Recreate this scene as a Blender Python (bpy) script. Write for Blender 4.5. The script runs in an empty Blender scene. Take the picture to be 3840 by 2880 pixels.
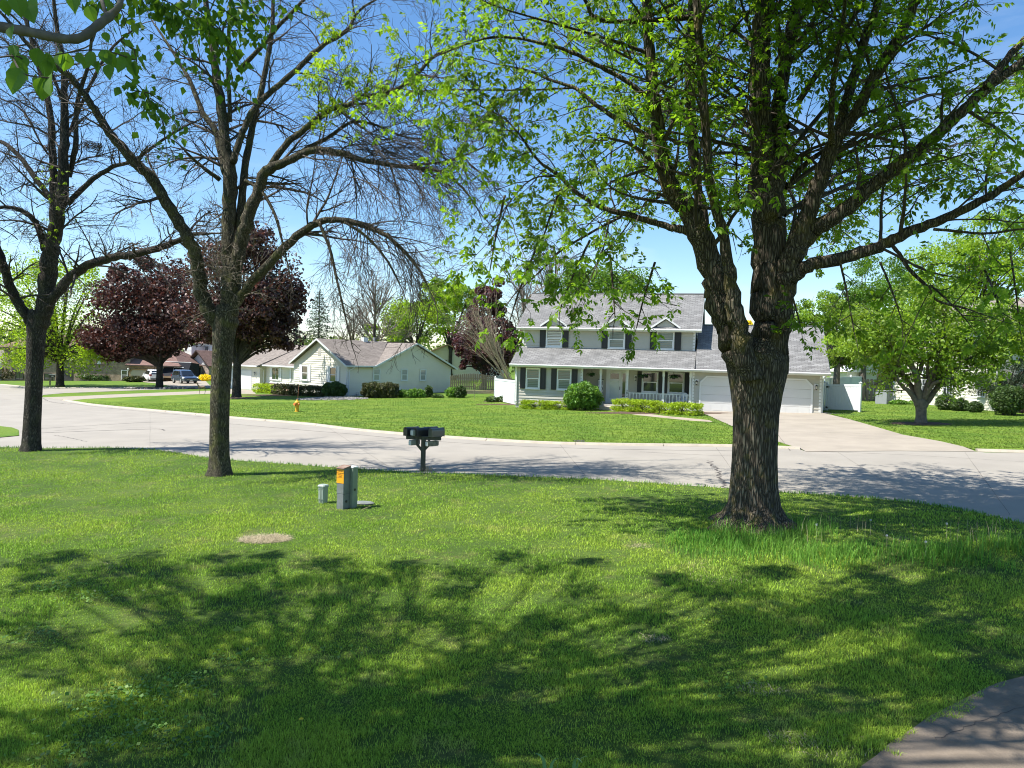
import bpy, bmesh, math, random
import numpy as np
from mathutils import Vector, Matrix, Quaternion
from mathutils.geometry import tessellate_polygon
SC = bpy.context.scene
COL = SC.collection
R = math.radians
rnd = random.Random(11)
nrs = np.random.RandomState(5)

# ------------------------------------------------------------------ camera
FPX, CH, ROLL, PITCH = 740.0, 3.3, 0.028, math.atan(25.4 / 740)
cw = Vector((0, math.cos(PITCH), -math.sin(PITCH)))
cr0 = Vector((1, 0, 0)); cu0 = Vector((0, math.sin(PITCH), math.cos(PITCH)))
cr = cr0 * math.cos(ROLL) + cu0 * math.sin(ROLL)
cu = cu0 * math.cos(ROLL) - cr0 * math.sin(ROLL)
cam_d = bpy.data.cameras.new('camera'); cam = bpy.data.objects.new('camera', cam_d); COL.objects.link(cam)
cam.matrix_world = Matrix(((cr.x, cu.x, -cw.x, 0), (cr.y, cu.y, -cw.y, 0), (cr.z, cu.z, -cw.z, CH), (0, 0, 0, 1)))
cam_d.sensor_width = 36; cam_d.lens = FPX / 1024 * 36
cam_d.clip_start = 0.05; cam_d.clip_end = 3000
SC.camera = cam

# ------------------------------------------------------------------ light
SUN_EL = 58.0
SUN_AZ = 257.0
to_sun = Vector((math.sin(R(SUN_AZ)) * math.cos(R(SUN_EL)), math.cos(R(SUN_AZ)) * math.cos(R(SUN_EL)), math.sin(R(SUN_EL))))
sl = bpy.data.lights.new('sun', 'SUN'); sl.energy = 5.0; sl.angle = R(0.53); sl.color = (1.0, 0.955, 0.88)
so = bpy.data.objects.new('sun', sl); COL.objects.link(so); so.rotation_euler = to_sun.to_track_quat('Z', 'Y').to_euler()
wd = bpy.data.worlds.new('World'); SC.world = wd; wd.use_nodes = True
wn, wl = wd.node_tree.nodes, wd.node_tree.links
for n in list(wn): wn.remove(n)
sky = wn.new('ShaderNodeTexSky'); sky.sky_type = 'NISHITA'; sky.sun_disc = False
sky.sun_elevation = R(SUN_EL); sky.sun_rotation = R(SUN_AZ); sky.altitude = 200; sky.air_density = 1.0
sky.dust_density = 0.3; sky.ozone_density = 2.2
bg = wn.new('ShaderNodeBackground'); bg.inputs[1].default_value = 0.085
wo = wn.new('ShaderNodeOutputWorld')
tc = wn.new('ShaderNodeTexCoord'); mp = wn.new('ShaderNodeMapping'); mp.inputs['Scale'].default_value = (1.2, 1.2, 5.0)
wl.new(tc.outputs['Generated'], mp.inputs[0])
cn = wn.new('ShaderNodeTexNoise'); cn.inputs['Scale'].default_value = 2.3; cn.inputs['Detail'].default_value = 6; cn.inputs['Roughness'].default_value = .55
cn.inputs['Distortion'].default_value = .6
wl.new(mp.outputs[0], cn.inputs[0])
cc = wn.new('ShaderNodeMapRange'); cc.inputs[1].default_value = .50; cc.inputs[2].default_value = .80; cc.inputs[3].default_value = 0; cc.inputs[4].default_value = .30
wl.new(cn.outputs[0], cc.inputs[0])
mx = wn.new('ShaderNodeMixRGB'); mx.inputs[2].default_value = (7.0, 7.6, 8.6, 1)
hs_ = wn.new('ShaderNodeHueSaturation'); hs_.inputs['Saturation'].default_value = 1.2; hs_.inputs['Value'].default_value = 1.22
wl.new(sky.outputs[0], hs_.inputs['Color']); wl.new(cc.outputs[0], mx.inputs[0]); wl.new(hs_.outputs[0], mx.inputs[1])
wl.new(mx.outputs[0], bg.inputs[0]); wl.new(bg.outputs[0], wo.inputs[0])
SC.view_settings.view_transform = 'Standard'; SC.view_settings.look = 'None'
SC.view_settings.exposure = 1.0; SC.view_settings.gamma = 1; SC.view_settings.use_curve_mapping = False
SC.render.engine = 'CYCLES'; SC.cycles.filter_width = 1.05
SC.cycles.max_bounces = 6; SC.cycles.diffuse_bounces = 3; SC.cycles.glossy_bounces = 2; SC.cycles.transmission_bounces = 3
SC.cycles.transparent_max_bounces = 4

# ------------------------------------------------------------------ photo measurements to world places
TILT = 0.028
def G(x, y=0): return TILT * x
def ray(px, py): return cw + cr * ((px - 512) / FPX) - cu * ((py - 384) / FPX)
def at(px, py, d):
    v = ray(px, py); return Vector((0, 0, CH)) + v * (d / v.y)
def gnd(px, py):
    v = ray(px, py); t = -CH / (v.z - TILT * v.x); return Vector((0, 0, CH)) + v * t

# ------------------------------------------------------------------ materials
MATS = {}
def mat(name, col, rough=.8, var=0.0, scale=3.0, col2=None, bump=0.0, bscale=None, metal=0.0, stretch=None, coat=0.0, spec=.5, detail=4, isl=0.0, sub2=None, coords='Object'):
    if name in MATS: return MATS[name]
    m = bpy.data.materials.new(name); MATS[name] = m; m.use_nodes = True
    nt = m.node_tree; ns = nt.nodes; ls = nt.links; b = ns['Principled BSDF']
    b.inputs['Base Color'].default_value = (*col, 1); b.inputs['Roughness'].default_value = rough; b.inputs['Metallic'].default_value = metal
    b.inputs['Specular IOR Level'].default_value = spec; b.inputs['Coat Weight'].default_value = coat
    t = ns.new('ShaderNodeTexCoord'); mpn = ns.new('ShaderNodeMapping')
    if stretch: mpn.inputs['Scale'].default_value = stretch
    ls.new(t.outputs[coords], mpn.inputs[0])
    c2 = col2 if col2 else tuple(max(0, c * (1 - var)) for c in col)
    src = None
    if var or col2:
        n = ns.new('ShaderNodeTexNoise'); n.inputs['Scale'].default_value = scale; n.inputs['Detail'].default_value = detail
        n.inputs['Roughness'].default_value = .6
        ls.new(mpn.outputs[0], n.inputs[0])
        r = ns.new('ShaderNodeMapRange'); r.inputs[1].default_value = .35; r.inputs[2].default_value = .65
        ls.new(n.outputs[0], r.inputs[0])
        x = ns.new('ShaderNodeMixRGB'); x.inputs[1].default_value = (*col, 1); x.inputs[2].default_value = (*c2, 1)
        ls.new(r.outputs[0], x.inputs[0]); src = x.outputs[0]
    if isl:
        gi = ns.new('ShaderNodeNewGeometry'); r2 = ns.new('ShaderNodeMapRange'); r2.inputs[3].default_value = 1 - isl; r2.inputs[4].default_value = 1 + isl
        ls.new(gi.outputs['Random Per Island'], r2.inputs[0])
        hv = ns.new('ShaderNodeHueSaturation'); ls.new(r2.outputs[0], hv.inputs['Value'])
        if src: ls.new(src, hv.inputs['Color'])
        else: hv.inputs['Color'].default_value = (*col, 1)
        src = hv.outputs[0]
    if src: ls.new(src, b.inputs['Base Color'])
    if bump:
        n = ns.new('ShaderNodeTexNoise'); n.inputs['Scale'].default_value = bscale or scale * 4; n.inputs['Detail'].default_value = 5
        ls.new(mpn.outputs[0], n.inputs[0])
        bp = ns.new('ShaderNodeBump'); bp.inputs['Strength'].default_value = 1; bp.inputs['Distance'].default_value = bump
        ls.new(n.outputs[0], bp.inputs['Height']); ls.new(bp.outputs[0], b.inputs['Normal'])
    return m

def leafmat(name, col, col2, trans=.45, isl=.35, rough=.5, tcol=None, scale=.6):
    m = bpy.data.materials.new(name); MATS[name] = m; m.use_nodes = True
    nt = m.node_tree; ns = nt.nodes; ls = nt.links; b = ns['Principled BSDF']; out = ns['Material Output']
    gi = ns.new('ShaderNodeNewGeometry'); x = ns.new('ShaderNodeMixRGB')
    x.inputs[1].default_value = (*col, 1); x.inputs[2].default_value = (*col2, 1)
    ls.new(gi.outputs['Random Per Island'], x.inputs[0])
    t = ns.new('ShaderNodeTexCoord'); n = ns.new('ShaderNodeTexNoise'); n.inputs['Scale'].default_value = scale; ls.new(t.outputs['Object'], n.inputs[0])
    r2 = ns.new('ShaderNodeMapRange'); r2.inputs[1].default_value = .35; r2.inputs[2].default_value = .65; r2.inputs[3].default_value = 1 - isl; r2.inputs[4].default_value = 1 + isl
    ls.new(n.outputs[0], r2.inputs[0])
    hv = ns.new('ShaderNodeHueSaturation'); ls.new(r2.outputs[0], hv.inputs['Value']); ls.new(x.outputs[0], hv.inputs['Color'])
    ls.new(hv.outputs[0], b.inputs['Base Color']); b.inputs['Roughness'].default_value = rough; b.inputs['Specular IOR Level'].default_value = .35
    tr = ns.new('ShaderNodeBsdfTranslucent'); tm = ns.new('ShaderNodeMixRGB'); tm.blend_type = 'MULTIPLY'; tm.inputs[0].default_value = 1
    tm.inputs[2].default_value = (*(tcol or (1.5, 1.45, .6)), 1); ls.new(hv.outputs[0], tm.inputs[1]); ls.new(tm.outputs[0], tr.inputs[0])
    ms = ns.new('ShaderNodeMixShader'); ms.inputs[0].default_value = trans
    ls.new(b.outputs[0], ms.inputs[1]); ls.new(tr.outputs[0], ms.inputs[2]); ls.new(ms.outputs[0], out.inputs[0])
    return m

def glassmat(name, col=(.02, .025, .03), rough=.04):
    m = mat(name, col, rough, spec=1.0, coat=.6); return m

def barkmat(name, c1, c2, c3, moss=(.10, .11, .03), sc=1.0, mossamt=.3):
    m = bpy.data.materials.new(name); MATS[name] = m; m.use_nodes = True
    nt = m.node_tree; ns = nt.nodes; ls = nt.links; b = ns['Principled BSDF']; b.inputs['Roughness'].default_value = .95; b.inputs['Specular IOR Level'].default_value = .15
    t = ns.new('ShaderNodeTexCoord'); mp1 = ns.new('ShaderNodeMapping'); mp1.inputs['Scale'].default_value = (1, 1, .13)
    ls.new(t.outputs['Object'], mp1.inputs[0])
    dn = ns.new('ShaderNodeTexNoise'); dn.inputs['Scale'].default_value = 11 * sc; ls.new(mp1.outputs[0], dn.inputs[0])
    ad = ns.new('ShaderNodeVectorMath'); ad.operation = 'MULTIPLY_ADD'; ad.inputs[1].default_value = (.11, .11, .11)
    ls.new(dn.outputs['Color'], ad.inputs[0]); ls.new(mp1.outputs[0], ad.inputs[2])
    v = ns.new('ShaderNodeTexVoronoi'); v.feature = 'DISTANCE_TO_EDGE'; v.inputs['Scale'].default_value = 27 * sc; ls.new(ad.outputs[0], v.inputs['Vector'])
    mr = ns.new('ShaderNodeMapRange'); mr.inputs[2].default_value = .30; ls.new(v.outputs['Distance'], mr.inputs[0])
    n2 = ns.new('ShaderNodeTexNoise'); n2.inputs['Scale'].default_value = 1.6; n2.inputs['Detail'].default_value = 5; ls.new(t.outputs['Object'], n2.inputs[0])
    x0 = ns.new('ShaderNodeMixRGB'); x0.inputs[1].default_value = (*c2, 1); x0.inputs[2].default_value = (*c3, 1)
    r0 = ns.new('ShaderNodeMapRange'); r0.inputs[1].default_value = .4; r0.inputs[2].default_value = .6; ls.new(n2.outputs[0], r0.inputs[0]); ls.new(r0.outputs[0], x0.inputs[0])
    x1 = ns.new('ShaderNodeMixRGB'); x1.inputs[1].default_value = (*c1, 1); ls.new(mr.outputs[0], x1.inputs[0]); ls.new(x0.outputs[0], x1.inputs[2])
    n3 = ns.new('ShaderNodeTexNoise'); n3.inputs['Scale'].default_value = 3.1; n3.inputs['Detail'].default_value = 8; ls.new(t.outputs['Object'], n3.inputs[0])
    r3 = ns.new('ShaderNodeMapRange'); r3.inputs[1].default_value = .52; r3.inputs[2].default_value = .66; r3.inputs[4].default_value = mossamt; ls.new(n3.outputs[0], r3.inputs[0])
    x2 = ns.new('ShaderNodeMixRGB'); x2.inputs[2].default_value = (*moss, 1); ls.new(r3.outputs[0], x2.inputs[0]); ls.new(x1.outputs[0], x2.inputs[1])
    ls.new(x2.outputs[0], b.inputs['Base Color'])
    bp = ns.new('ShaderNodeBump'); bp.inputs['Distance'].default_value = .03; bp.inputs['Strength'].default_value = 1; ls.new(mr.outputs[0], bp.inputs['Height'])
    ls.new(bp.outputs[0], b.inputs['Normal'])
    return m

def brickmat(name, c1, c2, mortar, bw=.2, bh=.067, offs=.5, ms=.012, bump=.006, var=.3, msm=.1):
    m = bpy.data.materials.new(name); MATS[name] = m; m.use_nodes = True
    nt = m.node_tree; ns = nt.nodes; ls = nt.links; b = ns['Principled BSDF']; b.inputs['Roughness'].default_value = .92; b.inputs['Specular IOR Level'].default_value = .2
    uv = ns.new('ShaderNodeUVMap'); br = ns.new('ShaderNodeTexBrick'); br.offset = offs
    br.inputs['Color1'].default_value = (*c1, 1); br.inputs['Color2'].default_value = (*c2, 1); br.inputs['Mortar'].default_value = (*mortar, 1)
    br.inputs['Scale'].default_value = 1; br.inputs['Brick Width'].default_value = bw; br.inputs['Row Height'].default_value = bh; br.inputs['Mortar Size'].default_value = ms
    br.inputs['Mortar Smooth'].default_value = msm
    ls.new(uv.outputs[0], br.inputs[0])
    n = ns.new('ShaderNodeTexNoise'); n.inputs['Scale'].default_value = 1.7; n.inputs['Detail'].default_value = 6; ls.new(uv.outputs[0], n.inputs[0])
    r = ns.new('ShaderNodeMapRange'); r.inputs[1].default_value = .3; r.inputs[2].default_value = .7; r.inputs[3].default_value = 1 - var; r.inputs[4].default_value = 1 + var; ls.new(n.outputs[0], r.inputs[0])
    hv = ns.new('ShaderNodeHueSaturation'); ls.new(r.outputs[0], hv.inputs['Value']); ls.new(br.outputs[0], hv.inputs['Color']); ls.new(hv.outputs[0], b.inputs['Base Color'])
    bp = ns.new('ShaderNodeBump'); bp.invert = True; bp.inputs['Distance'].default_value = bump; ls.new(br.outputs['Fac'], bp.inputs['Height']); ls.new(bp.outputs[0], b.inputs['Normal'])
    return m

def grassmat(name, a, b_, dry, mow=0.0, mowdir=(1, 0), mowpitch=.55, attr=False, dryamt=.55):
    m = bpy.data.materials.new(name); MATS[name] = m; m.use_nodes = True
    nt = m.node_tree; ns = nt.nodes; ls = nt.links; b = ns['Principled BSDF']; b.inputs['Roughness'].default_value = .6 if attr else .85; b.inputs['Specular IOR Level'].default_value = .3 if attr else .1
    t = ns.new('ShaderNodeTexCoord')
    n1 = ns.new('ShaderNodeTexNoise'); n1.inputs['Scale'].default_value = .45; n1.inputs['Detail'].default_value = 5; n1.inputs['Roughness'].default_value = .6; ls.new(t.outputs['Object'], n1.inputs[0])
    r1 = ns.new('ShaderNodeMapRange'); r1.inputs[1].default_value = .42; r1.inputs[2].default_value = .58; ls.new(n1.outputs[0], r1.inputs[0])
    x1 = ns.new('ShaderNodeMixRGB'); x1.inputs[1].default_value = (*a, 1); x1.inputs[2].default_value = (*b_, 1); ls.new(r1.outputs[0], x1.inputs[0])
    n2 = ns.new('ShaderNodeTexNoise'); n2.inputs['Scale'].default_value = 1.1; n2.inputs['Detail'].default_value = 8; n2.inputs['Roughness'].default_value = .72; ls.new(t.outputs['Object'], n2.inputs[0])
    r2 = ns.new('ShaderNodeMapRange'); r2.inputs[1].default_value = .54; r2.inputs[2].default_value = .72; r2.inputs[4].default_value = dryamt; ls.new(n2.outputs[0], r2.inputs[0])
    x2 = ns.new('ShaderNodeMixRGB'); x2.inputs[2].default_value = (*dry, 1); ls.new(r2.outputs[0], x2.inputs[0]); ls.new(x1.outputs[0], x2.inputs[1])
    src = x2.outputs[0]
    hv = ns.new('ShaderNodeHueSaturation'); ls.new(src, hv.inputs['Color'])
    if attr:
        at_ = ns.new('ShaderNodeAttribute'); at_.attribute_name = 'var'
        r = ns.new('ShaderNodeMapRange'); r.inputs[3].default_value = .5; r.inputs[4].default_value = 1.6; ls.new(at_.outputs['Fac'], r.inputs[0]); ls.new(r.outputs[0], hv.inputs['Value'])
    else:
        n3 = ns.new('ShaderNodeTexNoise'); n3.inputs['Scale'].default_value = 14; n3.inputs['Detail'].default_value = 6; n3.inputs['Roughness'].default_value = .8; ls.new(t.outputs['Object'], n3.inputs[0])
        r = ns.new('ShaderNodeMapRange'); r.inputs[1].default_value = .3; r.inputs[2].default_value = .7; r.inputs[3].default_value = .55; r.inputs[4].default_value = 1.45; ls.new(n3.outputs[0], r.inputs[0])
        val = r.outputs[0]
        if mow:
            mpn = ns.new('ShaderNodeVectorMath'); mpn.operation = 'DOT_PRODUCT'; mpn.inputs[1].default_value = (mowdir[0], mowdir[1], 0); ls.new(t.outputs['Object'], mpn.inputs[0])
            nd = ns.new('ShaderNodeMath'); nd.operation = 'MULTIPLY_ADD'; nd.inputs[1].default_value = 1.6; ls.new(n1.outputs[0], nd.inputs[0]); ls.new(mpn.outputs['Value'], nd.inputs[2])
            k = ns.new('ShaderNodeMath'); k.operation = 'MULTIPLY'; k.inputs[1].default_value = 2 * math.pi / mowpitch; ls.new(nd.outputs[0], k.inputs[0])
            s = ns.new('ShaderNodeMath'); s.operation = 'SINE'; ls.new(k.outputs[0], s.inputs[0])
            s2 = ns.new('ShaderNodeMath'); s2.operation = 'MULTIPLY_ADD'; s2.inputs[1].default_value = mow; s2.inputs[2].default_value = 1.0; ls.new(s.outputs[0], s2.inputs[0])
            mm = ns.new('ShaderNodeMath'); mm.operation = 'MULTIPLY'; ls.new(val, mm.inputs[0]); ls.new(s2.outputs[0], mm.inputs[1]); val = mm.outputs[0]
        ls.new(val, hv.inputs['Value'])
        bp = ns.new('ShaderNodeBump'); bp.inputs['Distance'].default_value = .05; bp.inputs['Strength'].default_value = .7; ls.new(n3.outputs[0], bp.inputs['Height']); ls.new(bp.outputs[0], b.inputs['Normal'])
    ls.new(hv.outputs[0], b.inputs['Base Color'])
    if attr:
        out = ns['Material Output']; tr = ns.new('ShaderNodeBsdfTranslucent'); ls.new(hv.outputs[0], tr.inputs[0])
        ms = ns.new('ShaderNodeMixShader'); ms.inputs[0].default_value = .35; ls.new(b.outputs[0], ms.inputs[1]); ls.new(tr.outputs[0], ms.inputs[2]); ls.new(ms.outputs[0], out.inputs[0])
    return m

M_grass = grassmat('lawn_turf', (.085, .155, .022), (.115, .18, .026), (.19, .20, .06), dryamt=.5)
M_grass_mow = grassmat('mown_turf', (.090, .158, .020), (.13, .195, .026), (.20, .215, .06), mow=.12, mowdir=(.50, .87), mowpitch=1.15, dryamt=.45)
M_soil = grassmat('soil_under_grass', (.055, .095, .018), (.075, .12, .022), (.16, .14, .065))
M_blade = grassmat('grass_blade', (.26, .42, .045), (.37, .50, .055), (.58, .54, .18), attr=True, dryamt=.6)
M_farblade = grassmat('far_grass_blade', (.11, .19, .024), (.15, .23, .028), (.22, .24, .06), attr=True, dryamt=.4)
M_tall = grassmat('tall_grass_blade', (.11, .27, .03), (.15, .31, .04), (.21, .31, .06), attr=True)
M_dry = mat('dry_straw', (.58, .48, .32), .9, var=.4, scale=9)
M_road = mat('road_concrete', (.285, .26, .22), .88, var=.14, scale=.55, bump=.004, bscale=60, detail=8)
M_drive = mat('driveway_concrete', (.31, .27, .215), .88, var=.18, scale=.8, bump=.003, bscale=50, detail=8)
M_walk = mat('walk_concrete', (.36, .30, .225), .9, var=.25, scale=1.2, bump=.004, bscale=60, detail=8)
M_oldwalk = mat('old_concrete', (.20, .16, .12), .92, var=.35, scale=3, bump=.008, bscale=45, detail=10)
M_kerb = mat('kerb_concrete', (.38, .335, .265), .9, var=.2, scale=2.5, bump=.004, bscale=40)
M_crack = mat('tar_crack', (.07, .06, .055), .9)
M_mulch = mat('mulch', (.045, .028, .018), .95, col2=(.11, .065, .04), scale=14, bump=.02, bscale=30)
M_stone = mat('gravel_stone', (.20, .19, .175), .85, isl=.5)
M_white = mat('white_paint', (.70, .70, .69), .45, var=.04, scale=2)
M_vinyl = mat('white_vinyl', (.72, .74, .76), .35, var=.04, scale=1)
M_siding = mat('grey_beige_siding', (.47, .445, .385), .55, var=.08, scale=1.1)
M_ranch = mat('cream_siding', (.66, .64, .545), .55, var=.06, scale=1.0)
M_cream2 = mat('pale_yellow_siding', (.68, .65, .54), .55, var=.06, scale=1.0)
M_tan = mat('tan_siding', (.66, .58, .45), .6, var=.06, scale=1.0)
M_garage = mat('garage_door_paint', (.64, .635, .615), .5, var=.05, scale=.7)
M_black = mat('black_shutter', (.016, .016, .019), .5)
M_iron = mat('black_iron', (.02, .02, .02), .45)
M_glass = glassmat('window_glass')
M_glass2 = mat('window_glass_blinds', (.10, .13, .12), .06, spec=1.0, coat=.5)
M_glass3 = mat('curtained_glass', (.30, .33, .33), .1, spec=.8, coat=.4)
M_blind = mat('window_blind', (.17, .205, .19), .6)
M_fascia = mat('painted_fascia', (.70, .70, .66), .5, var=.05, scale=2)
M_soffit = mat('soffit', (.62, .60, .54), .7)
M_roofA = brickmat('grey_shingle', (.165, .163, .16), (.25, .247, .242), (.115, .113, .11), bw=.34, bh=.142, ms=.012, bump=.008, var=.14)
M_roofB = brickmat('brown_shingle', (.20, .175, .155), (.275, .24, .215), (.15, .13, .11), bw=.34, bh=.142, ms=.012, bump=.008, var=.16)
M_roofC = brickmat('red_brown_shingle', (.20, .12, .10), (.25, .155, .13), (.13, .09, .08), bw=.34, bh=.15, ms=.015, bump=.008, var=.15)
M_brickR = brickmat('red_brick', (.42, .20, .13), (.56, .33, .24), (.60, .52, .42), bw=.215, bh=.075)
M_brickB = brickmat('brown_brick', (.21, .135, .09), (.33, .235, .165), (.30, .25, .20), bw=.23, bh=.085, var=.3)
M_brickP = brickmat('pink_brick', (.30, .22, .18), (.56, .44, .36), (.48, .41, .35), bw=.26, bh=.1, var=.3)
M_woodf = mat('weathered_fence_wood', (.33, .25, .18), .9, var=.3, scale=2, stretch=(4, 4, .5), isl=.18)
M_woodg = mat('grey_fence_wood', (.20, .18, .15), .9, var=.35, scale=2, stretch=(4, 4, .5), isl=.18)
M_post = mat('treated_post_wood', (.085, .085, .068), .85, var=.4, scale=6, stretch=(5, 5, .6), bump=.004, bscale=30)
M_barkA = barkmat('ash_bark', (.034, .028, .021), (.15, .128, .10), (.21, .178, .135), moss=(.20, .165, .04), sc=.85, mossamt=.45)
M_barkB = barkmat('grey_green_bark', (.03, .026, .018), (.20, .185, .125), (.26, .225, .165), moss=(.17, .17, .06), sc=1.6, mossamt=.6)
M_barkC = barkmat('dark_bark', (.02, .018, .015), (.11, .095, .08), (.17, .15, .125), moss=(.10, .11, .05), sc=1.5, mossamt=.3)
M_barkD = mat('smooth_grey_bark', (.15, .13, .105), .9, var=.45, scale=7, bump=.006, bscale=25)
M_twig = mat('twig_bark', (.075, .058, .045), .9, var=.3, scale=4)
M_twigL = mat('pale_twig_bark', (.22, .18, .14), .9, var=.3, scale=4)
M_leafA = leafmat('ash_leaf', (.10, .20, .018), (.19, .32, .03), trans=.6)
M_leafL = leafmat('lime_leaf', (.19, .31, .022), (.26, .38, .03), trans=.5)
M_leafM = leafmat('mid_green_leaf', (.07, .15, .016), (.13, .24, .028), trans=.45)
M_leafN = leafmat('near_tree_leaf', (.075, .16, .018), (.12, .24, .03), trans=.5, isl=.2)
M_leafR = leafmat('dark_red_leaf', (.030, .014, .013), (.125, .062, .052), trans=.22, isl=.6, tcol=(1.3, .7, .55), scale=.9)
M_leafP = leafmat('purple_leaf', (.045, .020, .024), (.15, .080, .085), trans=.3, isl=.5, tcol=(1.5, .7, .6), scale=.9)
M_leafO = leafmat('crabapple_leaf', (.12, .22, .022), (.22, .32, .04), trans=.45)
M_needle = leafmat('spruce_needle', (.035, .065, .028), (.075, .105, .055), trans=.15, isl=.4)
M_hedgeY = leafmat('yew_new_growth', (.20, .31, .014), (.36, .46, .022), trans=.35, isl=.25, scale=2.5)
M_hedgeD = leafmat('dark_yew_leaf', (.035, .055, .015), (.09, .085, .03), trans=.2, isl=.4, scale=2)
M_bushG = leafmat('bush_leaf', (.07, .17, .025), (.17, .30, .05), trans=.35, isl=.35, scale=2.5)
M_bushD = leafmat('dark_bush_leaf', (.035, .075, .02), (.08, .13, .03), trans=.25, isl=.35, scale=2)
M_fern = leafmat('fern_leaf', (.02, .065, .02), (.05, .12, .03), trans=.3)
M_yellow = leafmat('forsythia_flower', (.80, .62, .02), (.85, .72, .04), trans=.3, isl=.15)
M_far = leafmat('far_tree_leaf', (.075, .12, .022), (.15, .20, .035), trans=.4, isl=.45, scale=.08)

# ------------------------------------------------------------------ mesh helpers
class MB:
    def __init__(s): s.v = []; s.f = []; s.b = []
    def add(s, vs, fs):
        o = len(s.v); s.b.append((o, len(s.f))); s.v.extend(vs); s.f.extend([tuple(i + o for i in f) for f in fs]); return s
    def box(s, x0, x1, y0, y1, z0, z1):
        return s.add([(x0, y0, z0), (x1, y0, z0), (x1, y1, z0), (x0, y1, z0), (x0, y0, z1), (x1, y0, z1), (x1, y1, z1), (x0, y1, z1)],
                     [(0, 3, 2, 1), (4, 5, 6, 7), (0, 1, 5, 4), (1, 2, 6, 5), (2, 3, 7, 6), (3, 0, 4, 7)])
    def bevbox(s, x0, x1, y0, y1, z0, z1, b):   # box with chamfered vertical edges and top rim
        def ringp(i, z): return [(x0 + i, y0 + i + b, z), (x0 + i + b, y0 + i, z), (x1 - i - b, y0 + i, z), (x1 - i, y0 + i + b, z), (x1 - i, y1 - i - b, z), (x1 - i - b, y1 - i, z), (x0 + i + b, y1 - i, z), (x0 + i, y1 - i - b, z)]
        return s.loft([ringp(0, z0), ringp(0, z1 - b), ringp(b * .7, z1)], True, True)
    def quad(s, a, b, c, d): return s.add([tuple(a), tuple(b), tuple(c), tuple(d)], [(0, 1, 2, 3)])
    def loft(s, rings, c0=False, c1=False):
        n = len(rings[0]); vs = [tuple(p) for r in rings for p in r]; fs = []
        for k in range(len(rings) - 1):
            for i in range(n):
                j = (i + 1) % n; fs.append((k * n + i, k * n + j, (k + 1) * n + j, (k + 1) * n + i))
        if c0: fs.append(tuple(range(n - 1, -1, -1)))
        if c1: fs.append(tuple((len(rings) - 1) * n + i for i in range(n)))
        return s.add(vs, fs)
    def lathe(s, prof, n=12, c=(0, 0), axis='z', z0=0):
        rings = []
        for r, z in prof:
            ring = []
            for i in range(n):
                a = 2 * math.pi * i / n; u, v = r * math.cos(a), r * math.sin(a)
                if axis == 'z': ring.append((c[0] + u, c[1] + v, z0 + z))
                elif axis == 'y': ring.append((c[0] + u, z, c[1] - v))
                else: ring.append((z, c[0] + u, c[1] + v))
            rings.append(ring)
        return s.loft(rings, True, True)
    def prism(s, poly, y0, y1):      # poly in x,z, extruded along y
        n = len(poly)
        return s.add([(x, y0, z) for x, z in poly] + [(x, y1, z) for x, z in poly],
                     [tuple(range(n)), tuple(range(2 * n - 1, n - 1, -1))] + [(i, i + n, (i + 1) % n + n, (i + 1) % n) for i in range(n)])
    def prismx(s, poly, x0, x1):     # poly in y,z, extruded along x
        n = len(poly)
        return s.add([(x0, y, z) for y, z in poly] + [(x1, y, z) for y, z in poly],
                     [tuple(range(n - 1, -1, -1)), tuple(range(n, 2 * n))] + [(i, (i + 1) % n, (i + 1) % n + n, i + n) for i in range(n)])
    def slab(s, poly, z0, z1):       # poly in x,y
        n = len(poly)
        return s.add([(x, y, z0) for x, y in poly] + [(x, y, z1) for x, y in poly],
                     [tuple(range(n - 1, -1, -1)), tuple(range(n, 2 * n))] + [(i, (i + 1) % n, (i + 1) % n + n, i + n) for i in range(n)])
    def tube(s, pts, rad, n=8, cap=True):
        P = [Vector(p) for p in pts]; m = len(P)
        if m < 2: return s
        T = [(P[min(i + 1, m - 1)] - P[max(i - 1, 0)]).normalized() for i in range(m)]
        a = Vector((0, 0, 1)) if abs(T[0].z) < .9 else Vector((1, 0, 0))
        u = T[0].cross(a).normalized(); o = len(s.v); V = s.v; cs = _CS[n]
        for i in range(m):
            t = T[i]; u = u - t * u.dot(t)
            if u.length < 1e-6: u = t.orthogonal()
            u.normalize(); w = t.cross(u); r = rad[i]; p = P[i]
            for c_, s_ in cs:
                V.append((p.x + (u.x * c_ + w.x * s_) * r, p.y + (u.y * c_ + w.y * s_) * r, p.z + (u.z * c_ + w.z * s_) * r))
        F = s.f
        for k in range(m - 1):
            b = o + k * n
            for i in range(n):
                j = (i + 1) % n; F.append((b + i, b + j, b + n + j, b + n + i))
        if cap: F.append(tuple(o + (m - 1) * n + i for i in range(n))); F.append(tuple(o + i for i in range(n - 1, -1, -1)))
        return s
    def each(s, name, m, parent=None):
        b = s.b + [(len(s.v), len(s.f))]
        for (v0, f0), (v1, f1) in zip(b, b[1:]):
            q = MB(); q.add(s.v[v0:v1], [tuple(i - v0 for i in f) for f in s.f[f0:f1]]); q.build(name, m, parent)
    def build(s, name, m, parent=None, smooth=False, kind=None, uvf=None):
        me = bpy.data.meshes.new(name); me.from_pydata(s.v, [], s.f); me.materials.append(m)
        if smooth: me.polygons.foreach_set('use_smooth', [True] * len(me.polygons))
        if uvf:
            uvl = me.uv_layers.new(name='UVMap'); co = np.empty(len(me.vertices) * 3); me.vertices.foreach_get('co', co); co = co.reshape(-1, 3)
            li = np.empty(len(me.loops), dtype=np.int32); me.loops.foreach_get('vertex_index', li)
            uvl.data.foreach_set('uv', uvf(co)[li].astype(np.float32).ravel())
        return link(name, me, parent, kind)
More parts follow.
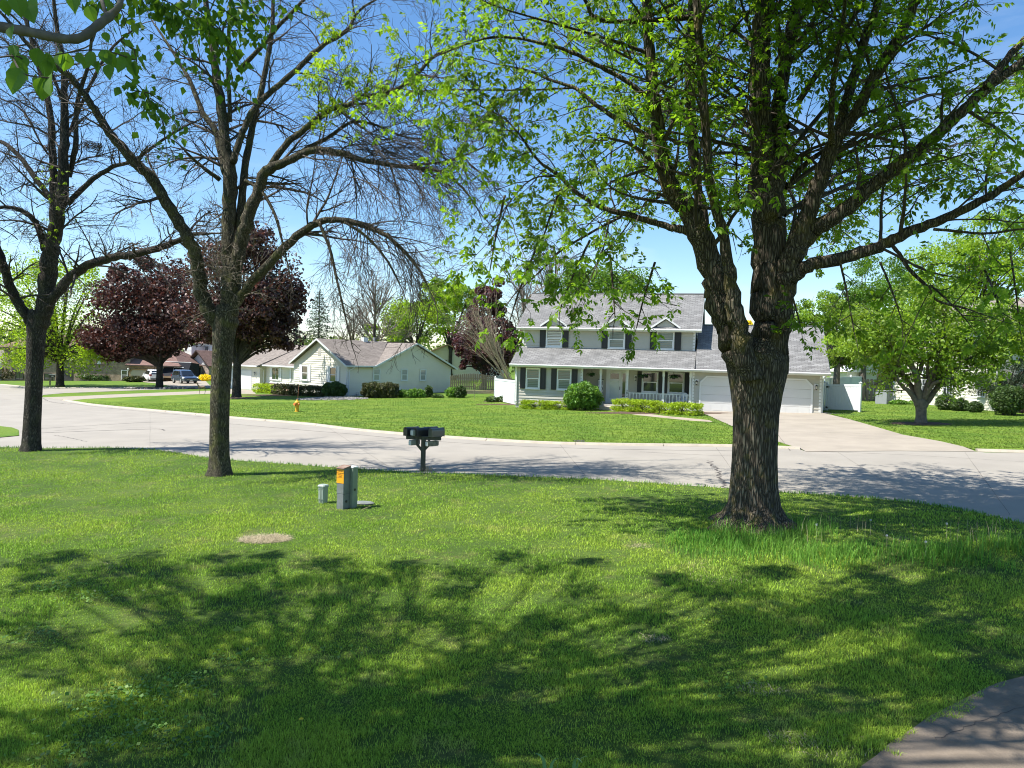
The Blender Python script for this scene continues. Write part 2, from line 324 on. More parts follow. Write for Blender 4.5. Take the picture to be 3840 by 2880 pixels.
_CS = {n: [(math.cos(2 * math.pi * i / n), math.sin(2 * math.pi * i / n)) for i in range(n)] for n in range(3, 33)}

def link(name, me, parent=None, kind=None):
    o = bpy.data.objects.new(name, me); COL.objects.link(o)
    if parent: o.parent = parent
    if kind: o['kind'] = kind
    return o
def tag(o, label=None, cat=None, group=None, kind=None):
    if label: o['label'] = label
    if cat: o['category'] = cat
    if group: o['group'] = group
    if kind: o['kind'] = kind
    return o
def thing(name, label, cat, loc=(0, 0, 0), rz=0, group=None):
    o = bpy.data.objects.new(name, None); COL.objects.link(o); o.location = loc; o.rotation_euler = (0, 0, rz); o.empty_display_size = .2
    return tag(o, label, cat, group)
def part(name, me_o, parent, loc=(0, 0, 0), rz=0):
    o = me_o.copy(); COL.objects.link(o); o.parent = parent; o.location = loc; o.rotation_euler = (0, 0, rz); return o
def copy_tree(o, parent=None):
    c = o.copy(); COL.objects.link(c)
    if parent: c.parent = parent
    for ch in list(o.children): copy_tree(ch, c)
    return c
def npmesh(name, V, F, m, parent=None, kind=None, attr=None, smooth=False):
    # V (n,3) float, F (k,3|4) int
    me = bpy.data.meshes.new(name); k = F.shape[1]
    me.vertices.add(len(V)); me.vertices.foreach_set('co', V.astype(np.float32).ravel())
    me.loops.add(F.size); me.loops.foreach_set('vertex_index', F.astype(np.int32).ravel())
    me.polygons.add(len(F)); me.polygons.foreach_set('loop_start', np.arange(0, F.size, k, dtype=np.int32)); me.polygons.foreach_set('loop_total', np.full(len(F), k, dtype=np.int32))
    if smooth: me.polygons.foreach_set('use_smooth', np.ones(len(F), dtype=bool))
    me.update(calc_edges=True); me.materials.append(m)
    if attr is not None:
        a = me.attributes.new('var', 'FLOAT', 'POINT'); a.data.foreach_set('value', attr.astype(np.float32))
    return link(name, me, parent, kind)
def flatpoly(name, pts, z, m, parent=None, kind='structure'):
    # pts: world x,y on the tilted ground plane; z: height above it
    P = [Vector((p[0], p[1], 0)) for p in pts]; tris = tessellate_polygon([P])
    mb = MB(); mb.add([(p[0], p[1], G(p[0]) + z) for p in pts], [])
    for t in tris:
        a, b, c = (P[i] for i in t)
        if (b - a).cross(c - a).z < 0: t = t[::-1]
        mb.f.append(tuple(t))
    return mb.build(name, m, parent, kind=kind)
def cat_rom(pts, k):
    out = []; n = len(pts)
    for i in range(n - 1):
        p0, p1, p2, p3 = pts[max(i - 1, 0)], pts[i], pts[i + 1], pts[min(i + 2, n - 1)]
        for j in range(k):
            t = j / k
            out.append(tuple(.5 * (2 * b + (c - a) * t + (2 * a - 5 * b + 4 * c - d) * t * t + (3 * b - a - 3 * c + d) * t ** 3) for a, b, c, d in zip(p0, p1, p2, p3)))
    out.append(tuple(pts[-1])); return out

# ------------------------------------------------------------------ ground
S = 2212 / 1024.0
def full(l): return [(x / S, y / S) for x, y in l]
mb = MB(); E_ = 900
mb.add([(-E_, -60, G(-E_) - .012), (E_, -60, G(E_) - .012), (E_, E_, G(E_) - .012), (-E_, E_, G(-E_) - .012)], [(0, 1, 2, 3)])
mb.build('ground', M_grass, kind='structure')
near_edge_px = [(-150, 446)] + full([(0, 966), (90, 969), (230, 967), (330, 971), (440, 988), (520, 996), (620, 1003), (700, 1009), (800, 1015), (910, 1023), (1000, 1025), (1100, 1029), (1200, 1033), (1300, 1037), (1450, 1047), (1590, 1057), (1700, 1066), (1800, 1071), (1900, 1079), (1980, 1087), (2050, 1098), (2120, 1112), (2212, 1134)]) + [(1100, 540), (1300, 590)]
near_edge = [gnd(*p) for p in near_edge_px]
far_edge_px = [(62, 400.5), (74, 402.6), (88, 404.8), (115, 407.6), (152, 410.9), (208, 416), (231.6, 418.4), (302.6, 424.4), (345, 429.6), (403, 435), (486, 440.8), (555.5, 444.4), (640, 446), (736, 447.2), (800, 449.5), (806, 451.6), (900, 450.8), (975, 451.6), (985, 452.6), (1024, 453.2), (1300, 458)]
far_edge = [gnd(*p) for p in far_edge_px]
cul_px = [(42, 397.2), (43, 394.9), (65, 393.1), (144, 390.0), (187, 388.9), (206, 388), (206, 387.2), (144, 387.2), (56, 387.8), (22, 386.4), (0, 384.2), (-80, 381), (-350, 392)]
cul = [gnd(*p) for p in cul_px]
street = flatpoly('road', [p.to_2d() for p in near_edge] + [p.to_2d() for p in reversed(far_edge)] + [p.to_2d() for p in cul], .004, M_road)
# lawn between camera and road
NE = [(p.x, p.y) for p in near_edge]
fl = flatpoly('near_lawn', [(-40, -8), (24, -8)] + list(reversed(NE[1:-1])) + [(-40, 27)], .009, M_soil)
# small lawn corner on the far left by the side drive
flatpoly('lawn_corner', [gnd(*p).to_2d() for p in [(-60, 440), (-60, 424), (0, 426.6), (12, 428), (18.5, 430.4), (19, 436), (0, 437.8)]], .03, M_grass)
# ranch driveway / side walk between two lawn strips
drv_px = [(62, 400.6), (43, 397.4), (66, 396.6), (76, 396.2), (110, 394.6), (160, 392.6), (210, 390.8), (226, 388.6), (252, 390), (256, 394), (210, 393.9), (180, 395), (130, 397), (86, 399.4), (64, 401)]
flatpoly('driveway', [gnd(*p).to_2d() for p in drv_px], .008, M_drive)
# far lawn pieces get the mown look
flatpoly('mown_lawn', [gnd(*p).to_2d() for p in [(63.5, 400.9), (88, 398.9), (130, 396.9), (180, 394.9), (210, 393.8), (257, 394), (300, 396), (360, 398), (440, 397), (500, 398), (560, 402), (600, 404.5), (606, 409.6), (640, 415), (690, 420.2), (708, 421.8), (741, 430.4), (805, 449.2)]] + [gnd(*p).to_2d() for p in reversed([(x, y - .9) for x, y in far_edge_px[:15]])], .012, M_grass_mow)
flatpoly('mown_lawn', [gnd(*p).to_2d() for p in [(612, 409.2), (645, 414), (700, 419.4), (708, 420.6), (704, 412.6), (640, 404), (610, 405)]], .012, M_grass_mow)
flatpoly('mown_lawn', [gnd(*p).to_2d() for p in [(830, 413.6), (850, 419.6), (903, 435), (940, 441.5), (963, 446.8), (978, 450.4), (1024, 451.4), (1300, 455), (1300, 412), (1000, 404), (880, 399), (835, 404)]], .012, M_grass_mow)
flatpoly('driveway', [gnd(*p).to_2d() for p in [(698, 411.2), (741, 430.4), (775, 441), (802, 449.6), (806, 451.9), (900, 451.2), (976, 451.8), (963, 446.8), (940, 441.5), (903, 435), (850, 419.6), (824, 413.4), (822, 411)]], .016, M_drive)
flatpoly('walkway', [gnd(*p).to_2d() for p in [(604, 406.2), (612, 408.4), (640, 413.0), (665, 416.2), (690, 418.5), (709, 420.4), (713, 422.3), (690, 420.9), (662, 418.0), (636, 415.2), (612, 410.8), (598, 407.6)]], .018, M_walk)
flatpoly('driveway', [gnd(*p).to_2d() for p in [(128, 380.6), (160, 379.8), (205, 380.2), (209, 384.5), (214, 387.8), (196, 389.0), (172, 386.6), (158, 383.6)]], .008, M_drive)
# foreground walk at the lower right
fw_px = [(1140, 642), (1060, 664), (1024, 678), (1000, 684), (985, 690), (960, 703), (930, 718), (912, 731), (890, 745), (876, 758), (862, 768), (842, 790), (1400, 900), (1400, 640)]
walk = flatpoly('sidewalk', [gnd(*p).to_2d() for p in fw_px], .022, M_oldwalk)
fw_w = [(gnd(*p).x, gnd(*p).y) for p in fw_px]

def strip_along(name, path, w, h, z, m, side=1, parent=None, kind='structure'):
    P = [Vector((p[0], p[1])) for p in path]; mb = MB(); rings = []
    for i in range(len(P)):
        t = (P[min(i + 1, len(P) - 1)] - P[max(i - 1, 0)]).normalized(); nn = Vector((-t.y, t.x)) * side
        a, b = P[i], P[i] + nn * w; c1 = P[i] + nn * (w * .25)
        rings.append([(a.x, a.y, G(a.x) - .05), (a.x, a.y, G(a.x) + z), (c1.x, c1.y, G(c1.x) + z + h), (b.x, b.y, G(b.x) + z + h), (b.x, b.y, G(b.x) - .05)])
    mb.loft(rings, True, True)
    return mb.build(name, m, parent, kind=kind)
kp = cat_rom([tuple(gnd(*p).to_2d()) for p in far_edge_px[:15]], 4)
# kerb in cast lengths with joints
acc = 0; seg = [kp[0]]; kn = 0
def kerb_piece(seg):
    strip_along('kerb', seg, .30, .07, .006, M_kerb, side=1)
for a, b in zip(kp, kp[1:]):
    seg.append(b); acc += math.dist(a, b)
    if acc > 3.2:
        kerb_piece(seg[:-1] + [tuple(seg[-2][k] + (seg[-1][k] - seg[-2][k]) * .97 for k in (0, 1))]); seg = [b]; acc = 0
if len(seg) > 1: kerb_piece(seg)
kerb_piece([tuple(gnd(*p).to_2d()) for p in [(978, 451.6), (1000, 452.3), (1024, 453), (1300, 458)]])
kerb_piece([tuple(gnd(*p).to_2d()) for p in [(0, 384.6), (22, 386.7), (56, 388.0), (100, 387.8), (144, 387.4), (180, 387.5)]])

# cracks and tar seams in the road
def crack(px, w, wig=.05, z=.0085, par=None, n=14):
    P = cat_rom([tuple(gnd(*p).to_2d()) for p in px], n); mb = MB(); V = []
    for i, p in enumerate(P):
        q = P[min(i + 1, len(P) - 1)]; r_ = P[max(i - 1, 0)]; t = Vector((q[0] - r_[0], q[1] - r_[1])).normalized(); nn = Vector((-t.y, t.x))
        o = rnd.uniform(-wig, wig); ww = w * rnd.uniform(.5, 1.2)
        V.append((p[0] + nn.x * (o - ww), p[1] + nn.y * (o - ww), G(p[0]) + z)); V.append((p[0] + nn.x * (o + ww), p[1] + nn.y * (o + ww), G(p[0]) + z))
    mb.add(V, [(2 * i, 2 * i + 1, 2 * i + 3, 2 * i + 2) for i in range(len(P) - 1)])
    return mb.build('crack', M_crack, par or street)
Z4 = lambda x, y: (x * .1085, 306.7 + y * .1085)
crack([Z4(370, 1165), Z4(700, 1152), Z4(1100, 1138), Z4(1450, 1128), Z4(1515, 1142)], .045, .02)
crack([Z4(370, 1125), Z4(800, 1098), Z4(1300, 1070), Z4(1600, 1062)], .025, .02)
crack([Z4(500, 1185), Z4(620, 1205), Z4(800, 1245)], .02, .05)
crack([Z4(500, 1145), Z4(900, 1118)], .015, .03)
crack([Z4(0, 855), Z4(110, 858)], .03, .02)
crack([Z4(0, 765), Z4(210, 764)], .05, .02)
crack([Z4(395, 845), Z4(450, 872), Z4(560, 892), Z4(650, 900)], .04, .06)
crack([Z4(650, 890), Z4(900, 925), Z4(1300, 965), Z4(1900, 1020)], .02, .02)
crack([(709, 461), (712, 465), (716, 469), (719, 474), (722, 481), (728, 490)], .035, .10)
crack([(224, 423.4), (300, 430), (345, 433.6), (403, 438.8), (486, 444.6), (600, 449), (736, 451)], .02, .01)
crack([(820, 451.8), (905, 455), (1024, 462)], .012, .02)
crack([(455, 436.5), (462, 438.6), (472, 439.6)], .02, .05)
crack([(640, 452), (700, 455), (760, 457)], .012, .03)
for a, b in [((741, 430.6), (905, 435.2)), ((716, 419.6), (850, 420)), ((760, 411.8), (790, 451))]:
    crack([a, ((a[0] + b[0]) / 2, (a[1] + b[1]) / 2), b], .012, .004, z=.021, n=8)
crack([(935, 742), (985, 722), (1040, 705)], .004, .02, z=.026, par=walk)
for a, b in [((585, 475.5), (560, 444.9)), ((395, 471), (330, 428.9)), ((905, 495), (838, 452.4)), ((150, 449), (150, 411.5)), ((1010, 515), (965, 452.6)), ((742, 484), (716, 447.6))]:
    crack([a, tuple((u + v) / 2 for u, v in zip(a, b)), b], .005, .006, z=.0075, n=8)
mh = gnd(472, 439.8)   # manhole lid in the road
mb = MB(); mb.lathe([(.0, .0), (.42, .0), (.42, .012), (.36, .014), (.355, .009), (0, .009)], 24)
o = mb.build('manhole_cover', M_crack); o.location = (mh.x + 4.5, mh.y - .6, G(mh.x + 4.5) + .004)
tag(o, 'round dark manhole cover set in the street behind the mailboxes', 'manhole cover')
# ------------------------------------------------------------------ grass blades near the camera
NEA = np.array(sorted(NE)); NEX, NEY = NEA[:, 0], NEA[:, 1]
FWX = np.array([p[0] for p in fw_w]); FWY = np.array([p[1] for p in fw_w])
def inpoly(x, y, px, py):
    ins = np.zeros(len(x), bool); j = len(px) - 1
    for i in range(len(px)):
        c = ((py[i] > y) != (py[j] > y)) & (x < (px[j] - px[i]) * (y - py[i]) / (py[j] - py[i] + 1e-12) + px[i]); ins ^= c; j = i
    return ins
def vnoise(x, y, s, seed):
    r = np.random.RandomState(seed); g = r.rand(64, 64); u = x * s; v = y * s; i = np.floor(u).astype(int); j = np.floor(v).astype(int); fu = u - i; fv = v - j
    fu = fu * fu * (3 - 2 * fu); fv = fv * fv * (3 - 2 * fv); g_ = lambda a, b: g[a % 64, b % 64]
    return (g_(i, j) * (1 - fu) + g_(i + 1, j) * fu) * (1 - fv) + (g_(i, j + 1) * (1 - fu) + g_(i + 1, j + 1) * fu) * fv
def blades(name, x, y, h, w, m, lean=.6, label=None, curve=.45):
    n = len(x); a = nrs.rand(n) * 2 * np.pi; la = nrs.rand(n) * 2 * np.pi; ll = h * lean * nrs.rand(n)
    dx, dy = np.cos(a) * w / 2, np.sin(a) * w / 2; tx, ty = np.cos(la) * ll, np.sin(la) * ll; z = TILT * x
    V = np.zeros((n, 5, 3))
    V[:, 0] = np.stack([x - dx, y - dy, z - .002], 1); V[:, 1] = np.stack([x + dx, y + dy, z - .002], 1)
    V[:, 2] = np.stack([x + dx * .75 + tx * .3, y + dy * .75 + ty * .3, z + h * .58], 1); V[:, 3] = np.stack([x - dx * .75 + tx * .3, y - dy * .75 + ty * .3, z + h * .58], 1)
    V[:, 4] = np.stack([x + tx, y + ty, z + h * (1 - curve * (ll / (h + 1e-6)) ** 2)], 1)
    b = (np.arange(n) * 5)[:, None]
    F = np.concatenate([b + np.array([[0, 1, 2]]), b + np.array([[0, 2, 3]]), b + np.array([[3, 2, 4]])])
    o = npmesh(name, V.reshape(-1, 3), F, m, None, 'stuff', np.repeat(nrs.rand(n), 5))
    if label: o['label'] = label
    return o
def scatter(n, y0, y1, margin=.6):
    u = 1 / y0 + nrs.rand(n) * (1 / y1 - 1 / y0); y = 1 / u; x = (nrs.rand(n) * 2 - 1) * (.70 * y + margin)
    k = y < np.interp(x, NEX, NEY) + .04 * vnoise(x, y, 6, 3)
    x, y = x[k], y[k]; k = ~inpoly(x + .3 * (vnoise(x, y, 7, 8) - .5), y + .30 * (vnoise(x, y, 4, 9) - .35), FWX, FWY); x, y = x[k], y[k]
    s = gnd(265, 540); k = ((x - s.x) / .52) ** 2 + ((y - s.y) / .36) ** 2 > .8 + .5 * vnoise(x, y, 9, 4); x, y = x[k], y[k]
    bare = vnoise(x, y, 1.7, 21) * .6 + vnoise(x, y, 5, 22) * .4
    k = nrs.rand(len(x)) < np.clip((bare - .22) * 5, .2, 1); return x[k], y[k]
for n_, y0, y1 in ((520000, 5.2, 12.5), (260000, 12.5, 27)):
    gx, gy = scatter(n_, y0, y1); hm = .45 + .85 * vnoise(gx, gy, 1.3, 5) + .35 * (vnoise(gx, gy, 6, 15) - .5)
    blades('grass', gx, gy, (.028 + .040 * nrs.rand(len(gx))) * hm, (.00052 + .00035 * nrs.rand(len(gx))) * gy, M_blade, lean=.95)
# unmown tall grass round the big trunk and to its right
n = 110000; x = nrs.rand(n) * 13 + 2.4; y = nrs.rand(n) * 6.5 + 10
rt = np.hypot(x - 5.1, y - 14.3); rl = np.hypot(x - 3.9, (y - 12.9) * 1.1)
dens = np.clip(1.1 - rt / 1.3, 0, 1) + np.clip(1.2 - rl / 1.2, 0, 1) + np.clip(1.15 - np.abs(y - (12.3 - .04 * (x - 5))) / (.5 + 1.2 * vnoise(x, y, .8, 41)), 0, 1) * (x > 4.6) * np.clip((vnoise(x, y, 1.1, 31) - .1) * 2.0, 0, 1)
k = (nrs.rand(n) < dens * .75) & (y < np.interp(x, NEX, NEY) - .3) & (rt > .5); x, y = x[k], y[k]; rt = rt[k]
hh = (.09 + .22 * nrs.rand(len(x)) ** 1.2) * (.6 + .7 * vnoise(x, y, 2, 32))
blades('tall_grass', x, y, hh, .007 + .005 * nrs.rand(len(x)), M_tall, lean=.75, label='unmown tall grass around the base of the big tree')
# short blades on the far lawns, so their surface is not flat
def tris(name, x, y, h, w, m, zo=.012):
    n = len(x); a = nrs.rand(n) * 6.28; dx, dy = np.cos(a) * w / 2, np.sin(a) * w / 2; z = TILT * x + zo; V = np.stack([np.stack([x - dx, y - dy, z], 1), np.stack([x + dx, y + dy, z], 1), np.stack([x + nrs.randn(n) * h * .5, y + nrs.randn(n) * h * .5, z + h], 1)], 1)
    return npmesh(name, V.reshape(-1, 3), (np.arange(n) * 3)[:, None] + np.array([[0, 1, 2]]), m, None, 'stuff', np.repeat(nrs.rand(n), 3))
def edge_at(xs): q = np.array([(p.x, p.y) for p in far_edge]); o = np.argsort(q[:, 0]); return np.interp(xs, q[o, 0], q[o, 1])
n = 190000; y = 27 + 38 * nrs.rand(n) ** 1.25; x = (nrs.rand(n) * 2 - 1) * .72 * y; x, y = x[y > edge_at(x) + .45], y[y > edge_at(x) + .45]
DRV = [gnd(*p).to_2d() for p in [(696, 410), (741, 430.4), (775, 441), (806, 452.5), (980, 452.5), (963, 446.8), (940, 441.5), (903, 435), (850, 419.6), (824, 413.4), (822, 405), (700, 405)]]
WLK = [gnd(*p).to_2d() for p in [(598, 404), (640, 412.4), (665, 415.8), (690, 418.1), (709, 420), (713, 422.8), (690, 421.3), (662, 418.4), (636, 415.6), (612, 411.2), (590, 407.9)]]
k = ~inpoly(x, y, [p.x for p in DRV], [p.y for p in DRV]) & ~inpoly(x, y, [p.x for p in WLK], [p.y for p in WLK]) & ~((x > -.8) & (x < 19) & (y > 51.5 - .29 * x)) & ~((x < -14) & (y > 55)); x, y = x[k], y[k]
tris('far_grass', x, y, .02 + .035 * nrs.rand(len(x)), .022 + .03 * nrs.rand(len(x)), M_farblade)
# sparse seed stalks
x = nrs.rand(90) * 9 + 4; y = 13 + nrs.rand(90) * 1.6 - .1 * (x - 5); blades('grass_stalks', x, y, .25 + .2 * nrs.rand(90), np.full(90, .006), M_dry, lean=.35)
# tufts along the road edge
ts = nrs.rand(2600); ii = (ts * (len(NEX) - 4)).astype(int) + 1; u = nrs.rand(2600); x = NEX[ii] * (1 - u) + NEX[ii + 1] * u; y = NEY[ii] * (1 - u) + NEY[ii + 1] * u - .1 + .16 * nrs.rand(2600)
blades('edge_grass', x, y, .05 + .07 * nrs.rand(2600), np.full(2600, .014), M_tall, lean=.9)

# clover and broad-leaved weeds (lower left), a mass of small leaves
def leafquads(P, N_, size, asp=.6, nrm_bias=None, droop=0):
    # diamond leaves, folded: 4 verts 2 tris. P (n,3) positions
    n = len(P); d = nrs.randn(n, 3)
    if nrm_bias is not None: d = d + nrm_bias
    d /= np.linalg.norm(d, axis=1)[:, None]
    a = nrs.randn(n, 3); a[:, 2] -= droop; a -= (a * d).sum(1)[:, None] * d; a /= np.linalg.norm(a, axis=1)[:, None]; b = np.cross(d, a)
    s = (size * (.6 + .8 * nrs.rand(n)))[:, None]
    V = np.stack([P - a * s * .5, P + b * s * asp * .5, P + a * s * .5, P - b * s * asp * .5], 1)
    f = (np.arange(n) * 4)[:, None]; F = f + np.array([[0, 1, 2, 3]])
    return V.reshape(-1, 3), F
c = []
for (px, py, k) in [(60, 590, 90), (30, 640, 70), (95, 600, 60), (120, 700, 130), (190, 690, 80), (200, 745, 70), (150, 735, 90), (90, 715, 60), (240, 660, 40), (70, 760, 70), (330, 655, 20), (740, 690, 25), (700, 620, 20)]:
    p = gnd(px, py)
    for _ in range(int(k * 1.6)): c.append((p.x + rnd.gauss(0, .22), p.y + rnd.gauss(0, .16)))
c = np.array(c); P = np.stack([c[:, 0], c[:, 1], TILT * c[:, 0] + .045 + .04 * nrs.rand(len(c))], 1)
V, F = leafquads(P, None, np.full(len(P), .036), .9, nrm_bias=np.array([0, 0, 3.]))
o = npmesh('clover', V, F, M_bushG, None, 'stuff'); o['label'] = 'clover leaves growing through the grass at the lower left'
# straw patch
s = gnd(265, 540); n = 2600; a = nrs.rand(n) * 6.28; r_ = np.sqrt(nrs.rand(n)); x = s.x + np.cos(a) * r_ * .46; y = s.y + np.sin(a) * r_ * .32
o = blades('straw', x, y, .02 + .05 * nrs.rand(n), np.full(n, .006), M_dry, lean=4.5, curve=.02); o['label'] = 'patch of dry dead straw in the sunlit lawn'
for px, py, rr in [(690, 568, .16), (640, 547, .1), (716, 580, .2), (830, 748, .16), (760, 690, .10), (110, 567, .1), (655, 640, .08), (790, 742, .1), (900, 540, .1)]:
    s = gnd(px, py); n = 110; a = nrs.rand(n) * 6.28; r_ = np.sqrt(nrs.rand(n)) * rr * 1.6
    blades('straw', s.x + np.cos(a) * r_ * 1.5, s.y + np.sin(a) * r_, .02 + .03 * nrs.rand(n), np.full(n, .006), M_dry, lean=3.5, curve=.02)

# ------------------------------------------------------------------ trees
def rperp(d, r):
    v = Vector((r.gauss(0, 1), r.gauss(0, 1), r.gauss(0, 1))); v = v - d * v.dot(d); return v.normalized()
def grow(mb, p, d, L, r, lvl, C, r_, tips):
    """one branch with its own side branches; C: per-level settings"""
    c = C[lvl]; n = c['seg']; pts = [p.copy()]; rad = [r]; q = p.copy(); d = d.normalized(); st = L / n
    for i in range(n):
        d = (d + Vector((r_.gauss(0, c['wig']), r_.gauss(0, c['wig']), r_.gauss(0, c['wig']) + c['up'])))
        d.normalize(); q = q + d * st; pts.append(q.copy()); rad.append(r * (1 - (1 - c['end']) * (i + 1) / n))
    mb.tube(pts, rad, c['n'], cap=False)
    if lvl + 1 < len(C):
        k = max(1, int(round(c['kids'] * L / c['ref'])))
        for j in range(k):
            t = c['t0'] + (1 - c['t0']) * (j + r_.random()) / k; i = min(int(t * n), n - 1); f = t * n - i
            b = pts[i].lerp(pts[i + 1], f); dd = (pts[i + 1] - pts[i]).normalized(); an = R(r_.uniform(*c['ang']))
            nd = dd * math.cos(an) + rperp(dd, r_) * math.sin(an)
            grow(mb, b, nd, L * r_.uniform(*c['len']) * (1.15 - .5 * t), max(rad[i] * r_.uniform(.45, .65), c['rmin']), lvl + 1, C, r_, tips)
    if tips is not None and lvl >= len(C) - C[-1].get('tl', 1):
        for i in range(1, n + 1):
            if r_.random() < c.get('tp', .6): tips.append((pts[i].copy(), (pts[i] - pts[i - 1]).normalized()))
def limb(mb, px, d0, d1, C, r_, tips, n=8, spawn=True, kt0=.25, k=None, rs=1.0, lenf=1.0, sd=None):
    """traced main limb: px = [(x, y, width px)], depth runs d0..d1"""
    m = len(px); P = []
    for i, (x, y, w_) in enumerate(px):
        d = d0 + (d1 - d0) * i / (m - 1); v = at(x, y, d); w_ = w_ / math.sqrt(1 + ((x - 512) / FPX) ** 2); P.append((v.x, v.y, v.z, w_ * .5 * d / FPX * rs))
    P = cat_rom(P, 6); pts = [Vector(p[:3]) for p in P]; rad = [p[3] * (1 + .05 * math.sin(i * 2.1)) for i, p in enumerate(P)]
    for i in range(1, len(pts) - 1):
        j = rad[i] * .10; pts[i] += Vector((r_.gauss(0, j), r_.gauss(0, j), r_.gauss(0, j)))
    mb.tube(pts, rad, n)
    if spawn:
        L = sum((b - a).length for a, b in zip(pts, pts[1:])); k = k if k is not None else int(L * 2.0)
        for j in range(k):
            t = kt0 + (1 - kt0) * (j + r_.random()) / k; i = min(int(t * (len(pts) - 1)), len(pts) - 2)
            dd = (pts[i + 1] - pts[i]).normalized(); an = R(r_.uniform(*(sd or (35, 70))))
            nd = dd * math.cos(an) + rperp(dd, r_) * math.sin(an)
            grow(mb, pts[i].copy(), nd, lenf * r_.uniform(1.0, 2.3) * (1.25 - .6 * t), min(max(rad[i] * r_.uniform(.2, .45), .010), .045), 0, C, r_, tips)
        grow(mb, pts[-1].copy(), (pts[-1] - pts[-2]).normalized(), 1.4 * lenf, rad[-1] * .8, 0, C, r_, tips)
    return pts, rad

def compound(tips, r_, nl=7, size=.085, rach=.17, m=None, parent=None, keep=1.0, name='foliage'):
    """compound leaves hung from the twig tips: pairs of leaflets along a stalk"""
    T = [t for t in tips if r_.random() < keep]; N = len(T)
    P = np.array([t[0] for t in T]); D = np.array([t[1] for t in T])
    D = D * .6 + nrs.randn(N, 3) * .6; D[:, 2] -= .25; D /= np.linalg.norm(D, axis=1)[:, None]
    up = np.array([0, 0, 1.]); S_ = np.cross(D, up); S_ /= np.linalg.norm(S_, axis=1)[:, None] + 1e-9; U = np.cross(S_, D)
    sc = (.65 + .6 * nrs.rand(N))[:, None]; Vs = []
    for i in range(nl):
        t = 1.0 if i == nl - 1 else .35 + .6 * (i // 2) / max(1, (nl - 1) / 2 - 1) * .9; sgn = 0 if i == nl - 1 else (1 if i % 2 else -1)
        base = P + D * rach * t * sc; out = (S_ * sgn * .85 + D * (.55 if sgn else 1) - U * (.25 + .5 * nrs.rand(N))[:, None] + nrs.randn(N, 3) * .18); out /= np.linalg.norm(out, axis=1)[:, None]
        wdt = np.cross(out, U + nrs.randn(N, 3) * .5); wdt /= np.linalg.norm(wdt, axis=1)[:, None]; nn = np.cross(wdt, out); ls_ = size * sc * (.8 + .4 * nrs.rand(N))[:, None]
        b0 = base; mid = base + out * ls_ * .42; tip = base + out * ls_ - np.abs(nn) * np.array([0, 0, 1]) * ls_ * .1
        Vs.append(np.stack([b0, mid + wdt * ls_ * .24 , tip, mid - wdt * ls_ * .24], 1))
    V = np.concatenate(Vs).reshape(-1, 3); n = len(V) // 4; F = (np.arange(n) * 4)[:, None] + np.array([[0, 1, 2, 3]])
    return npmesh(name, V, F, m, parent, 'stuff')

# ---- big tree on the right (full leaf)
TA = lambda x, y, w: (640 + .1736 * x, .1736 * y, w * .1736)
TB = lambda x, y, w: (320 + .1607 * x, .1607 * y, w * .1607)
TC = lambda x, y, w: (.1607 * x, .1607 * y, w * .1607)
C_leafy = [dict(seg=6, wig=.10, up=-.015, end=.35, n=5, kids=5, ref=1.6, t0=.2, ang=(30, 60), len=(.40, .62), rmin=.006, tp=.25),
           dict(seg=4, wig=.14, up=-.03, end=.4, n=3, kids=3, ref=.8, t0=.25, ang=(30, 60), len=(.45, .7), rmin=.004, tp=.5),
           dict(seg=3, wig=.18, up=-.05, end=.4, n=3, kids=0, ref=1, t0=.2, ang=(30, 60), len=(.5, .7), rmin=.003, tp=.9, tl=3)]
r_ = random.Random(3)
ash = thing('shade_tree', 'massive leafy shade tree with ridged bark splitting into several great limbs, front right', 'tree', (0, 0, 0))
A0 = gnd(763, 526); DA = A0.y
tr = MB()
def ringpts(cx, cy, z, rx, ry, ph, lob, n=48, k=5, amp=.0):
    out = []
    for i in range(n):
        a = 2 * math.pi * i / n; f = 1 + amp * (.5 + .5 * math.cos(k * a + ph)) + lob * (math.sin(11 * a + z * 1.3) * .5 + math.sin(17 * a - z * 2.1) * .35 + math.sin(23 * a + z * .7) * .3)
        out.append((cx + rx * math.cos(a) * f, cy + ry * math.sin(a) * f, z))
    return out
rings = []; z0 = A0.z
for zz, w, amp, cx in [(-.1, 80, .65, 762.5), (.05, 70, .45, 762.5), (.2, 58, .25, 762), (.42, 52, .1, 762), (.8, 49, .03, 761), (1.3, 47, 0, 760.3), (1.7, 46.5, 0, 759.5), (2.2, 47.5, 0, 758.5), (2.6, 53, 0, 757.5), (2.95, 60, 0, 757), (3.2, 64, 0, 755.5), (3.34, 57, 0, 756), (3.5, 48, 0, 757), (3.7, 34, 0, 760)]:
    p = at(cx, 384, DA); rr = w * .47 * DA / FPX; rings.append(ringpts(p.x + .028 * (zz + z0 - 3.3), DA, z0 + zz, rr, rr * .92, 1.0, .012, amp=amp))
rings2 = []
for a, b in zip(rings, rings[1:]):
    for t in (0, .34, .67): rings2.append([tuple(u * (1 - t) + v * t for u, v in zip(p, q)) for p, q in zip(a, b)])
rings2.append(rings[-1]); tr.loft(rings2, True, True)
tr.build('trunk', M_barkA, ash, smooth=True)
tips = []; tw = MB()
def L_(pts, d0, d1, **k):
    mb = MB(); global tw
    spawn = k.pop('spawn', True); lm = MB()
    nb = k.pop('nb', 12)
    P = limb_split(lm, tw, pts, d0, d1, nb, spawn, **k); lm.build('limb', k.get('mat', M_barkA), CUR, smooth=True); return P
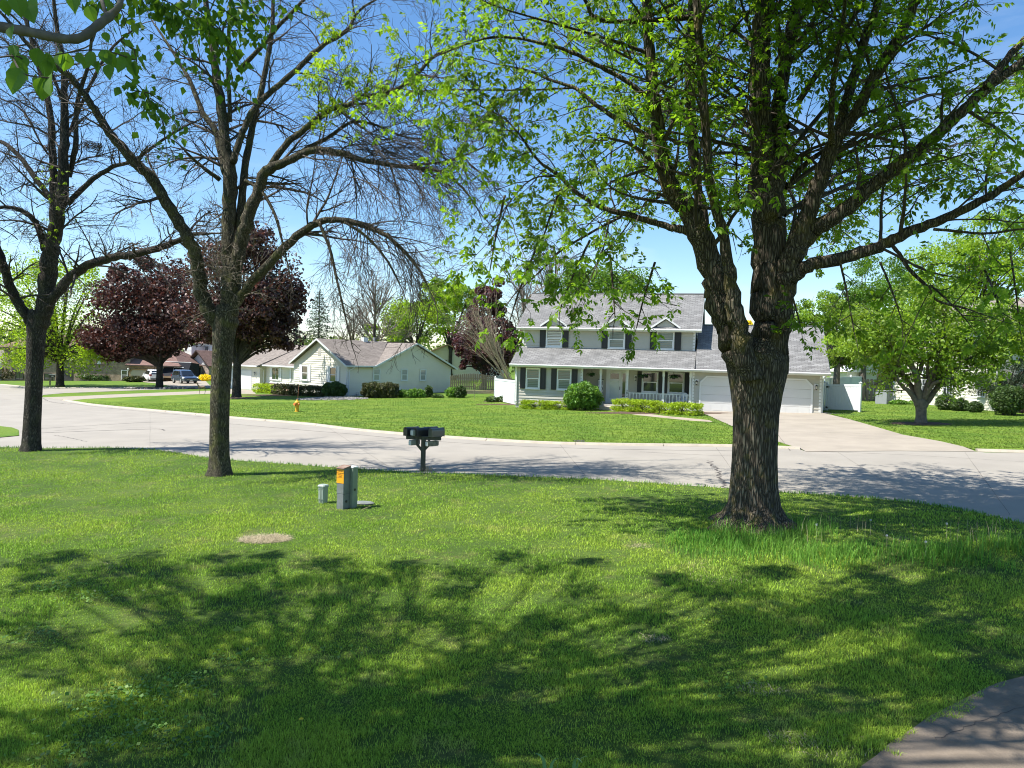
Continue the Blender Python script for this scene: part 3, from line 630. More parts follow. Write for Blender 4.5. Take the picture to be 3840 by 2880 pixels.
def limb_split(lm, tw_, px, d0, d1, nb, spawn, k=None, kt0=.25, lenf=1.0, rs=1.0, mat=None, sd=None, Cs=None):
    # the limb itself goes to lm, everything it carries to tw_
    tmp = MB(); pts, rad = limb(lm, px, d0, d1, Cs or CURC, r_, None, n=nb, spawn=False, rs=rs)
    if spawn:
        L = sum((b - a).length for a, b in zip(pts, pts[1:])); kk = k if k is not None else int(L * CURK)
        for j in range(kk):
            t = kt0 + (1 - kt0) * (j + r_.random()) / kk; i = min(int(t * (len(pts) - 1)), len(pts) - 2)
            dd = (pts[i + 1] - pts[i]).normalized(); an = R(r_.uniform(*(sd or (35, 75))))
            nd = dd * math.cos(an) + rperp(dd, r_) * math.sin(an)
            grow(tw_, pts[i].copy(), nd, lenf * r_.uniform(1.0, 2.4) * (1.25 - .6 * t), min(max(rad[i] * r_.uniform(.2, .45), .011), .05), 0, Cs or CURC, r_, CURT)
        grow(tw_, pts[-1].copy(), (pts[-1] - pts[-2]).normalized(), 1.3 * lenf, rad[-1] * .8, 0, Cs or CURC, r_, CURT)
    return pts
CUR, CURC, CURK, CURT = ash, C_leafy, 1.9, tips
L_([(750, 376, 30), (741, 354, 33), (731, 330, 31), (722, 303, 29)] + [TA(420, 1560, 150), TA(300, 1250, 125), TA(185, 1100, 105), TA(130, 900, 85), TA(85, 600, 72), TA(55, 300, 60), TA(40, 0, 55), (646, -60, 8), (642, -130, 5)], DA - .1, DA - .5, nb=20, kt0=.35)
L_([(752, 380, 24), (741, 345, 22), (735, 310, 18), TA(520, 1600, 75), TA(480, 1350, 62), TA(410, 1100, 55), TA(375, 700, 52), TA(345, 300, 50), TA(325, 0, 45), (694, -70, 6), (690, -140, 4)], DA - .45, DA - 1.6, nb=16, kt0=.5)
L_([TA(400, 1500, 60), TA(355, 1200, 60), TA(310, 900, 62), TA(290, 500, 60), TA(300, 200, 55), TA(300, 0, 50), (690, -50, 7), (684, -130, 4)], DA + .35, DA + 1.3, nb=14, kt0=.3)
L_([(767, 378, 36), (769, 354, 37), (771, 330, 37), (770, 295, 38), TA(745, 1500, 200), TA(735, 1200, 190), TA(725, 1000, 180), TA(700, 850, 130), TA(690, 500, 120), TA(695, 250, 110), TA(710, 0, 95), (764, -60, 13), (766, -150, 7)], DA, DA + .3, nb=20, kt0=.45)
L_([TA(760, 1150, 110), TA(800, 950, 100), TA(802, 600, 85), TA(830, 400, 75), TA(875, 150, 68), TA(900, 0, 58), (800, -60, 7), (806, -140, 4)], DA + .1, DA + 1.5, nb=16, kt0=.3)
L_([(777, 350, 22), TA(830, 1700, 130), TA(850, 1550, 140), TA(905, 1400, 120), TA(980, 1200, 105), TA(1050, 1000, 95), TA(1115, 830, 88), TA(1180, 740, 72), TA(1260, 620, 72), TA(1330, 480, 70), TA(1420, 330, 72), TA(1500, 200, 70), TA(1580, 0, 60), (925, -60, 7), (940, -130, 4)], DA - .1, DA - 1.2, nb=20, kt0=.35)
L_([TA(1105, 830, 40), TA(1100, 700, 38), TA(1110, 500, 34), TA(1140, 300, 30), TA(1170, 130, 26), TA(1185, -60, 18)], DA - .7, DA - 1.9, nb=10)
L_([TA(1120, 820, 60), TA(1180, 620, 60), TA(1230, 450, 60), TA(1290, 250, 56), TA(1370, 0, 48), (885, -50, 6), (893, -120, 4)], DA - .6, DA + .8, nb=12)
L_([TA(900, 1450, 105), TA(1000, 1330, 110), TA(1100, 1265, 95), TA(1250, 1150, 90), TA(1450, 980, 82), TA(1600, 870, 80), TA(1750, 740, 75), TA(1900, 600, 70), TA(2050, 470, 62), TA(2212, 350, 52), TA(2420, 200, 36), TA(2700, 40, 20)], DA - .2, DA - 1.8, nb=16)
L_([TA(2000, 500, 55), TA(2080, 380, 50), TA(2212, 230, 42), TA(2400, 60, 30)], DA - 1.5, DA - 1.2, nb=10)
L_([TA(860, 1620, 90), TA(950, 1540, 82), TA(1100, 1500, 80), TA(1350, 1430, 74), TA(1500, 1360, 70), TA(1700, 1280, 62), TA(1900, 1190, 56), TA(2080, 1090, 50), TA(2212, 1000, 44), TA(2500, 860, 32), TA(2800, 760, 18)], DA - .3, DA - 1.9, nb=16)
L_([TA(1690, 1320, 20), TA(1850, 1335, 18), TA(2000, 1345, 17), TA(2212, 1320, 14), TA(2450, 1330, 8)], DA - 1.1, DA - 1.7, nb=8)
L_([TA(1440, 1400, 26), TA(1490, 1460, 26), TA(1560, 1560, 26), TA(1660, 1659, 22), (938, 301, 3), (965, 308, 2.2)], DA - .9, DA - 1.5, nb=8, lenf=.7)
L_([TB(2080, 640, 34), TB(1900, 500, 30), TB(1750, 420, 27), TB(1600, 340, 24), TB(1440, 285, 20), TB(1200, 235, 16), TB(1000, 245, 12), TB(700, 360, 7)], DA - .3, DA - .4, nb=8)
L_([TB(2070, 860, 34), TB(1850, 740, 30), TB(1700, 640, 26), TB(1590, 550, 22), TB(1440, 500, 18), TB(1300, 440, 14), TB(1100, 400, 9)], DA - .3, DA + .6, nb=8)
L_([TB(1600, 545, 13), TB(1300, 560, 11), TB(1000, 560, 9), TB(700, 560, 7), TB(560, 580, 4)], DA + .5, DA + .9, nb=6)
L_([TA(350, 1350, 54), TA(230, 1320, 50), TB(2157, 1410, 42), TB(1950, 1345, 36), TB(1750, 1290, 30), TB(1600, 1200, 26), TB(1480, 1090, 22), TB(1350, 990, 17), TB(1250, 850, 13), TB(1150, 740, 10), TB(1000, 660, 8), TB(850, 590, 6), TB(700, 555, 4)], DA - .2, DA + 1.0, nb=10, k=24)
L_([TB(1880, 1345, 16), TB(1700, 1440, 15), TB(1500, 1560, 13), TB(1400, 1659, 11), TB(1290, 1760, 8)], DA + .3, DA - .6, nb=8)
L_([TB(1800, 1370, 12), TB(1760, 1550, 11), TB(1690, 1720, 8)], DA - .6, DA - 1.2, nb=6, lenf=.7)
L_([TB(1520, 1100, 12), TB(1330, 1110, 10), TB(1180, 1260, 8), TB(1090, 1450, 6), TB(960, 1600, 4)], DA + .5, DA - .2, nb=6, lenf=.7)
L_([TA(330, 100, 34), TB(1780, 130, 26), TB(1650, 0, 22), (570, -40, 2.5)], DA - 1, DA - 1.6, nb=6)
L_([TB(2040, 330, 24), TB(1700, 215, 17), TB(1400, 130, 13), TB(1100, 40, 9), TB(950, -30, 6)], DA - .4, DA - 1.9, nb=6)
L_([TA(640, 1050, 34), TA(560, 1200, 24), TB(2090, 1250, 22), TB(1850, 1190, 12), TB(1700, 1050, 9)], DA - .2, DA - 1.5, nb=6, lenf=.7)
L_([TA(850, 1080, 34), TA(920, 980, 34), TA(1010, 900, 30), TA(1090, 860, 16)], DA + .3, DA + .2, nb=8, k=2)
L_([TA(1140, 910, 24), TA(1250, 860, 20), TA(1400, 840, 17), TA(1560, 860, 13), TA(1750, 900, 10), TA(2000, 1000, 9)], DA - .3, DA + .8, nb=6)
# drooping sprays down in front of the white house and in front of the crab apple
for (x, y, dx, dy, d) in [(560, 190, -20, 60, .3), (590, 240, -30, 70, .8), (610, 255, 5, 62, -.4), (655, 262, -18, 64, .2), (540, 240, -30, 80, .9), (840, 262, 14, 70, -.8), (880, 262, 22, 60, -.6), (930, 285, 40, 40, -.9), (985, 270, 20, 55, -.9), (1010, 250, 10, 80, -.7), (505, 195, -15, 75, .7), (790, 290, 10, 35, -.8)]:
    L_([(x, y, 2.6), (x + dx * .4, y + dy * .35, 2.3), (x + dx * .75, y + dy * .7, 1.8), (x + dx, y + dy, 1.2)], DA + d, DA + d * 1.4, nb=5, k=5, lenf=.34, kt0=.1)
# rear and upper crown (mostly above and behind what the picture shows)
for i in range(12):
    a = R(i * 137.5); zb = A0.z + r_.uniform(5.0, 11.5); el = R(r_.uniform(8, 50)); ln = r_.uniform(2.8, 5.2) * (1 if zb < 9 else .8)
    if math.sin(a) < -.15: zb = max(zb, 8.6)
    p = Vector((A0.x + .3 + r_.uniform(-.6, .6), A0.y + .5, zb)); d = Vector((math.cos(a) * math.cos(el), math.sin(a) * math.cos(el), math.sin(el))); pts = [p]; rad = [.07]
    for k in range(6): d = (d + Vector((r_.gauss(0, .09), r_.gauss(0, .09), r_.gauss(.03, .06)))).normalized(); p = p + d * ln / 6; pts.append(p); rad.append(.07 - .01 * (k + 1))
    tw.tube(pts, rad, 5, cap=False)
    for k in range(9):
        t = .25 + .75 * (k + r_.random()) / 9; j = min(int(t * 6), 5); dd = (pts[j + 1] - pts[j]).normalized(); an = R(r_.uniform(35, 70))
        grow(tw, pts[j].lerp(pts[j + 1], r_.random()), dd * math.cos(an) + rperp(dd, r_) * math.sin(an), r_.uniform(1.0, 2.2), .02, 0, C_leafy, r_, tips)
tw.build('branches', M_twig, ash, kind='stuff')
print('ash tips', len(tips), 'tw', len(tw.v))
compound(tips, r_, m=M_leafA, parent=ash, size=.115, rach=.21, keep=.52)

# ---- nearly bare trees on the left
C_bare = [dict(seg=9, wig=.09, up=-.035, end=.3, n=4, kids=9, ref=1.8, t0=.12, ang=(25, 60), len=(.35, .6), rmin=.0065, tp=0),
          dict(seg=6, wig=.13, up=-.02, end=.4, n=3, kids=6, ref=.8, t0=.12, ang=(28, 62), len=(.32, .55), rmin=.0048, tp=0),
          dict(seg=4, wig=.17, up=.02, end=.5, n=3, kids=0, ref=1, t0=.2, ang=(30, 60), len=(.5, .7), rmin=.0036, tp=.05, tl=1)]
r_ = random.Random(8)
def trunk_rings(base, rows, lob=.02, n=32, amp=.35):
    rings = []
    D = base.y
    for (px, py, w, fl) in rows:
        p = at(px, py, D); rr = w * .5 * D / FPX / (1 + ((px - 512) / FPX) ** 2); rings.append(ringpts(p.x, D, p.z, rr, rr * .95, .6, lob, n=n, amp=fl * amp))
    out = []
    for a, b in zip(rings, rings[1:]):
        for t in (0, .5): out.append([tuple(u * (1 - t) + v * t for u, v in zip(p, q)) for p, q in zip(a, b)])
    return out + [rings[-1]]
t2 = thing('bare_tree', 'tall nearly leafless tree with long arching limbs, left of the mailboxes', 'tree')
B0 = gnd(220, 475.5); DB = B0.y
m_ = MB(); m_.loft(trunk_rings(B0, [(220, 481, 29, 1), (220, 475, 27.5, .6), (220, 468, 24.5, .2), (219.5, 455, 22.5, 0), (219.5, 430, 21.5, 0), (220, 400, 21.5, 0), (221.5, 370, 22, 0), (223, 345, 23, 0), (224.5, 328, 26, 0), (225, 318, 27, 0), (227, 305, 22, 0)]), True, True)
m_.build('trunk', M_barkB, t2, smooth=True)
tw = MB(); tips2 = []
CUR, CURC, CURK, CURT = t2, C_bare, 1.9, tips2
Lb = lambda *a, **k: L_(*a, mat=M_barkB, **k)
Lb([(221, 330, 17), TC(1260, 1850, 95), TC(1230, 1659, 85), TC(1180, 1500, 82), TC(1060, 1300, 76), TC(950, 1120, 72), TC(830, 1000, 70), TC(700, 850, 60), TC(600, 700, 52), TC(520, 580, 46), TC(440, 480, 42), TC(330, 400, 38), TC(200, 300, 32), TC(60, 140, 24), TC(-80, -20, 14)], DB, DB - 2.4, nb=14, kt0=.2)
Lb([(228, 325, 20), (230, 295, 19), TC(1430, 1659, 105), TC(1430, 1400, 90), TC(1430, 1100, 90), TC(1400, 900, 72), TC(1380, 700, 64), TC(1350, 500, 54), TC(1310, 200, 44), TC(1280, 0, 34), (203, -50, 4), (200, -90, 2.5)], DB, DB + .5, nb=14, kt0=.3)
Lb([TC(1400, 1080, 42), TC(1340, 820, 40), TC(1260, 700, 36), TC(1180, 500, 28), TC(1060, 300, 20), TC(960, 150, 12)], DB + .1, DB + 1.5, nb=8)
Lb([TC(1430, 760, 30), TC(1420, 400, 26), TC(1430, 100, 22), TC(1440, -120, 14)], DB + .3, DB - .8, nb=8)
Lb([(231, 315, 15), (234, 285, 14), TC(1480, 1600, 85), TC(1530, 1400, 85), TC(1600, 1200, 72), TC(1660, 1060, 66), TC(1800, 1000, 50), TC(1950, 935, 46), TC(2157, 960, 40), TB(200, 980, 36), TB(400, 1020, 30), TB(600, 1045, 24), TB(750, 1070, 20), TB(880, 1160, 14), TB(1000, 1330, 8)], DB, DB - 1.0, nb=14, k=24)
Lb([TB(560, 1030, 14), TB(800, 1000, 14), TB(960, 940, 10), TB(1100, 880, 7), TB(1200, 830, 4)], DB - .8, DB - 1.2, nb=6)
Lb([TC(1500, 1560, 50), TC(1500, 1300, 50), TC(1530, 1000, 46), TC(1580, 750, 40), TC(1640, 500, 34), TC(1690, 200, 28), TC(1700, 0, 22), (274, -50, 2.5)], DB + .1, DB + 1.6, nb=10)
Lb([TC(1650, 1080, 45), TC(1780, 900, 42), TC(1900, 800, 40), TC(2060, 680, 34), TC(2180, 650, 32), TB(250, 605, 30), TB(450, 570, 28), TB(600, 465, 24), TB(720, 345, 20), TB(950, 255, 14), TB(1150, 230, 8)], DB - .2, DB - .4, nb=10, k=36)
Lb([TC(1450, 1010, 46), TC(1500, 850, 42), TC(1580, 680, 38), TC(1700, 560, 36), TC(1850, 430, 34), TC(2000, 290, 30), TC(2157, 190, 26), TB(250, 60, 16), TB(420, -40, 10)], DB, DB + 1.2, nb=10)
Lb([TC(1480, 440, 30), TC(1600, 320, 28), TC(1700, 200, 26), TC(1850, 40, 20), TC(1980, -80, 12)], DB + .4, DB - .6, nb=8)
Lb([TC(1680, 1060, 30), TC(1900, 930, 28), TB(60, 850, 24), TB(200, 760, 20), TB(350, 780, 16), TB(520, 850, 12), TB(700, 870, 7)], DB - .1, DB + .8, nb=8, k=24)
arch = full([(500, 670), (535, 620), (570, 582), (640, 512), (690, 480), (745, 476), (800, 492), (850, 520), (900, 575), (925, 620)])
Lb([(x, y, w) for (x, y), w in zip(arch, [11, 10, 9.5, 8.5, 7, 6, 5, 4, 3, 1.6])], DB, DB - 1.5, nb=10, k=20, kt0=.3)
Lb([(319, 222, 3.5), (330, 250, 3.2), (338, 285, 2.6), (346, 320, 1.8), (352, 345, 1.2)], DB - .9, DB - 1.2, nb=6, k=14, lenf=.5)
Lb([(345, 222, 3.5), (368, 238, 3), (388, 262, 2.4), (400, 285, 1.5)], DB - 1.1, DB - 1.6, nb=6, k=14, lenf=.5)
Lb([(245, 180, 4), (262, 192, 3.6), (275, 215, 3), (283, 245, 2.2), (290, 275, 1.3)], DB - .2, DB - .9, nb=6, k=12, lenf=.6)
Lb([(220, 180, 5), (200, 165, 3.6), (186, 152, 2.6)], DB, DB - .6, nb=6, k=4, lenf=.5)
# weeping sprays of thin twigs on the right side
C_weep = [dict(seg=9, wig=.06, up=-.09, end=.3, n=4, kids=9, ref=1.8, t0=.12, ang=(14, 38), len=(.35, .6), rmin=.0065, tp=0),
          dict(seg=6, wig=.10, up=-.04, end=.4, n=3, kids=6, ref=.8, t0=.15, ang=(25, 55), len=(.3, .5), rmin=.006, tp=0),
          dict(seg=4, wig=.17, up=.02, end=.5, n=3, kids=0, ref=1, t0=.2, ang=(30, 60), len=(.5, .7), rmin=.0036, tp=.04, tl=1)]
for i in range(26):
    x = r_.uniform(325, 455); y = 155 + r_.uniform(-25, 25) if i % 3 else r_.uniform(120, 150)
    p = at(x, y, DB - r_.uniform(.2, 1.3)); grow(tw, p, Vector((r_.uniform(.2, .9), r_.uniform(-.4, .4), r_.uniform(-.5, .2))), r_.uniform(1.5, 2.9), .016, 0, C_weep, r_, None)
for i in range(16):
    x = r_.uniform(325, 420); y = 224 + max(0, (x - 370)) * .5
    p = at(x, y, DB - r_.uniform(.6, 1.4)); grow(tw, p, Vector((r_.uniform(-.1, .6), r_.uniform(-.4, .4), r_.uniform(-.7, 0))), r_.uniform(1.2, 2.6), .014, 0, C_weep, r_, None)
# a tangle of pale suckers round the first fork
sk = MB()
for i in range(46):
    p = at(225 + r_.uniform(-26, 20), 305 + r_.uniform(-50, 12), DB + r_.uniform(-.5, .1)); grow(sk, p, Vector((r_.uniform(-1, 1), r_.uniform(-1, .3), r_.uniform(-.3, .9))), r_.uniform(.5, 1.2), .010, 0, C_bare, r_, None)
sk.build('suckers', M_twigL, t2, kind='stuff')
tw.build('branches', M_twig, t2, kind='stuff')
# fresh leaves only at its upper right side
hv = []
for i in range(420):
    u = r_.random(); x = 300 + 130 * r_.random() ** .8; y = 20 + 115 * r_.random(); 
    cl = r_.choice([(322, 12), (331, 28), (345, 40), (330, 62), (322, 80), (335, 95), (350, 70), (372, 72), (365, 88), (392, 30), (380, 85), (310, 72), (318, 118), (345, 104), (400, 60), (420, 95), (412, 82), (330, 106), (353, 14), (322, 60), (308, 84)])
    hv.append((at(cl[0] + r_.gauss(0, 6), cl[1] + r_.gauss(0, 5), DB - .6 + r_.gauss(0, .4)), Vector((0, 0, -1))))
print('t2 tw', len(tw.v))
compound(hv, r_, m=M_leafL, parent=t2, size=.10, rach=.16)

t1 = thing('bare_tree', 'leafless tree with a dark trunk at the far left edge beside the street', 'tree', group=None)
D0 = gnd(31, 451); D1 = D0.y; r_ = random.Random(21)
m_ = MB(); m_.loft(trunk_rings(D0, [(31, 458, 31, 1), (31, 451, 27, .5), (31.5, 444, 24.5, .1), (32, 425, 22.5, 0), (33.5, 395, 21.5, 0), (35, 360, 22, 0), (36.5, 335, 24, 0), (37, 322, 27, 0), (39, 310, 26, 0)]), True, True)
m_.build('trunk', M_barkC, t1, smooth=True)
tw = MB(); CUR, CURT = t1, []
Lc = lambda *a, **k: L_(*a, mat=M_barkC, **k)
Lc([(40, 325, 18), (46, 300, 19), TC(300, 1659, 120), TC(340, 1450, 100), TC(380, 1250, 85), TC(400, 950, 66), TC(400, 650, 50), TC(395, 400, 40), TC(350, 150, 30), TC(330, -60, 20)], D1, D1 - .5, nb=14, kt0=.3)
Lc([TC(330, 1480, 60), TC(335, 1250, 58), TC(330, 1000, 52), TC(310, 700, 44), TC(250, 450, 34), TC(180, 200, 26), TC(120, 0, 16)], D1 + .2, D1 + 1.2, nb=8)
Lc([(34, 325, 14), (24, 312, 12), (14, 296, 11), (5, 272, 10), (-2, 250, 9), (-18, 215, 7), (-35, 170, 5)], D1, D1 - .8, nb=10, k=14)
Lc([(44, 312, 13), full([(110, 650)])[0] + (11,), full([(150, 603)])[0] + (11,), full([(190, 572)])[0] + (10,), full([(240, 558)])[0] + (9,), full([(300, 547)])[0] + (8,), full([(360, 530)])[0] + (7,), full([(410, 508)])[0] + (5,), full([(450, 505)])[0] + (3,)], D1, D1 - 1.5, nb=10, k=26)
Lc([TC(280, 1560, 50), TC(230, 1400, 42), TC(130, 1310, 34), TC(0, 1290, 26), TC(-150, 1350, 12)], D1, D1 - 1, nb=8)
Lc([TC(330, 1250, 40), TC(200, 1080, 38), TC(100, 950, 34), TC(0, 880, 28), TC(-160, 840, 16)], D1, D1 + 1, nb=8)
Lc([TC(420, 1270, 40), TC(560, 1130, 36), TC(700, 1040, 30), TC(830, 1000, 22), TC(1000, 880, 18), TC(1130, 800, 14), TC(1250, 740, 10)], D1 - .2, D1 - .6, nb=8, k=22)
Lc([TC(430, 1100, 36), TC(470, 900, 36), TC(480, 650, 30), TC(550, 400, 24), TC(580, 180, 18), TC(640, -40, 12)], D1 + .1, D1 - 1.2, nb=8)
Lc([TC(400, 900, 24), TC(520, 620, 24), TC(650, 360, 20), TC(760, 240, 14), TC(880, 150, 8)], D1, D1 + 1.4, nb=8)
Lc([TC(400, 660, 22), TC(340, 500, 22), TC(240, 300, 18), TC(100, 120, 14), TC(-50, 0, 10)], D1, D1 - 1, nb=8)
Lc([TC(450, 970, 14), TC(300, 960, 14), TC(150, 700, 12), TC(0, 610, 10)], D1, D1 + 1, nb=8)
for i in range(30):
    p = at(r_.uniform(0, 75), r_.uniform(10, 240), D1 + r_.uniform(-1, 1)); grow(tw, p, Vector((r_.uniform(-1, 1), r_.uniform(-.6, .6), r_.uniform(-.2, 1))), r_.uniform(1.2, 2.4), .018, 0, C_bare, r_, None)
tw.build('branches', M_twig, t1, kind='stuff')
hv = [(at(48 + r_.gauss(0, 9), 245 - r_.random() * 85, D1 - .5 + r_.gauss(0, .5)), Vector((0, 0, -1))) for i in range(60)]
compound(hv, r_, m=M_leafL, parent=t1, size=.08, rach=.12)
print('t1 tw', len(tw.v))
# nest in the far-left tree
ne = at(93, 146, D1 - .4); mb = MB()
for i in range(130):
    a = r_.uniform(0, 6.28); rr = .22 + r_.gauss(0, .05); z = r_.uniform(-.15, .12); d = Vector((-math.sin(a), math.cos(a), r_.uniform(-.5, .5))).normalized() * .16
    p = Vector((math.cos(a) * rr, math.sin(a) * rr, z)); mb.tube([p - d, p + d], [.008, .006], 3)
o = mb.build('bird_nest', M_twig); o.location = ne; tag(o, 'dark bundle of sticks in the far-left bare tree, a bird nest', 'nest')

# ---- near tree at the left: pale grey branch and large leaves reach into the picture
nt_ = thing('overhanging_tree', 'pale grey branch with large toothed leaves reaching in from the upper left corner', 'tree')
r_ = random.Random(5); tw = MB(); CUR = nt_
T0 = Vector((-8.2, 4.4, G(-8.2)))
m_ = MB(); m_.tube([T0 + Vector((0, 0, -.1)), T0 + Vector((0, 0, .4)), T0 + Vector((.1, .1, 2)), T0 + Vector((.2, .1, 4)), T0 + Vector((.5, .3, 7)), T0 + Vector((1, .5, 10)), T0 + Vector((1.2, .6, 12.5))], [.36, .27, .24, .22, .18, .11, .04], 20); m_.build('trunk', M_barkD, nt_, smooth=True)
lm = MB(); P = [T0 + Vector((.15, .1, 3.3)), at(-260, -10, 4.3), at(-120, 10, 4.2), at(-40, 20, 4.15), at(0, 27, 4.1), at(30, 32, 4.1), at(58, 38, 4.1), at(80, 38, 4.1), at(97, 26, 4.15), at(112, 14, 4.2), at(120, 4, 4.2), at(124, -20, 4.3), at(150, -60, 4.5), at(190, -110, 4.8)]
PP = [Vector(q) for q in cat_rom([tuple(p) for p in P], 5)]; rr = [max(.012, .05 - .0009 * i + .003 * math.sin(i * 1.7)) * (1 if i > 8 else 1.4) for i in range(len(PP))]; rr = [r if i < 42 else r * (1 - (i - 42) * .03) for i, r in enumerate(rr)]
rr = [(.024 + .010 * max(0, 1 - i / 34) + .002 * math.sin(i * 1.9)) if i < 45 else .020 - .0008 * (i - 45) for i in range(len(PP))]
lm.tube(PP, rr, 12); lm.build('limb', M_barkD, nt_, smooth=True)
lm = MB(); PP = [Vector(q) for q in cat_rom([tuple(p) for p in [at(108, 18, 4.2), at(104, 8, 4.2), at(100, -8, 4.25), at(92, -40, 4.3)]], 4)]; lm.tube(PP, [.014 - .0006 * i for i in range(len(PP))], 8); lm.build('limb', M_barkD, nt_, smooth=True)
# individually visible big leaves
def leafshape(mb, base, d, nrm, L):
    d = d.normalized(); s = d.cross(nrm).normalized(); nrm = s.cross(d).normalized(); prof = [(0, 0), (.10, .20), (.25, .35), (.45, .38), (.65, .28), (.85, .12), (1, 0)]
    V = []; F = []
    for t, w in prof: c_ = base + d * (t * L) - nrm * (L * .12 * t * t); V += [tuple(c_ + s * (w * L) + nrm * (w * L * .30)), tuple(c_), tuple(c_ - s * (w * L) + nrm * (w * L * .30))]
    for k in range(6): a = 3 * k; F += [(a, a + 1, a + 4, a + 3), (a + 1, a + 2, a + 5, a + 4)]
    mb.add(V, F)
big = [(15, 2, 4, 17), (28, 14, 4.1, 17), (30, 7, 4.2, 15), (12, 32, 4, 12), (13, 50, 4, 10), (17, 54, 4.2, 9), (14, 68, 4, 16), (20, 62, 4.1, 15), (10, 73, 4.2, 11), (22, 78, 3.9, 19), (17, 82, 4, 16), (36, 80, 4.1, 13), (42, 82, 4, 14), (51, 84, 3.9, 20), (45, 86, 3.9, 18), (38, 55, 4.3, 14), (46, 60, 4.4, 15), (47, 67, 4.4, 13), (60, 58, 4.7, 13), (68, 60, 4.7, 14), (77, 58, 4.6, 10), (89, 58, 4.8, 13), (89, 62, 4.9, 10), (102, 56, 4.7, 13), (99, 66, 4.8, 10), (107, 58, 4.7, 12), (110, 70, 4.8, 13), (121, 58, 4.9, 12), (125, 64, 5, 13), (130, 68, 5, 12), (135, 66, 5, 11), (72, 3, 4.4, 12), (80, 6, 4.5, 12), (104, 36, 5, 8), (88, 12, 4.8, 13), (2, 5, 4, 12)]
for (x, y, d, w) in big:
    mb = MB(); w *= 1.25; p = at(x, y - w * .4, d); L = w * 1.05 * d / FPX
    leafshape(mb, Vector((0, 0, 0)), Vector((r_.uniform(-.5, .6), r_.uniform(-.4, .4), -1)), Vector((r_.uniform(-.7, .7), -1, r_.uniform(-.2, .9))), L)
    mb.tube([Vector((0, 0, 0)), Vector((r_.uniform(-.02, .02), 0, .05))], [.0015, .0015], 3)
    o = mb.build('leaf', M_leafN, nt_); o.location = p
for chain in [[(-20, 60, 4.1), (15, 56, 4.0), (30, 62, 4.3), (60, 54, 4.6), (100, 50, 4.7), (135, 60, 5)], [(97, 26, 4.15), (90, 45, 4.5), (70, 52, 4.7)], [(-30, 20, 4), (5, 40, 4), (14, 60, 4), (24, 74, 3.9), (50, 78, 3.9)], [(30, 32, 4.1), (28, 20, 4.1), (26, 0, 4.1)]]:
    PP = [Vector(q) for q in cat_rom([tuple(at(*c)) for c in chain], 4)]; tw.tube(PP, [.005] * len(PP), 4)
# hanging leafy sprays, a little further away
lf = []
def hang(x0, y0, x1, y1, d, n, sp=7):
    P0, P1 = at(x0, y0, d), at(x1, y1, d * 1.02); tw.tube([P0, P0.lerp(P1, .5) + Vector((0, 0, .05)), P1], [.006, .005, .003], 4)
    for i in range(n):
        t = r_.random(); lf.append(P0.lerp(P1, t) + Vector((r_.gauss(0, sp * d / FPX), r_.gauss(0, .12), r_.gauss(-.02, sp * .8 * d / FPX))))
for a in [(140, -8, 200, 25, 6.5, 80), (150, -8, 185, 40, 6.5, 50), (170, -8, 235, 50, 7, 80), (190, -8, 260, 40, 7, 80), (200, 10, 240, 60, 7, 60), (215, -8, 262, 20, 7, 60), (225, 20, 245, 62, 7.2, 36), (215, 40, 232, 82, 7.2, 30), (190, 30, 196, 80, 7.2, 24), (120, 40, 150, 75, 6.2, 10), (125, 75, 155, 110, 6.5, 36), (130, 90, 170, 108, 6.5, 30), (150, 98, 180, 130, 6.8, 34), (160, 110, 168, 160, 6.8, 12), (163, 148, 176, 158, 6.8, 10), (228, 60, 236, 102, 7.3, 22), (240, 0, 268, 35, 7.5, 34), (80, -8, 135, 20, 6.2, 60), (110, -8, 130, 35, 5.8, 16), (250, -8, 300, 12, 7.8, 24), (130, 46, 138, 68, 5.6, 12), (170, 45, 180, 62, 6.8, 8), (95, -8, 170, 6, 6.5, 60), (150, 10, 200, 14, 7, 40)]: hang(*a)
# unseen crown overhead, shaped to shade the near lawn
bl = []
for i in range(8):
    a = R(i * 137.5 + 20); zb = T0.z + r_.uniform(5.5, 12.0); el = R(r_.uniform(-5, 40)); ln = r_.uniform(3.5, 7.6)
    p = Vector((T0.x + .5, T0.y + .2, zb)); d = Vector((math.cos(a) * math.cos(el), math.sin(a) * math.cos(el), math.sin(el))); pts = [p]; rad = [.06]
    for k in range(6): d = (d + Vector((r_.gauss(.03, .09), r_.gauss(.0, .09), r_.gauss(-.02, .06)))).normalized(); p = p + d * ln / 6; pts.append(p); rad.append(.06 - .008 * (k + 1))
    tw.tube(pts, rad, 5, cap=False)
    for k in range(12):
        t = .2 + .8 * (k + r_.random()) / 12; j = min(int(t * 6), 5); dd = (pts[j + 1] - pts[j]).normalized(); an = R(r_.uniform(35, 80)); q = pts[j].lerp(pts[j + 1], r_.random())
        e = q + (dd * math.cos(an) + rperp(dd, r_) * math.sin(an)) * r_.uniform(.5, 1.6); tw.tube([q, q.lerp(e, .5) + Vector((0, 0, .03)), e], [.012, .008, .004], 3, cap=False)
        for kk in range(46): v = q.lerp(e, .2 + .9 * r_.random()) + Vector((r_.gauss(0, .13), r_.gauss(0, .13), r_.gauss(-.05, .12))); bl.append(v)
def visible(v, mg=25):
    w_ = v - Vector((0, 0, CH)); z = w_.dot(cw)
    if z < .3: return False
    x = 512 + FPX * w_.dot(cr) / z; y = 384 - FPX * w_.dot(cu) / z
    return -mg < x < 1024 + mg and y > -mg
bl = [v for v in bl if not visible(v)]
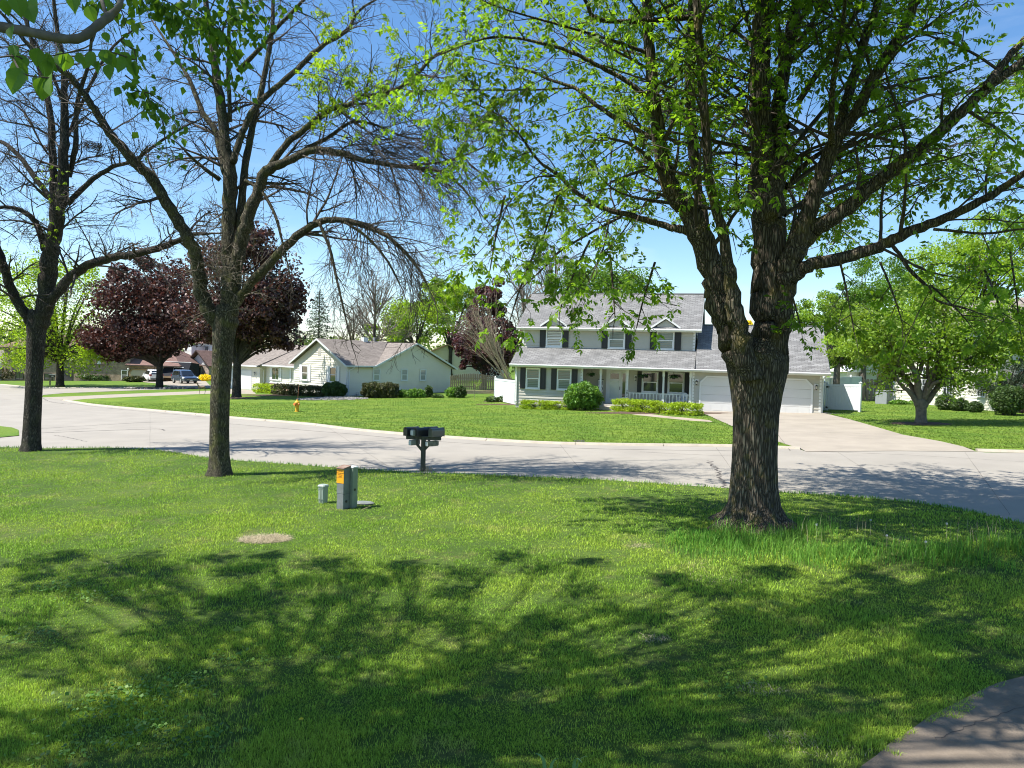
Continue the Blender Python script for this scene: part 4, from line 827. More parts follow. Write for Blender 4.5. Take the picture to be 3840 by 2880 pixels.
def leafmass(name, P, size, m, parent, asp=.75, droop=1.2):
    n = len(P); mb = MB()
    P = np.array([tuple(p) for p in P]); out = nrs.randn(n, 3) * .55; out[:, 2] -= droop; out /= np.linalg.norm(out, axis=1)[:, None]
    w_ = np.cross(out, nrs.randn(n, 3)); w_ /= np.linalg.norm(w_, axis=1)[:, None]; nn = np.cross(w_, out); L = (size * (.65 + .7 * nrs.rand(n)))[:, None]
    V = np.stack([P, P + out * L * .35 + w_ * L * asp * .5 + nn * L * .1, P + out * L, P + out * L * .35 - w_ * L * asp * .5 + nn * L * .1, P + out * L * .38], 1).reshape(-1, 3)
    b = (np.arange(n) * 5)[:, None]; F = np.concatenate([b + np.array([[0, 1, 4]]), b + np.array([[1, 2, 4]]), b + np.array([[2, 3, 4]]), b + np.array([[3, 0, 4]])])
    return npmesh(name, V, F, m, parent, 'stuff')
def overhead(tw__, top, box, n, per, sig, zfix=None):
    out = []
    for i in range(n):
        for _ in range(30):
            e = Vector((r_.uniform(*box[0]), r_.uniform(*box[1]), r_.uniform(*box[2])))
            if not visible(e, 50): break
        else: continue
        tp = top + Vector((r_.gauss(0, .6), r_.gauss(0, .6), r_.uniform(-.6, 1.6))); m = tp.lerp(e, .5) + Vector((0, 0, (e - tp).length * .08)); q = [Vector(v) for v in cat_rom([tuple(tp), tuple(m), tuple(e)], 4)]
        tw__.tube(q, [.030 - .003 * k for k in range(len(q))], 4, cap=False)
        for k in range(10): a = q[-2 - r_.randrange(4)]; b = e + Vector((r_.gauss(0, sig), r_.gauss(0, sig), r_.gauss(0, sig * .6))); tw__.tube([a, a.lerp(b, .5) + Vector((0, 0, .05)), b], [.014, .010, .005], 3, cap=False)
        s_ = sig * r_.uniform(.6, 1.3); P = np.array(e) + nrs.randn(per, 3) * np.array([s_, s_, s_ * .55]); out += [Vector(p) for p in P]
    return [v for v in out if not visible(v)]
bl += overhead(tw, Vector((-7.4, 4.8, 8.5)), ((-14, 3.5), (2.0, 11.0), (8.2, 12.5)), 205, 190, .21)  # leaf clumps added out of view to dapple the near lawn with shade
leafmass('foliage', lf, .075, M_leafN, nt_)
leafmass('unseen_shade_foliage', bl, .13, M_leafN, nt_)
tw.build('branches', M_twig, nt_, kind='stuff')
print('near leaves', len(bl))
tw = MB(); al = overhead(tw, Vector((4.6, 14.2, 11.6)), ((-2, 8), (4.5, 12.5), (7.2, 12)), 140, 150, .22)  # unseen ash clumps added above the frame to shade the lower right lawn
al += overhead(tw, Vector((5.4, 14.6, 12.2)), ((-1, 10), (13, 21.5), (11.4, 15)), 75, 150, .32)  # more unseen clumps, added to throw shade on the road at right
tw.build('branches', M_twig, ash, kind='stuff'); leafmass('foliage', al, .12, M_leafA, ash, asp=.55)
# leafy clumps in the rear half of the visible crown
tw = MB(); al = []
for i in range(15):
    e = Vector((r_.uniform(1, 13), r_.uniform(16.5, 21), r_.uniform(6.6, 11.5))); top = Vector((A0.x + .28, A0.y + .3, A0.z + r_.uniform(5.2, 8))); m = top.lerp(e, .35) + Vector((r_.gauss(0, .5), r_.gauss(0, .3), .7)); m2_ = top.lerp(e, .7) + Vector((r_.gauss(0, .4), 0, .35 + r_.gauss(0, .3))); q = [Vector(v) for v in cat_rom([tuple(top), tuple(m), tuple(m2_), tuple(e)], 5)]; tw.tube(q, [.05 - .0025 * k for k in range(len(q))], 5, cap=False)
    for k in range(34):
        a = q[-1 - r_.randrange(6)]; b = a + Vector((r_.gauss(0, .75), r_.gauss(0, .75), r_.gauss(-.1, .45))); tw.tube([a, a.lerp(b, .5) + Vector((0, 0, .06)), b], [.013, .009, .005], 3, cap=False)
        for _ in range(4): v = a.lerp(b, r_.uniform(.4, 1.1)); al.append((v, (b - a).normalized()))
tw.build('branches', M_twig, ash, kind='stuff'); compound(al, r_, m=M_leafA, parent=ash, size=.115, rach=.20)

# ---- trees further off: trunk, limbs and a clumped crown
def crownpts(c, rad, K, n, rr, clump=.16, shell=.6, flat=.75):
    cs = []
    while len(cs) < K:
        v = Vector((rr.gauss(0, 1), rr.gauss(0, 1), rr.gauss(0, 1))).normalized() * (rr.random() ** (1 / 3) * (1 - shell) + shell) if rr.random() < .8 else Vector((rr.uniform(-.5, .5), rr.uniform(-.5, .5), rr.uniform(-.5, .5)))
        v *= rr.uniform(.82, 1.06); cs.append((c.x + v.x * rad[0], c.y + v.y * rad[1], c.z + v.z * rad[2]))
    cs = np.array(cs); sz = clump * (.6 + .8 * nrs.rand(K)); i = nrs.randint(0, K, n)
    g = nrs.randn(n, 3); g /= np.maximum(1, np.linalg.norm(g, axis=1) / 1.6)[:, None]
    return cs[i] + g * sz[i][:, None] * np.array([rad[0], rad[1], rad[2] * flat * (rad[0] / rad[2])]), cs
def simple_tree(name, label, base, tr_, fork, crowns, m, bark, seed, cat='tree', leafsize=.2, limbs=14, group=None, asp=.6, twmat=None, bias=None):
    """crowns: [(px,py,rx_px,ry_px,depth offset,leaf count)]"""
    rr = random.Random(seed); t = thing(name, label, cat, tuple(base), group=group); D = base.y; B = Vector(base)
    mb = MB(); f = Vector((0, 0, fork)); mb.tube([Vector((0, 0, -.2)), Vector((0, 0, .25)), f * .35, f * .7, f + Vector((.05, 0, .2))], [tr_ * 1.5, tr_ * 1.08, tr_ * .95, tr_ * .9, tr_ * .8], 12)
    mb.build('trunk', bark, t, smooth=True)
    tw_ = MB(); allP = []
    for (px, py, rx, ry, dz, n) in crowns:
        d = D + dz; c = at(px, py, d) - B; rad = (rx * d / FPX, rx * d / FPX * .95, ry * d / FPX)
        n = int(n * 1.7); P, cs = crownpts(c, rad, max(12, int(n / 230)), n, rr, clump=.19); allP.append(P)
        for i in range(limbs):
            e = Vector(cs[rr.randrange(len(cs))]); s0 = f * rr.uniform(.75, 1.05); mid = s0.lerp(e, .5) + Vector((0, 0, .12 * (e - s0).length)); q = [Vector(v) for v in cat_rom([tuple(s0), tuple(mid), tuple(e)], 4)]
            tw_.tube(q, [max(.02, tr_ * .42 * (1 - k / len(q))) for k in range(len(q))], 5, cap=False)
            for k in range(3):
                a = q[rr.randrange(3, len(q))]; b = a + Vector((rr.gauss(0, 1), rr.gauss(0, 1), rr.gauss(.3, .7))) * rad[0] * .25; tw_.tube([a, a.lerp(b, .5), b], [.03, .022, .012], 3, cap=False)
    tw_.build('branches', twmat or bark, t, kind='stuff')
    V, F = leafquads(np.concatenate(allP), None, np.full(sum(len(p) for p in allP), leafsize), asp, nrm_bias=bias)
    npmesh('foliage', V, F, m, t, 'stuff'); return t
simple_tree('maple_tree', 'dark red-leaved maple with its trunk on the lawn strip in front of the parked cars', gnd(159.5, 387.6), .38, 3.0, [(152, 313, 56, 38, 0, 8500), (124, 336, 38, 18, -1, 3600), (190, 325, 34, 18, 0, 3300), (158, 330, 40, 16, -1, 3000), (150, 282, 38, 28, 0, 3400), (120, 355, 16, 7, 1, 500)], M_leafR, M_barkC, 31, leafsize=.30, asp=.8)
simple_tree('maple_tree', 'tall dark red-leaved maple behind the bare trunk, left of the cream ranch house', gnd(236.5, 398), .36, 3.6, [(243, 290, 54, 50, 0, 8500), (262, 318, 40, 34, 0, 4500), (225, 322, 36, 28, 0, 2800), (243, 248, 36, 22, 0, 2600), (285, 330, 17, 20, -1, 1100)], M_leafR, M_barkC, 32, leafsize=.24, asp=.8)
simple_tree('maple_tree', 'purple-leaved maple rising behind the wood fence beside the white house', gnd(483, 389.8), .3, 2.2, [(484, 338, 30, 36, 0, 6500), (487, 300, 18, 26, 0, 2400), (494, 352, 24, 24, 0, 2600), (470, 352, 17, 26, 1, 1900)], M_leafP, M_barkC, 33, leafsize=.24, asp=.8)
simple_tree('locust_tree', 'yellow-green locust tree on the lawn before the brick split-level house', gnd(60, 386.6), .42, 3.6, [(18, 330, 46, 44, 0, 3800), (70, 300, 48, 46, 0, 4600), (95, 345, 32, 20, -2, 1800), (50, 355, 52, 12, -3, 1800), (20, 280, 40, 30, 2, 1800)], M_leafL, M_barkC, 34, leafsize=.26)
simple_tree('round_tree', 'medium green tree showing above the main roof ridge of the white house', at(596, 378, 78), .3, 3.5, [(596, 290, 50, 20, 0, 6000), (570, 284, 24, 14, 0, 1800), (622, 286, 26, 15, 0, 1800)], M_leafM, M_barkC, 35, leafsize=.24, limbs=6)
simple_tree('lime_tree', 'bright yellow-green tree behind the ridge of the cream ranch house', at(415, 374, 100), .3, 3.5, [(415, 322, 32, 22, 0, 4200), (440, 306, 22, 24, 4, 3000), (388, 334, 24, 12, 0, 1600)], M_leafL, M_barkC, 36, leafsize=.3, limbs=8)
simple_tree('lime_tree', 'paler green tree filling the gap between the ranch roof and the purple maple', at(450, 374, 112), .3, 4, [(455, 310, 24, 28, 0, 3600), (432, 296, 16, 14, 2, 1200), (462, 290, 14, 12, 0, 1000)], M_leafL, M_barkC, 37, leafsize=.34, limbs=8)
simple_tree('yellow_tree', 'small golden tree top seen between the big trunk forks above the garage roof', at(744, 370, 78), .2, 3, [(743, 326, 9, 6, 0, 1400)], M_yellow, M_barkC, 38, leafsize=.2, limbs=5)
simple_tree('locust_tree', 'light green tree with pale leaning trunks behind the white vinyl fence', at(836, 392, 58), .26, 2.4, [(832, 335, 34, 34, 0, 5200), (815, 312, 22, 22, 0, 2400), (850, 352, 26, 16, 0, 2000)], M_leafO, M_barkD, 39, leafsize=.17)
simple_tree('locust_tree', 'tall light green tree behind the crab apple, left of the yellow house', at(862, 392, 66), .3, 3.2, [(868, 320, 36, 42, 0, 5200), (880, 282, 34, 26, 2, 3200), (850, 300, 26, 30, 0, 2200)], M_leafM, M_barkD, 40, leafsize=.19)
simple_tree('background_tree', 'high pale green tree rising above the yellow house at the right edge', at(960, 392, 72), .35, 5, [(965, 272, 52, 34, 0, 5500), (1015, 262, 44, 44, 0, 4500), (920, 296, 30, 24, 0, 2400), (1000, 232, 36, 22, 0, 2000)], M_leafL, M_barkC, 41, leafsize=.24)
simple_tree('evergreen_tree', 'dark drooping evergreen by the corner of the yellow house at the right edge', at(1006, 409, 46.5), .2, 1.0, [(1000, 378, 22, 20, 0, 5500), (1018, 360, 20, 30, 0, 3500), (985, 388, 16, 7, 0, 1400)], M_needle, M_barkC, 42, leafsize=.12, asp=.35)

# crab apple on the right lawn with several stems
cb = gnd(920, 424); DC = cb.y; ct = thing('crabapple_tree', 'low spreading crab apple with several thick stems rising from a short trunk in dark mulch', 'tree'); r_ = random.Random(12)
m_ = MB(); m_.loft(trunk_rings(cb, [(921, 427, 17, 1), (921, 423, 14.5, .5), (921, 417, 13, 0), (921, 410, 13, 0), (920.5, 404, 14.5, 0), (920.5, 399, 13, 0)], n=24), True, True); m_.build('trunk', M_barkD, ct, smooth=True)
tw = MB(); CUR, CURC, CURT = ct, [dict(seg=5, wig=.13, up=.0, end=.35, n=4, kids=4, ref=1.5, t0=.2, ang=(30, 65), len=(.45, .65), rmin=.012, tp=.9), dict(seg=4, wig=.18, up=0, end=.4, n=3, kids=0, ref=1, t0=.2, ang=(30, 60), len=(.5, .7), rmin=.01, tp=1, tl=2)], []
Z5 = lambda x, y, w: (784 + .1205 * x, 266.7 + .1205 * y, w * .1205)
for pts in [[Z5(1110, 1150, 55), Z5(1060, 1060, 45), Z5(980, 990, 36), Z5(920, 900, 32), Z5(870, 800, 26), Z5(800, 680, 18)], [Z5(1120, 1140, 60), Z5(1080, 1030, 52), Z5(1000, 920, 44), Z5(900, 830, 34), Z5(870, 740, 26), Z5(760, 620, 18)], [Z5(1130, 1130, 60), Z5(1110, 1000, 66), Z5(1090, 880, 56), Z5(1020, 780, 40), Z5(950, 680, 30), Z5(860, 560, 18)],
            [Z5(1110, 900, 40), Z5(1140, 820, 36), Z5(1150, 700, 30), Z5(1120, 560, 22), Z5(1100, 420, 14)], [Z5(1140, 1130, 60), Z5(1190, 1000, 60), Z5(1230, 890, 54), Z5(1290, 800, 40), Z5(1300, 650, 30), Z5(1330, 480, 20)], [Z5(1160, 1160, 60), Z5(1240, 1050, 52), Z5(1310, 960, 44), Z5(1400, 860, 34), Z5(1500, 780, 24), Z5(1650, 720, 14)],
            [Z5(1150, 1130, 44), Z5(1200, 1030, 40), Z5(1260, 960, 34), Z5(1380, 930, 24), Z5(1550, 850, 14)], [Z5(1000, 900, 26), Z5(950, 800, 24), Z5(900, 660, 20), Z5(780, 480, 14)], [Z5(1200, 950, 30), Z5(1210, 760, 28), Z5(1420, 600, 20), Z5(1600, 480, 12)]]:
    L_(pts, DC, DC + r_.uniform(-1.8, 1.8), mat=M_barkD, nb=10, k=13, lenf=.8)
tw.build('branches', M_twig, ct, kind='stuff')
Pl = [tuple(t[0] + Vector((r_.gauss(0, .14), r_.gauss(0, .14), r_.gauss(0, .12)))) for t in CURT for _ in range(3)]
for (px, py, rx, ry, n) in [(880, 328, 38, 28, 5000), (930, 318, 48, 38, 7000), (985, 338, 42, 30, 6000), (850, 345, 24, 14, 1500), (962, 372, 36, 12, 1800), (890, 356, 40, 10, 1500), (925, 350, 30, 12, 900), (1010, 330, 30, 34, 4500)]:
    c = at(px, py, DC); P_, _c = crownpts(c, (rx * DC / FPX, 2.2, ry * DC / FPX), max(8, n // 60), n, r_, clump=.15, flat=.8); Pl += [tuple(p) for p in P_]
print('crab', len(Pl)); V, F = leafquads(np.array(Pl), None, np.full(len(Pl), .15), .65); npmesh('foliage', V, F, M_leafO, ct, 'stuff')
# mulch rings
def mulch(loc, rx, ry, label, cat='mulch bed', m=M_mulch, h=.07, name='mulch_bed'):
    mb = MB(); rr = random.Random(int(loc[0] * 100)); n = 28; rings = []
    for (f, z) in [(1.06, -.03), (1, .015), (.7, h * .8), (.3, h), (.02, h)]:
        rings.append([(math.cos(2 * math.pi * i / n) * rx * f * (1 + .10 * math.sin(3 * i + f) * (f > .5)), math.sin(2 * math.pi * i / n) * ry * f * (1 + .08 * math.cos(5 * i)), z + rr.uniform(0, .02) + TILT * math.cos(2 * math.pi * i / n) * rx * f) for i in range(n)])
    mb.loft(rings, False, True); o = mb.build(name, m); o.location = (loc[0], loc[1], G(loc[0])); return tag(o, label, cat, kind='stuff')
mulch(cb, 1.5, .9, 'ring of dark bark mulch around the crab apple trunk')
mulch(gnd(159.5, 388), 3.6, 1.6, 'raised mulch bed with edging stones around the front red maple'); mulch(gnd(236, 398.2), 1.5, 1.2, 'mulch around the rear red maple trunk')
mulch(gnd(504, 401.8), 1.5, .9, 'mulch under the cone-shaped bush')
mb = MB(); rr = random.Random(4); e0 = gnd(159.5, 388.6)
for i in range(26):
    a = math.pi + math.pi * i / 25; x = e0.x + math.cos(a) * 4.0 ; y = e0.y + .6 + math.sin(a) * 2.0; s_ = rr.uniform(.14, .3); mb.lathe([(s_ * .8, 0), (s_, s_ * .3), (s_ * .7, s_ * .7), (.02, s_ * .8)], 6, c=(x, y), z0=G(x))
o = mb.build('edging_stones', M_stone); tag(o, 'pale stones edging the mulch bed of the front red maple', 'edging stones', kind='stuff')

# bare tree behind the ranch house, spruce, and more bare crowns
def bare_far(label, base, H, tr_, seed, k=26, spread=.42, m=M_twigL, name='bare_tree', r0=.03):
    rr = random.Random(seed); t = thing(name, label, 'tree', tuple(base)); mb = MB(); mb.tube([Vector((0, 0, -.2)), Vector((0, 0, H * .2)), Vector((.1, 0, H * .5)), Vector((0, 0, H * .85))], [tr_, tr_ * .8, tr_ * .45, .04], 8); mb.build('trunk', M_barkC, t, smooth=True)
    C = [dict(seg=6, wig=.07, up=.07, end=.3, n=4, kids=8, ref=5, t0=.15, ang=(22, 45), len=(.3, .55), rmin=r0 * .8, tp=0), dict(seg=4, wig=.12, up=.05, end=.4, n=3, kids=5, ref=1.8, t0=.15, ang=(25, 50), len=(.35, .6), rmin=r0 * .55, tp=0), dict(seg=3, wig=.15, up=.04, end=.5, n=3, kids=0, ref=1, t0=.2, ang=(30, 60), len=(.5, .7), rmin=r0 * .4, tp=0)]
    tw_ = MB()
    for i in range(k):
        z = H * rr.uniform(.16, .72); a = R(i * 137.5); el = R(rr.uniform(25, 65)); grow(tw_, Vector((0, 0, z)), Vector((math.cos(a) * math.cos(el), math.sin(a) * math.cos(el), math.sin(el))), H * spread * rr.uniform(.7, 1.15) * (1.15 - .5 * z / H), .09, 0, C, rr, None)
    tw_.build('branches', m, t, kind='stuff')
bare_far('leafless tree standing directly behind the ranch house roof', at(373, 378, 92), 13.2, .30, 51, k=30)
bare_far('thin leafless tree between the spruce and the larger bare tree', at(352, 376, 105), 11.5, .2, 52, k=18)
bare_far('leafless crown showing high behind the left end of the white house roof', at(552, 378, 88), 17.5, .3, 53, k=26)
bare_far('small leafless tree behind the picket fence, right of the purple maple', at(521, 380, 82), 13, .22, 54, k=20)
# dead tan shrub leaning against the purple maple
r_ = random.Random(61); q0 = gnd(516, 396); sh = thing('dead_shrub', 'tall tan leafless shrub fanning out in front of the purple maple', 'shrub', (q0.x, q0.y + 3, q0.z)); mb = MB()
C_ = [dict(seg=8, wig=.04, up=.01, end=.25, n=4, kids=5, ref=5, t0=.35, ang=(8, 24), len=(.35, .6), rmin=.014, tp=0), dict(seg=5, wig=.07, up=.02, end=.4, n=3, kids=3, ref=2, t0=.3, ang=(12, 30), len=(.4, .6), rmin=.01, tp=0), dict(seg=3, wig=.1, up=.02, end=.5, n=3, kids=0, ref=1, t0=.2, ang=(30, 60), len=(.5, .7), rmin=.008, tp=0)]
for i in range(13): grow(mb, Vector((r_.uniform(-.2, .3), r_.uniform(-.2, .2), .1)), Vector((-.62 + r_.gauss(0, .13), r_.gauss(0, .12), 1)), r_.uniform(5, 8.6), .045, 0, C_, r_, None)
mb.build('stems', mat('dry_stem', (.36, .29, .19), .9, var=.2, scale=3), sh, kind='stuff')
# spruces
def spruce(label, base, H, rad, seed, n=9000, m=M_needle):
    rr = random.Random(seed); t = thing('spruce_tree', label, 'tree', tuple(base)); mb = MB(); mb.tube([Vector((0, 0, -.2)), Vector((0, 0, H * .5)), Vector((0, 0, H))], [.2, .12, .02], 8); mb.build('trunk', M_barkC, t)
    P = []; br = MB(); nb = 130
    for i in range(nb):
        z = H * (.06 + .92 * (i / nb) ** .9); L = rad * (1 - z / H) ** .8 * rr.uniform(.75, 1.1) + .15; a = R(i * 137.5 + rr.uniform(-20, 20)); e = Vector((math.cos(a) * L, math.sin(a) * L, z - L * .12 + rr.uniform(-.2, .3))); s0 = Vector((0, 0, z)); br.tube([s0, s0.lerp(e, .5) - Vector((0, 0, .1 * L)), e], [.05, .03, .015], 3, cap=False)
        for k in range(max(6, int(n / nb * L / rad * 1.4))): q = s0.lerp(e, rr.random() ** .6); P.append((q.x + rr.gauss(0, .16), q.y + rr.gauss(0, .16), q.z - abs(rr.gauss(0, .22)) + .05))
    br.build('branches', M_barkC, t, kind='stuff'); V, F = leafquads(np.array(P), None, np.full(len(P), .30), .3, droop=.8); npmesh('needles', V, F, m, t, 'stuff')
spruce('pointed grey-green spruce between the red maple and the ranch house', at(318, 378, 112), 13.6, 4.2, 71)
spruce('shorter spruce half hidden behind the left part of the ranch roof', at(296, 378, 118), 8.5, 3.8, 72, n=5000)
# far wood closing the horizon
P = []; rr = random.Random(9)
for i in range(520):
    px = rr.uniform(-120, 1150); d = rr.uniform(150, 230); b = gnd(px, 358.6 + 2442 / d); top = 4.5 + 4.0 * vnoise(np.array([px * .02]), np.array([1.]), 1.0, 77)[0] + rr.uniform(-1, 2.0)
    if px < 330: top += 2.5
    if px > 780: top += 3
    k = 62; c = np.array([b.x, b.y, G(b.x)]); P.append(c + np.stack([nrs.randn(k) * 2.6, nrs.randn(k) * 2.6, nrs.rand(k) ** .8 * top], 1))
P = np.concatenate(P); V, F = leafquads(P, None, np.full(len(P), .9), .7); o = npmesh('distant_trees', V, F, M_far, None, 'stuff'); o['label'] = 'hazy line of trees far behind the houses'

# ------------------------------------------------------------------ houses
def siding(mb, a, b, z0, z1, at_, expo=.115, top=None, th=.014):
    """lapped boards on a wall from s=a..b; at_(s, out, z) -> point; top(z) -> (a, b) limits at height z"""
    z = z0
    while z < z1 - 1e-4:
        zn = min(z + expo, z1)
        if top: a0, b0 = top(z); a1, b1 = top(zn)
        else: a0, b0, a1, b1 = a, b, a, b
        if b0 - a0 > .02:
            if b1 < a1: a1 = b1 = (a1 + b1) / 2
            mb.add([at_(a0, th, z), at_(b0, th, z), at_(b1, .002, zn), at_(a1, .002, zn), at_(a0, -.02, z), at_(b0, -.02, z)], [(0, 1, 2, 3), (4, 5, 1, 0)])
        z = zn
def wx(y0, sgn=-1):   # wall in a plane y=y0 facing -y (sgn -1) ; s runs along x
    return lambda s, o, z: (s, y0 + sgn * o, z)
def wy(x0, sgn=-1):
    return lambda s, o, z: (x0 + sgn * o, s, z)
def roofmesh(p, q, r, s, courses=None, th=.10, step=.008, expo=.142):
    """roof plane: eave p->q, ridge s->r, laid in lapped courses; uv in metres"""
    P, Q, Rr, S_ = map(Vector, (p, q, r, s)); n = (Q - P).cross(S_ - P).normalized()
    if n.z < 0: n = -n
    L = ((S_ - P).length + (Rr - Q).length) / 2; k = max(2, int(L / expo)); V = []; F = []; UV = []
    o0 = P; ud = (Q - P).normalized(); vd = n.cross(ud)
    for i in range(k):
        t0, t1 = i / k, (i + 1) / k; a, b, c, d = P.lerp(S_, t0) + n * step, Q.lerp(Rr, t0) + n * step, Q.lerp(Rr, t1), P.lerp(S_, t1); e, f = P.lerp(S_, t0) - n * .002, Q.lerp(Rr, t0) - n * .002
        m = len(V); V += [a, b, c, d, e, f]; F += [(m, m + 1, m + 2, m + 3), (m + 4, m + 5, m + 1, m)]
    m = len(V); V += [P - n * th, Q - n * th, Rr - n * th, S_ - n * th, P.copy(), Q.copy(), Rr.copy(), S_.copy()]; F += [(m + 3, m + 2, m + 1, m), (m, m + 1, m + 5, m + 4), (m + 1, m + 2, m + 6, m + 5), (m + 3, m, m + 4, m + 7)]
    uv = [((v - o0).dot(ud), (v - o0).dot(vd)) for v in V]
    return V, F, uv
def roof(name, planes, m, parent, label=None):
    V = []; F = []; U = []
    for pl in planes:
        v, f, u = roofmesh(*pl); o = len(V); V += v; U += u; F += [tuple(i + o for i in g) for g in f]
    me = bpy.data.meshes.new(name); me.from_pydata([tuple(v) for v in V], [], F); me.materials.append(m)
    uvl = me.uv_layers.new(name='UVMap'); li = np.empty(len(me.loops), dtype=np.int32); me.loops.foreach_get('vertex_index', li); uvl.data.foreach_set('uv', np.array(U)[li].astype(np.float32).ravel())
    o = link(name, me, parent)
    if label: o['label'] = label
    return o
EACH = {'corner_board', 'fascia', 'rake_board', 'soffit', 'ridge_cap', 'porch_side_wall', 'rail', 'trim', 'rake_trim', 'raised_panel'}
def P_(mb, name, m, parent, **k):
    if name in EACH and len(mb.b) > 1: mb.each(name, m, parent); return None
    return mb.build(name, m, parent, **k)
def window(parent, f, w, h, cx, z0, m_frame=None, glass=None, sash=True, blinds=False, mull=0, grid=None, fw=.09, sill=True, name='window'):
    """f(s, out, z) maps wall coordinates to the house; cx centre, z0 sill. window > frame, sash, pane"""
    m_frame = m_frame or M_white; f0 = f; f = lambda s, o, z: f0(s, o + .036, z)
    def bx(mb, s0, s1, o0, o1, z0_, z1_):
        c = [f(s, o, z) for z in (z0_, z1_) for s, o in ((s0, o0), (s1, o0), (s1, o1), (s0, o1))]
        mb.add(c, [(0, 3, 2, 1), (4, 5, 6, 7), (0, 1, 5, 4), (1, 2, 6, 5), (2, 3, 7, 6), (3, 0, 4, 7)])
    a, b, c, d = cx - w / 2, cx + w / 2, z0, z0 + h; fr = MB()
    bx(fr, a, a + fw, 0, .065, c, d); bx(fr, b - fw, b, 0, .065, c, d); bx(fr, a + fw, b - fw, 0, .063, d - fw, d); bx(fr, a + fw, b - fw, 0, .063, c, c + fw * .8)
    if sill: bx(fr, a - .03, b + .03, .064, .10, c - .02, c + .04)
    W = P_(fr, name, m_frame, parent)
    g = MB(); bx(g, a + fw, b - fw, .016, .030, c + fw * .8, d - fw); P_(g, 'pane', glass or M_glass, W)
    if sash:
        s = MB(); zm = (c + d) / 2; bx(s, a + fw, b - fw, .031, .052, zm - .03, zm + .03)
        s2 = .035; bx(s, a + fw, a + fw + s2, .031, .048, c + fw * .8, zm - .03); bx(s, b - fw - s2, b - fw, .031, .048, c + fw * .8, zm - .03); bx(s, a + fw + s2, b - fw - s2, .031, .048, c + fw * .8, c + fw * .8 + .045)
        P_(s, 'sash', m_frame, W)
    if mull or grid:
        s = MB(); x0, x1, y0, y1 = a + fw, b - fw, c + fw * .8, d - fw; nx, ny = grid or (mull + 1, 1)
        for i in range(1, nx): q = x0 + (x1 - x0) * i / nx; bx(s, q - .018, q + .018, .033, .05, y0, y1)
        for i in range(1, ny): q = y0 + (y1 - y0) * i / ny; bx(s, x0, x1, .034, .049, q - .014, q + .014)
        P_(s, 'muntins', m_frame, W)
    if blinds:
        s = MB(); y0, y1 = c + fw, d - fw
        k = int((y1 - y0) / .11)
        for i in range(k): bx(s, a + fw + .02, b - fw - .02, .0305, .034, y0 + i * .11 + .03, y0 + i * .11 + .085)
        P_(s, 'blinds', M_blind if blinds is True else blinds, W)
    return W
def shutter(parent, f, s0, s1, z0, z1, m=M_black):
    mb = MB(); f0 = f; f = lambda s, o, z: f0(s, o + .030, z)
    def bx(a, b, o0, o1, c, d):
        q = [f(s, o, z) for z in (c, d) for s, o in ((a, o0), (b, o0), (b, o1), (a, o1))]; mb.add(q, [(0, 3, 2, 1), (4, 5, 6, 7), (0, 1, 5, 4), (1, 2, 6, 5), (2, 3, 7, 6), (3, 0, 4, 7)])
    bx(s0, s1, .015, .035, z0, z1); t = .05
    bx(s0, s0 + t, .036, .05, z0, z1); bx(s1 - t, s1, .036, .05, z0, z1); zm = z0 + (z1 - z0) * .5
    for z in (z0, zm - t / 2, z1 - t): bx(s0 + t, s1 - t, .036, .049, z, z + t)
    for c, d in ((z0 + t * 1.8, zm - t), (zm + t, z1 - t * 1.8)): bx(s0 + t * 1.5, s1 - t * 1.5, .036, .042, c, d)
    return P_(mb, 'shutter', m, parent)
def lamp_wall(name, label, parent_loc, rz, h=.42):
    t = thing(name, label, 'wall lamp', parent_loc, rz, 'coach lamps on the white house')
    mb = MB(); mb.box(-.11, .11, -.045, .0, -.05, .28); P_(mb, 'back_plate', M_white, t)
    mb = MB(); mb.lathe([(.02, .22), (.09, .14), (.085, .13), (.02, .13)], 8, c=(0, -.12)); mb.lathe([(.055, -.03), (.06, -.05), (.03, -.08), (.0, -.09)], 8, c=(0, -.12)); mb.box(-.015, .015, -.12, -.012, .18, .2)
    for i in range(4): a = math.pi / 4 + i * math.pi / 2; mb.tube([(math.cos(a) * .07, -.12 + math.sin(a) * .07, -.03), (math.cos(a) * .08, -.12 + math.sin(a) * .08, .13)], [.006, .006], 4)
    P_(mb, 'lantern', M_iron, t)
    mb = MB(); mb.lathe([(.05, -.03), (.062, .0), (.07, .12), (.02, .125)], 8, c=(0, -.12)); P_(mb, 'glass', mat('lamp_glass', (.55, .52, .45), .15), t); return t

# ---- white house
HB = Vector((18.6, 44.5, .40)); HR = -R(16.1)
def HW(s, y, z): return HB + Vector((math.cos(HR) * s - math.sin(HR) * y, math.sin(HR) * s + math.cos(HR) * y, z))
hs = thing('grey_house', 'two-storey pale grey house with three small dormers, black shutters, front porch and two garage doors', 'house', tuple(HB), HR)
def sd(name, a, b, z0, z1, f, m=M_siding, top=None, expo=.2): mb = MB(); siding(mb, a, b, z0, z1, f, expo, top, th=.038); return P_(mb, name, m, hs, kind=None)
core = MB(); core.box(-19.08, -14.62, .02, 9.9, -.5, 2.5); core.box(-14.6, -7.52, 1.52, 9.9, -.5, 2.5); core.box(-7.5, -.02, .02, 8.0, -.5, 2.44)
core.box(-19.08, -7.57, 1.62, 8.4, 2.5, 5.05)
core.prismx([(1.45, 5.0), (8.55, 5.0), (5, 7.5)], -19.07, -7.58); core.prismx([(0, 2.44), (8, 2.44), (4, 5.2)], -7.45, -.03)
P_(core, 'wall', M_siding, hs)
sd('siding', -19.1, -14.6, -.1, 2.42, wx(0)); sd('siding', -14.6, -7.5, .1, 2.42, wx(1.5)); sd('siding', -7.5, 0, -.05, 2.42, wx(0))
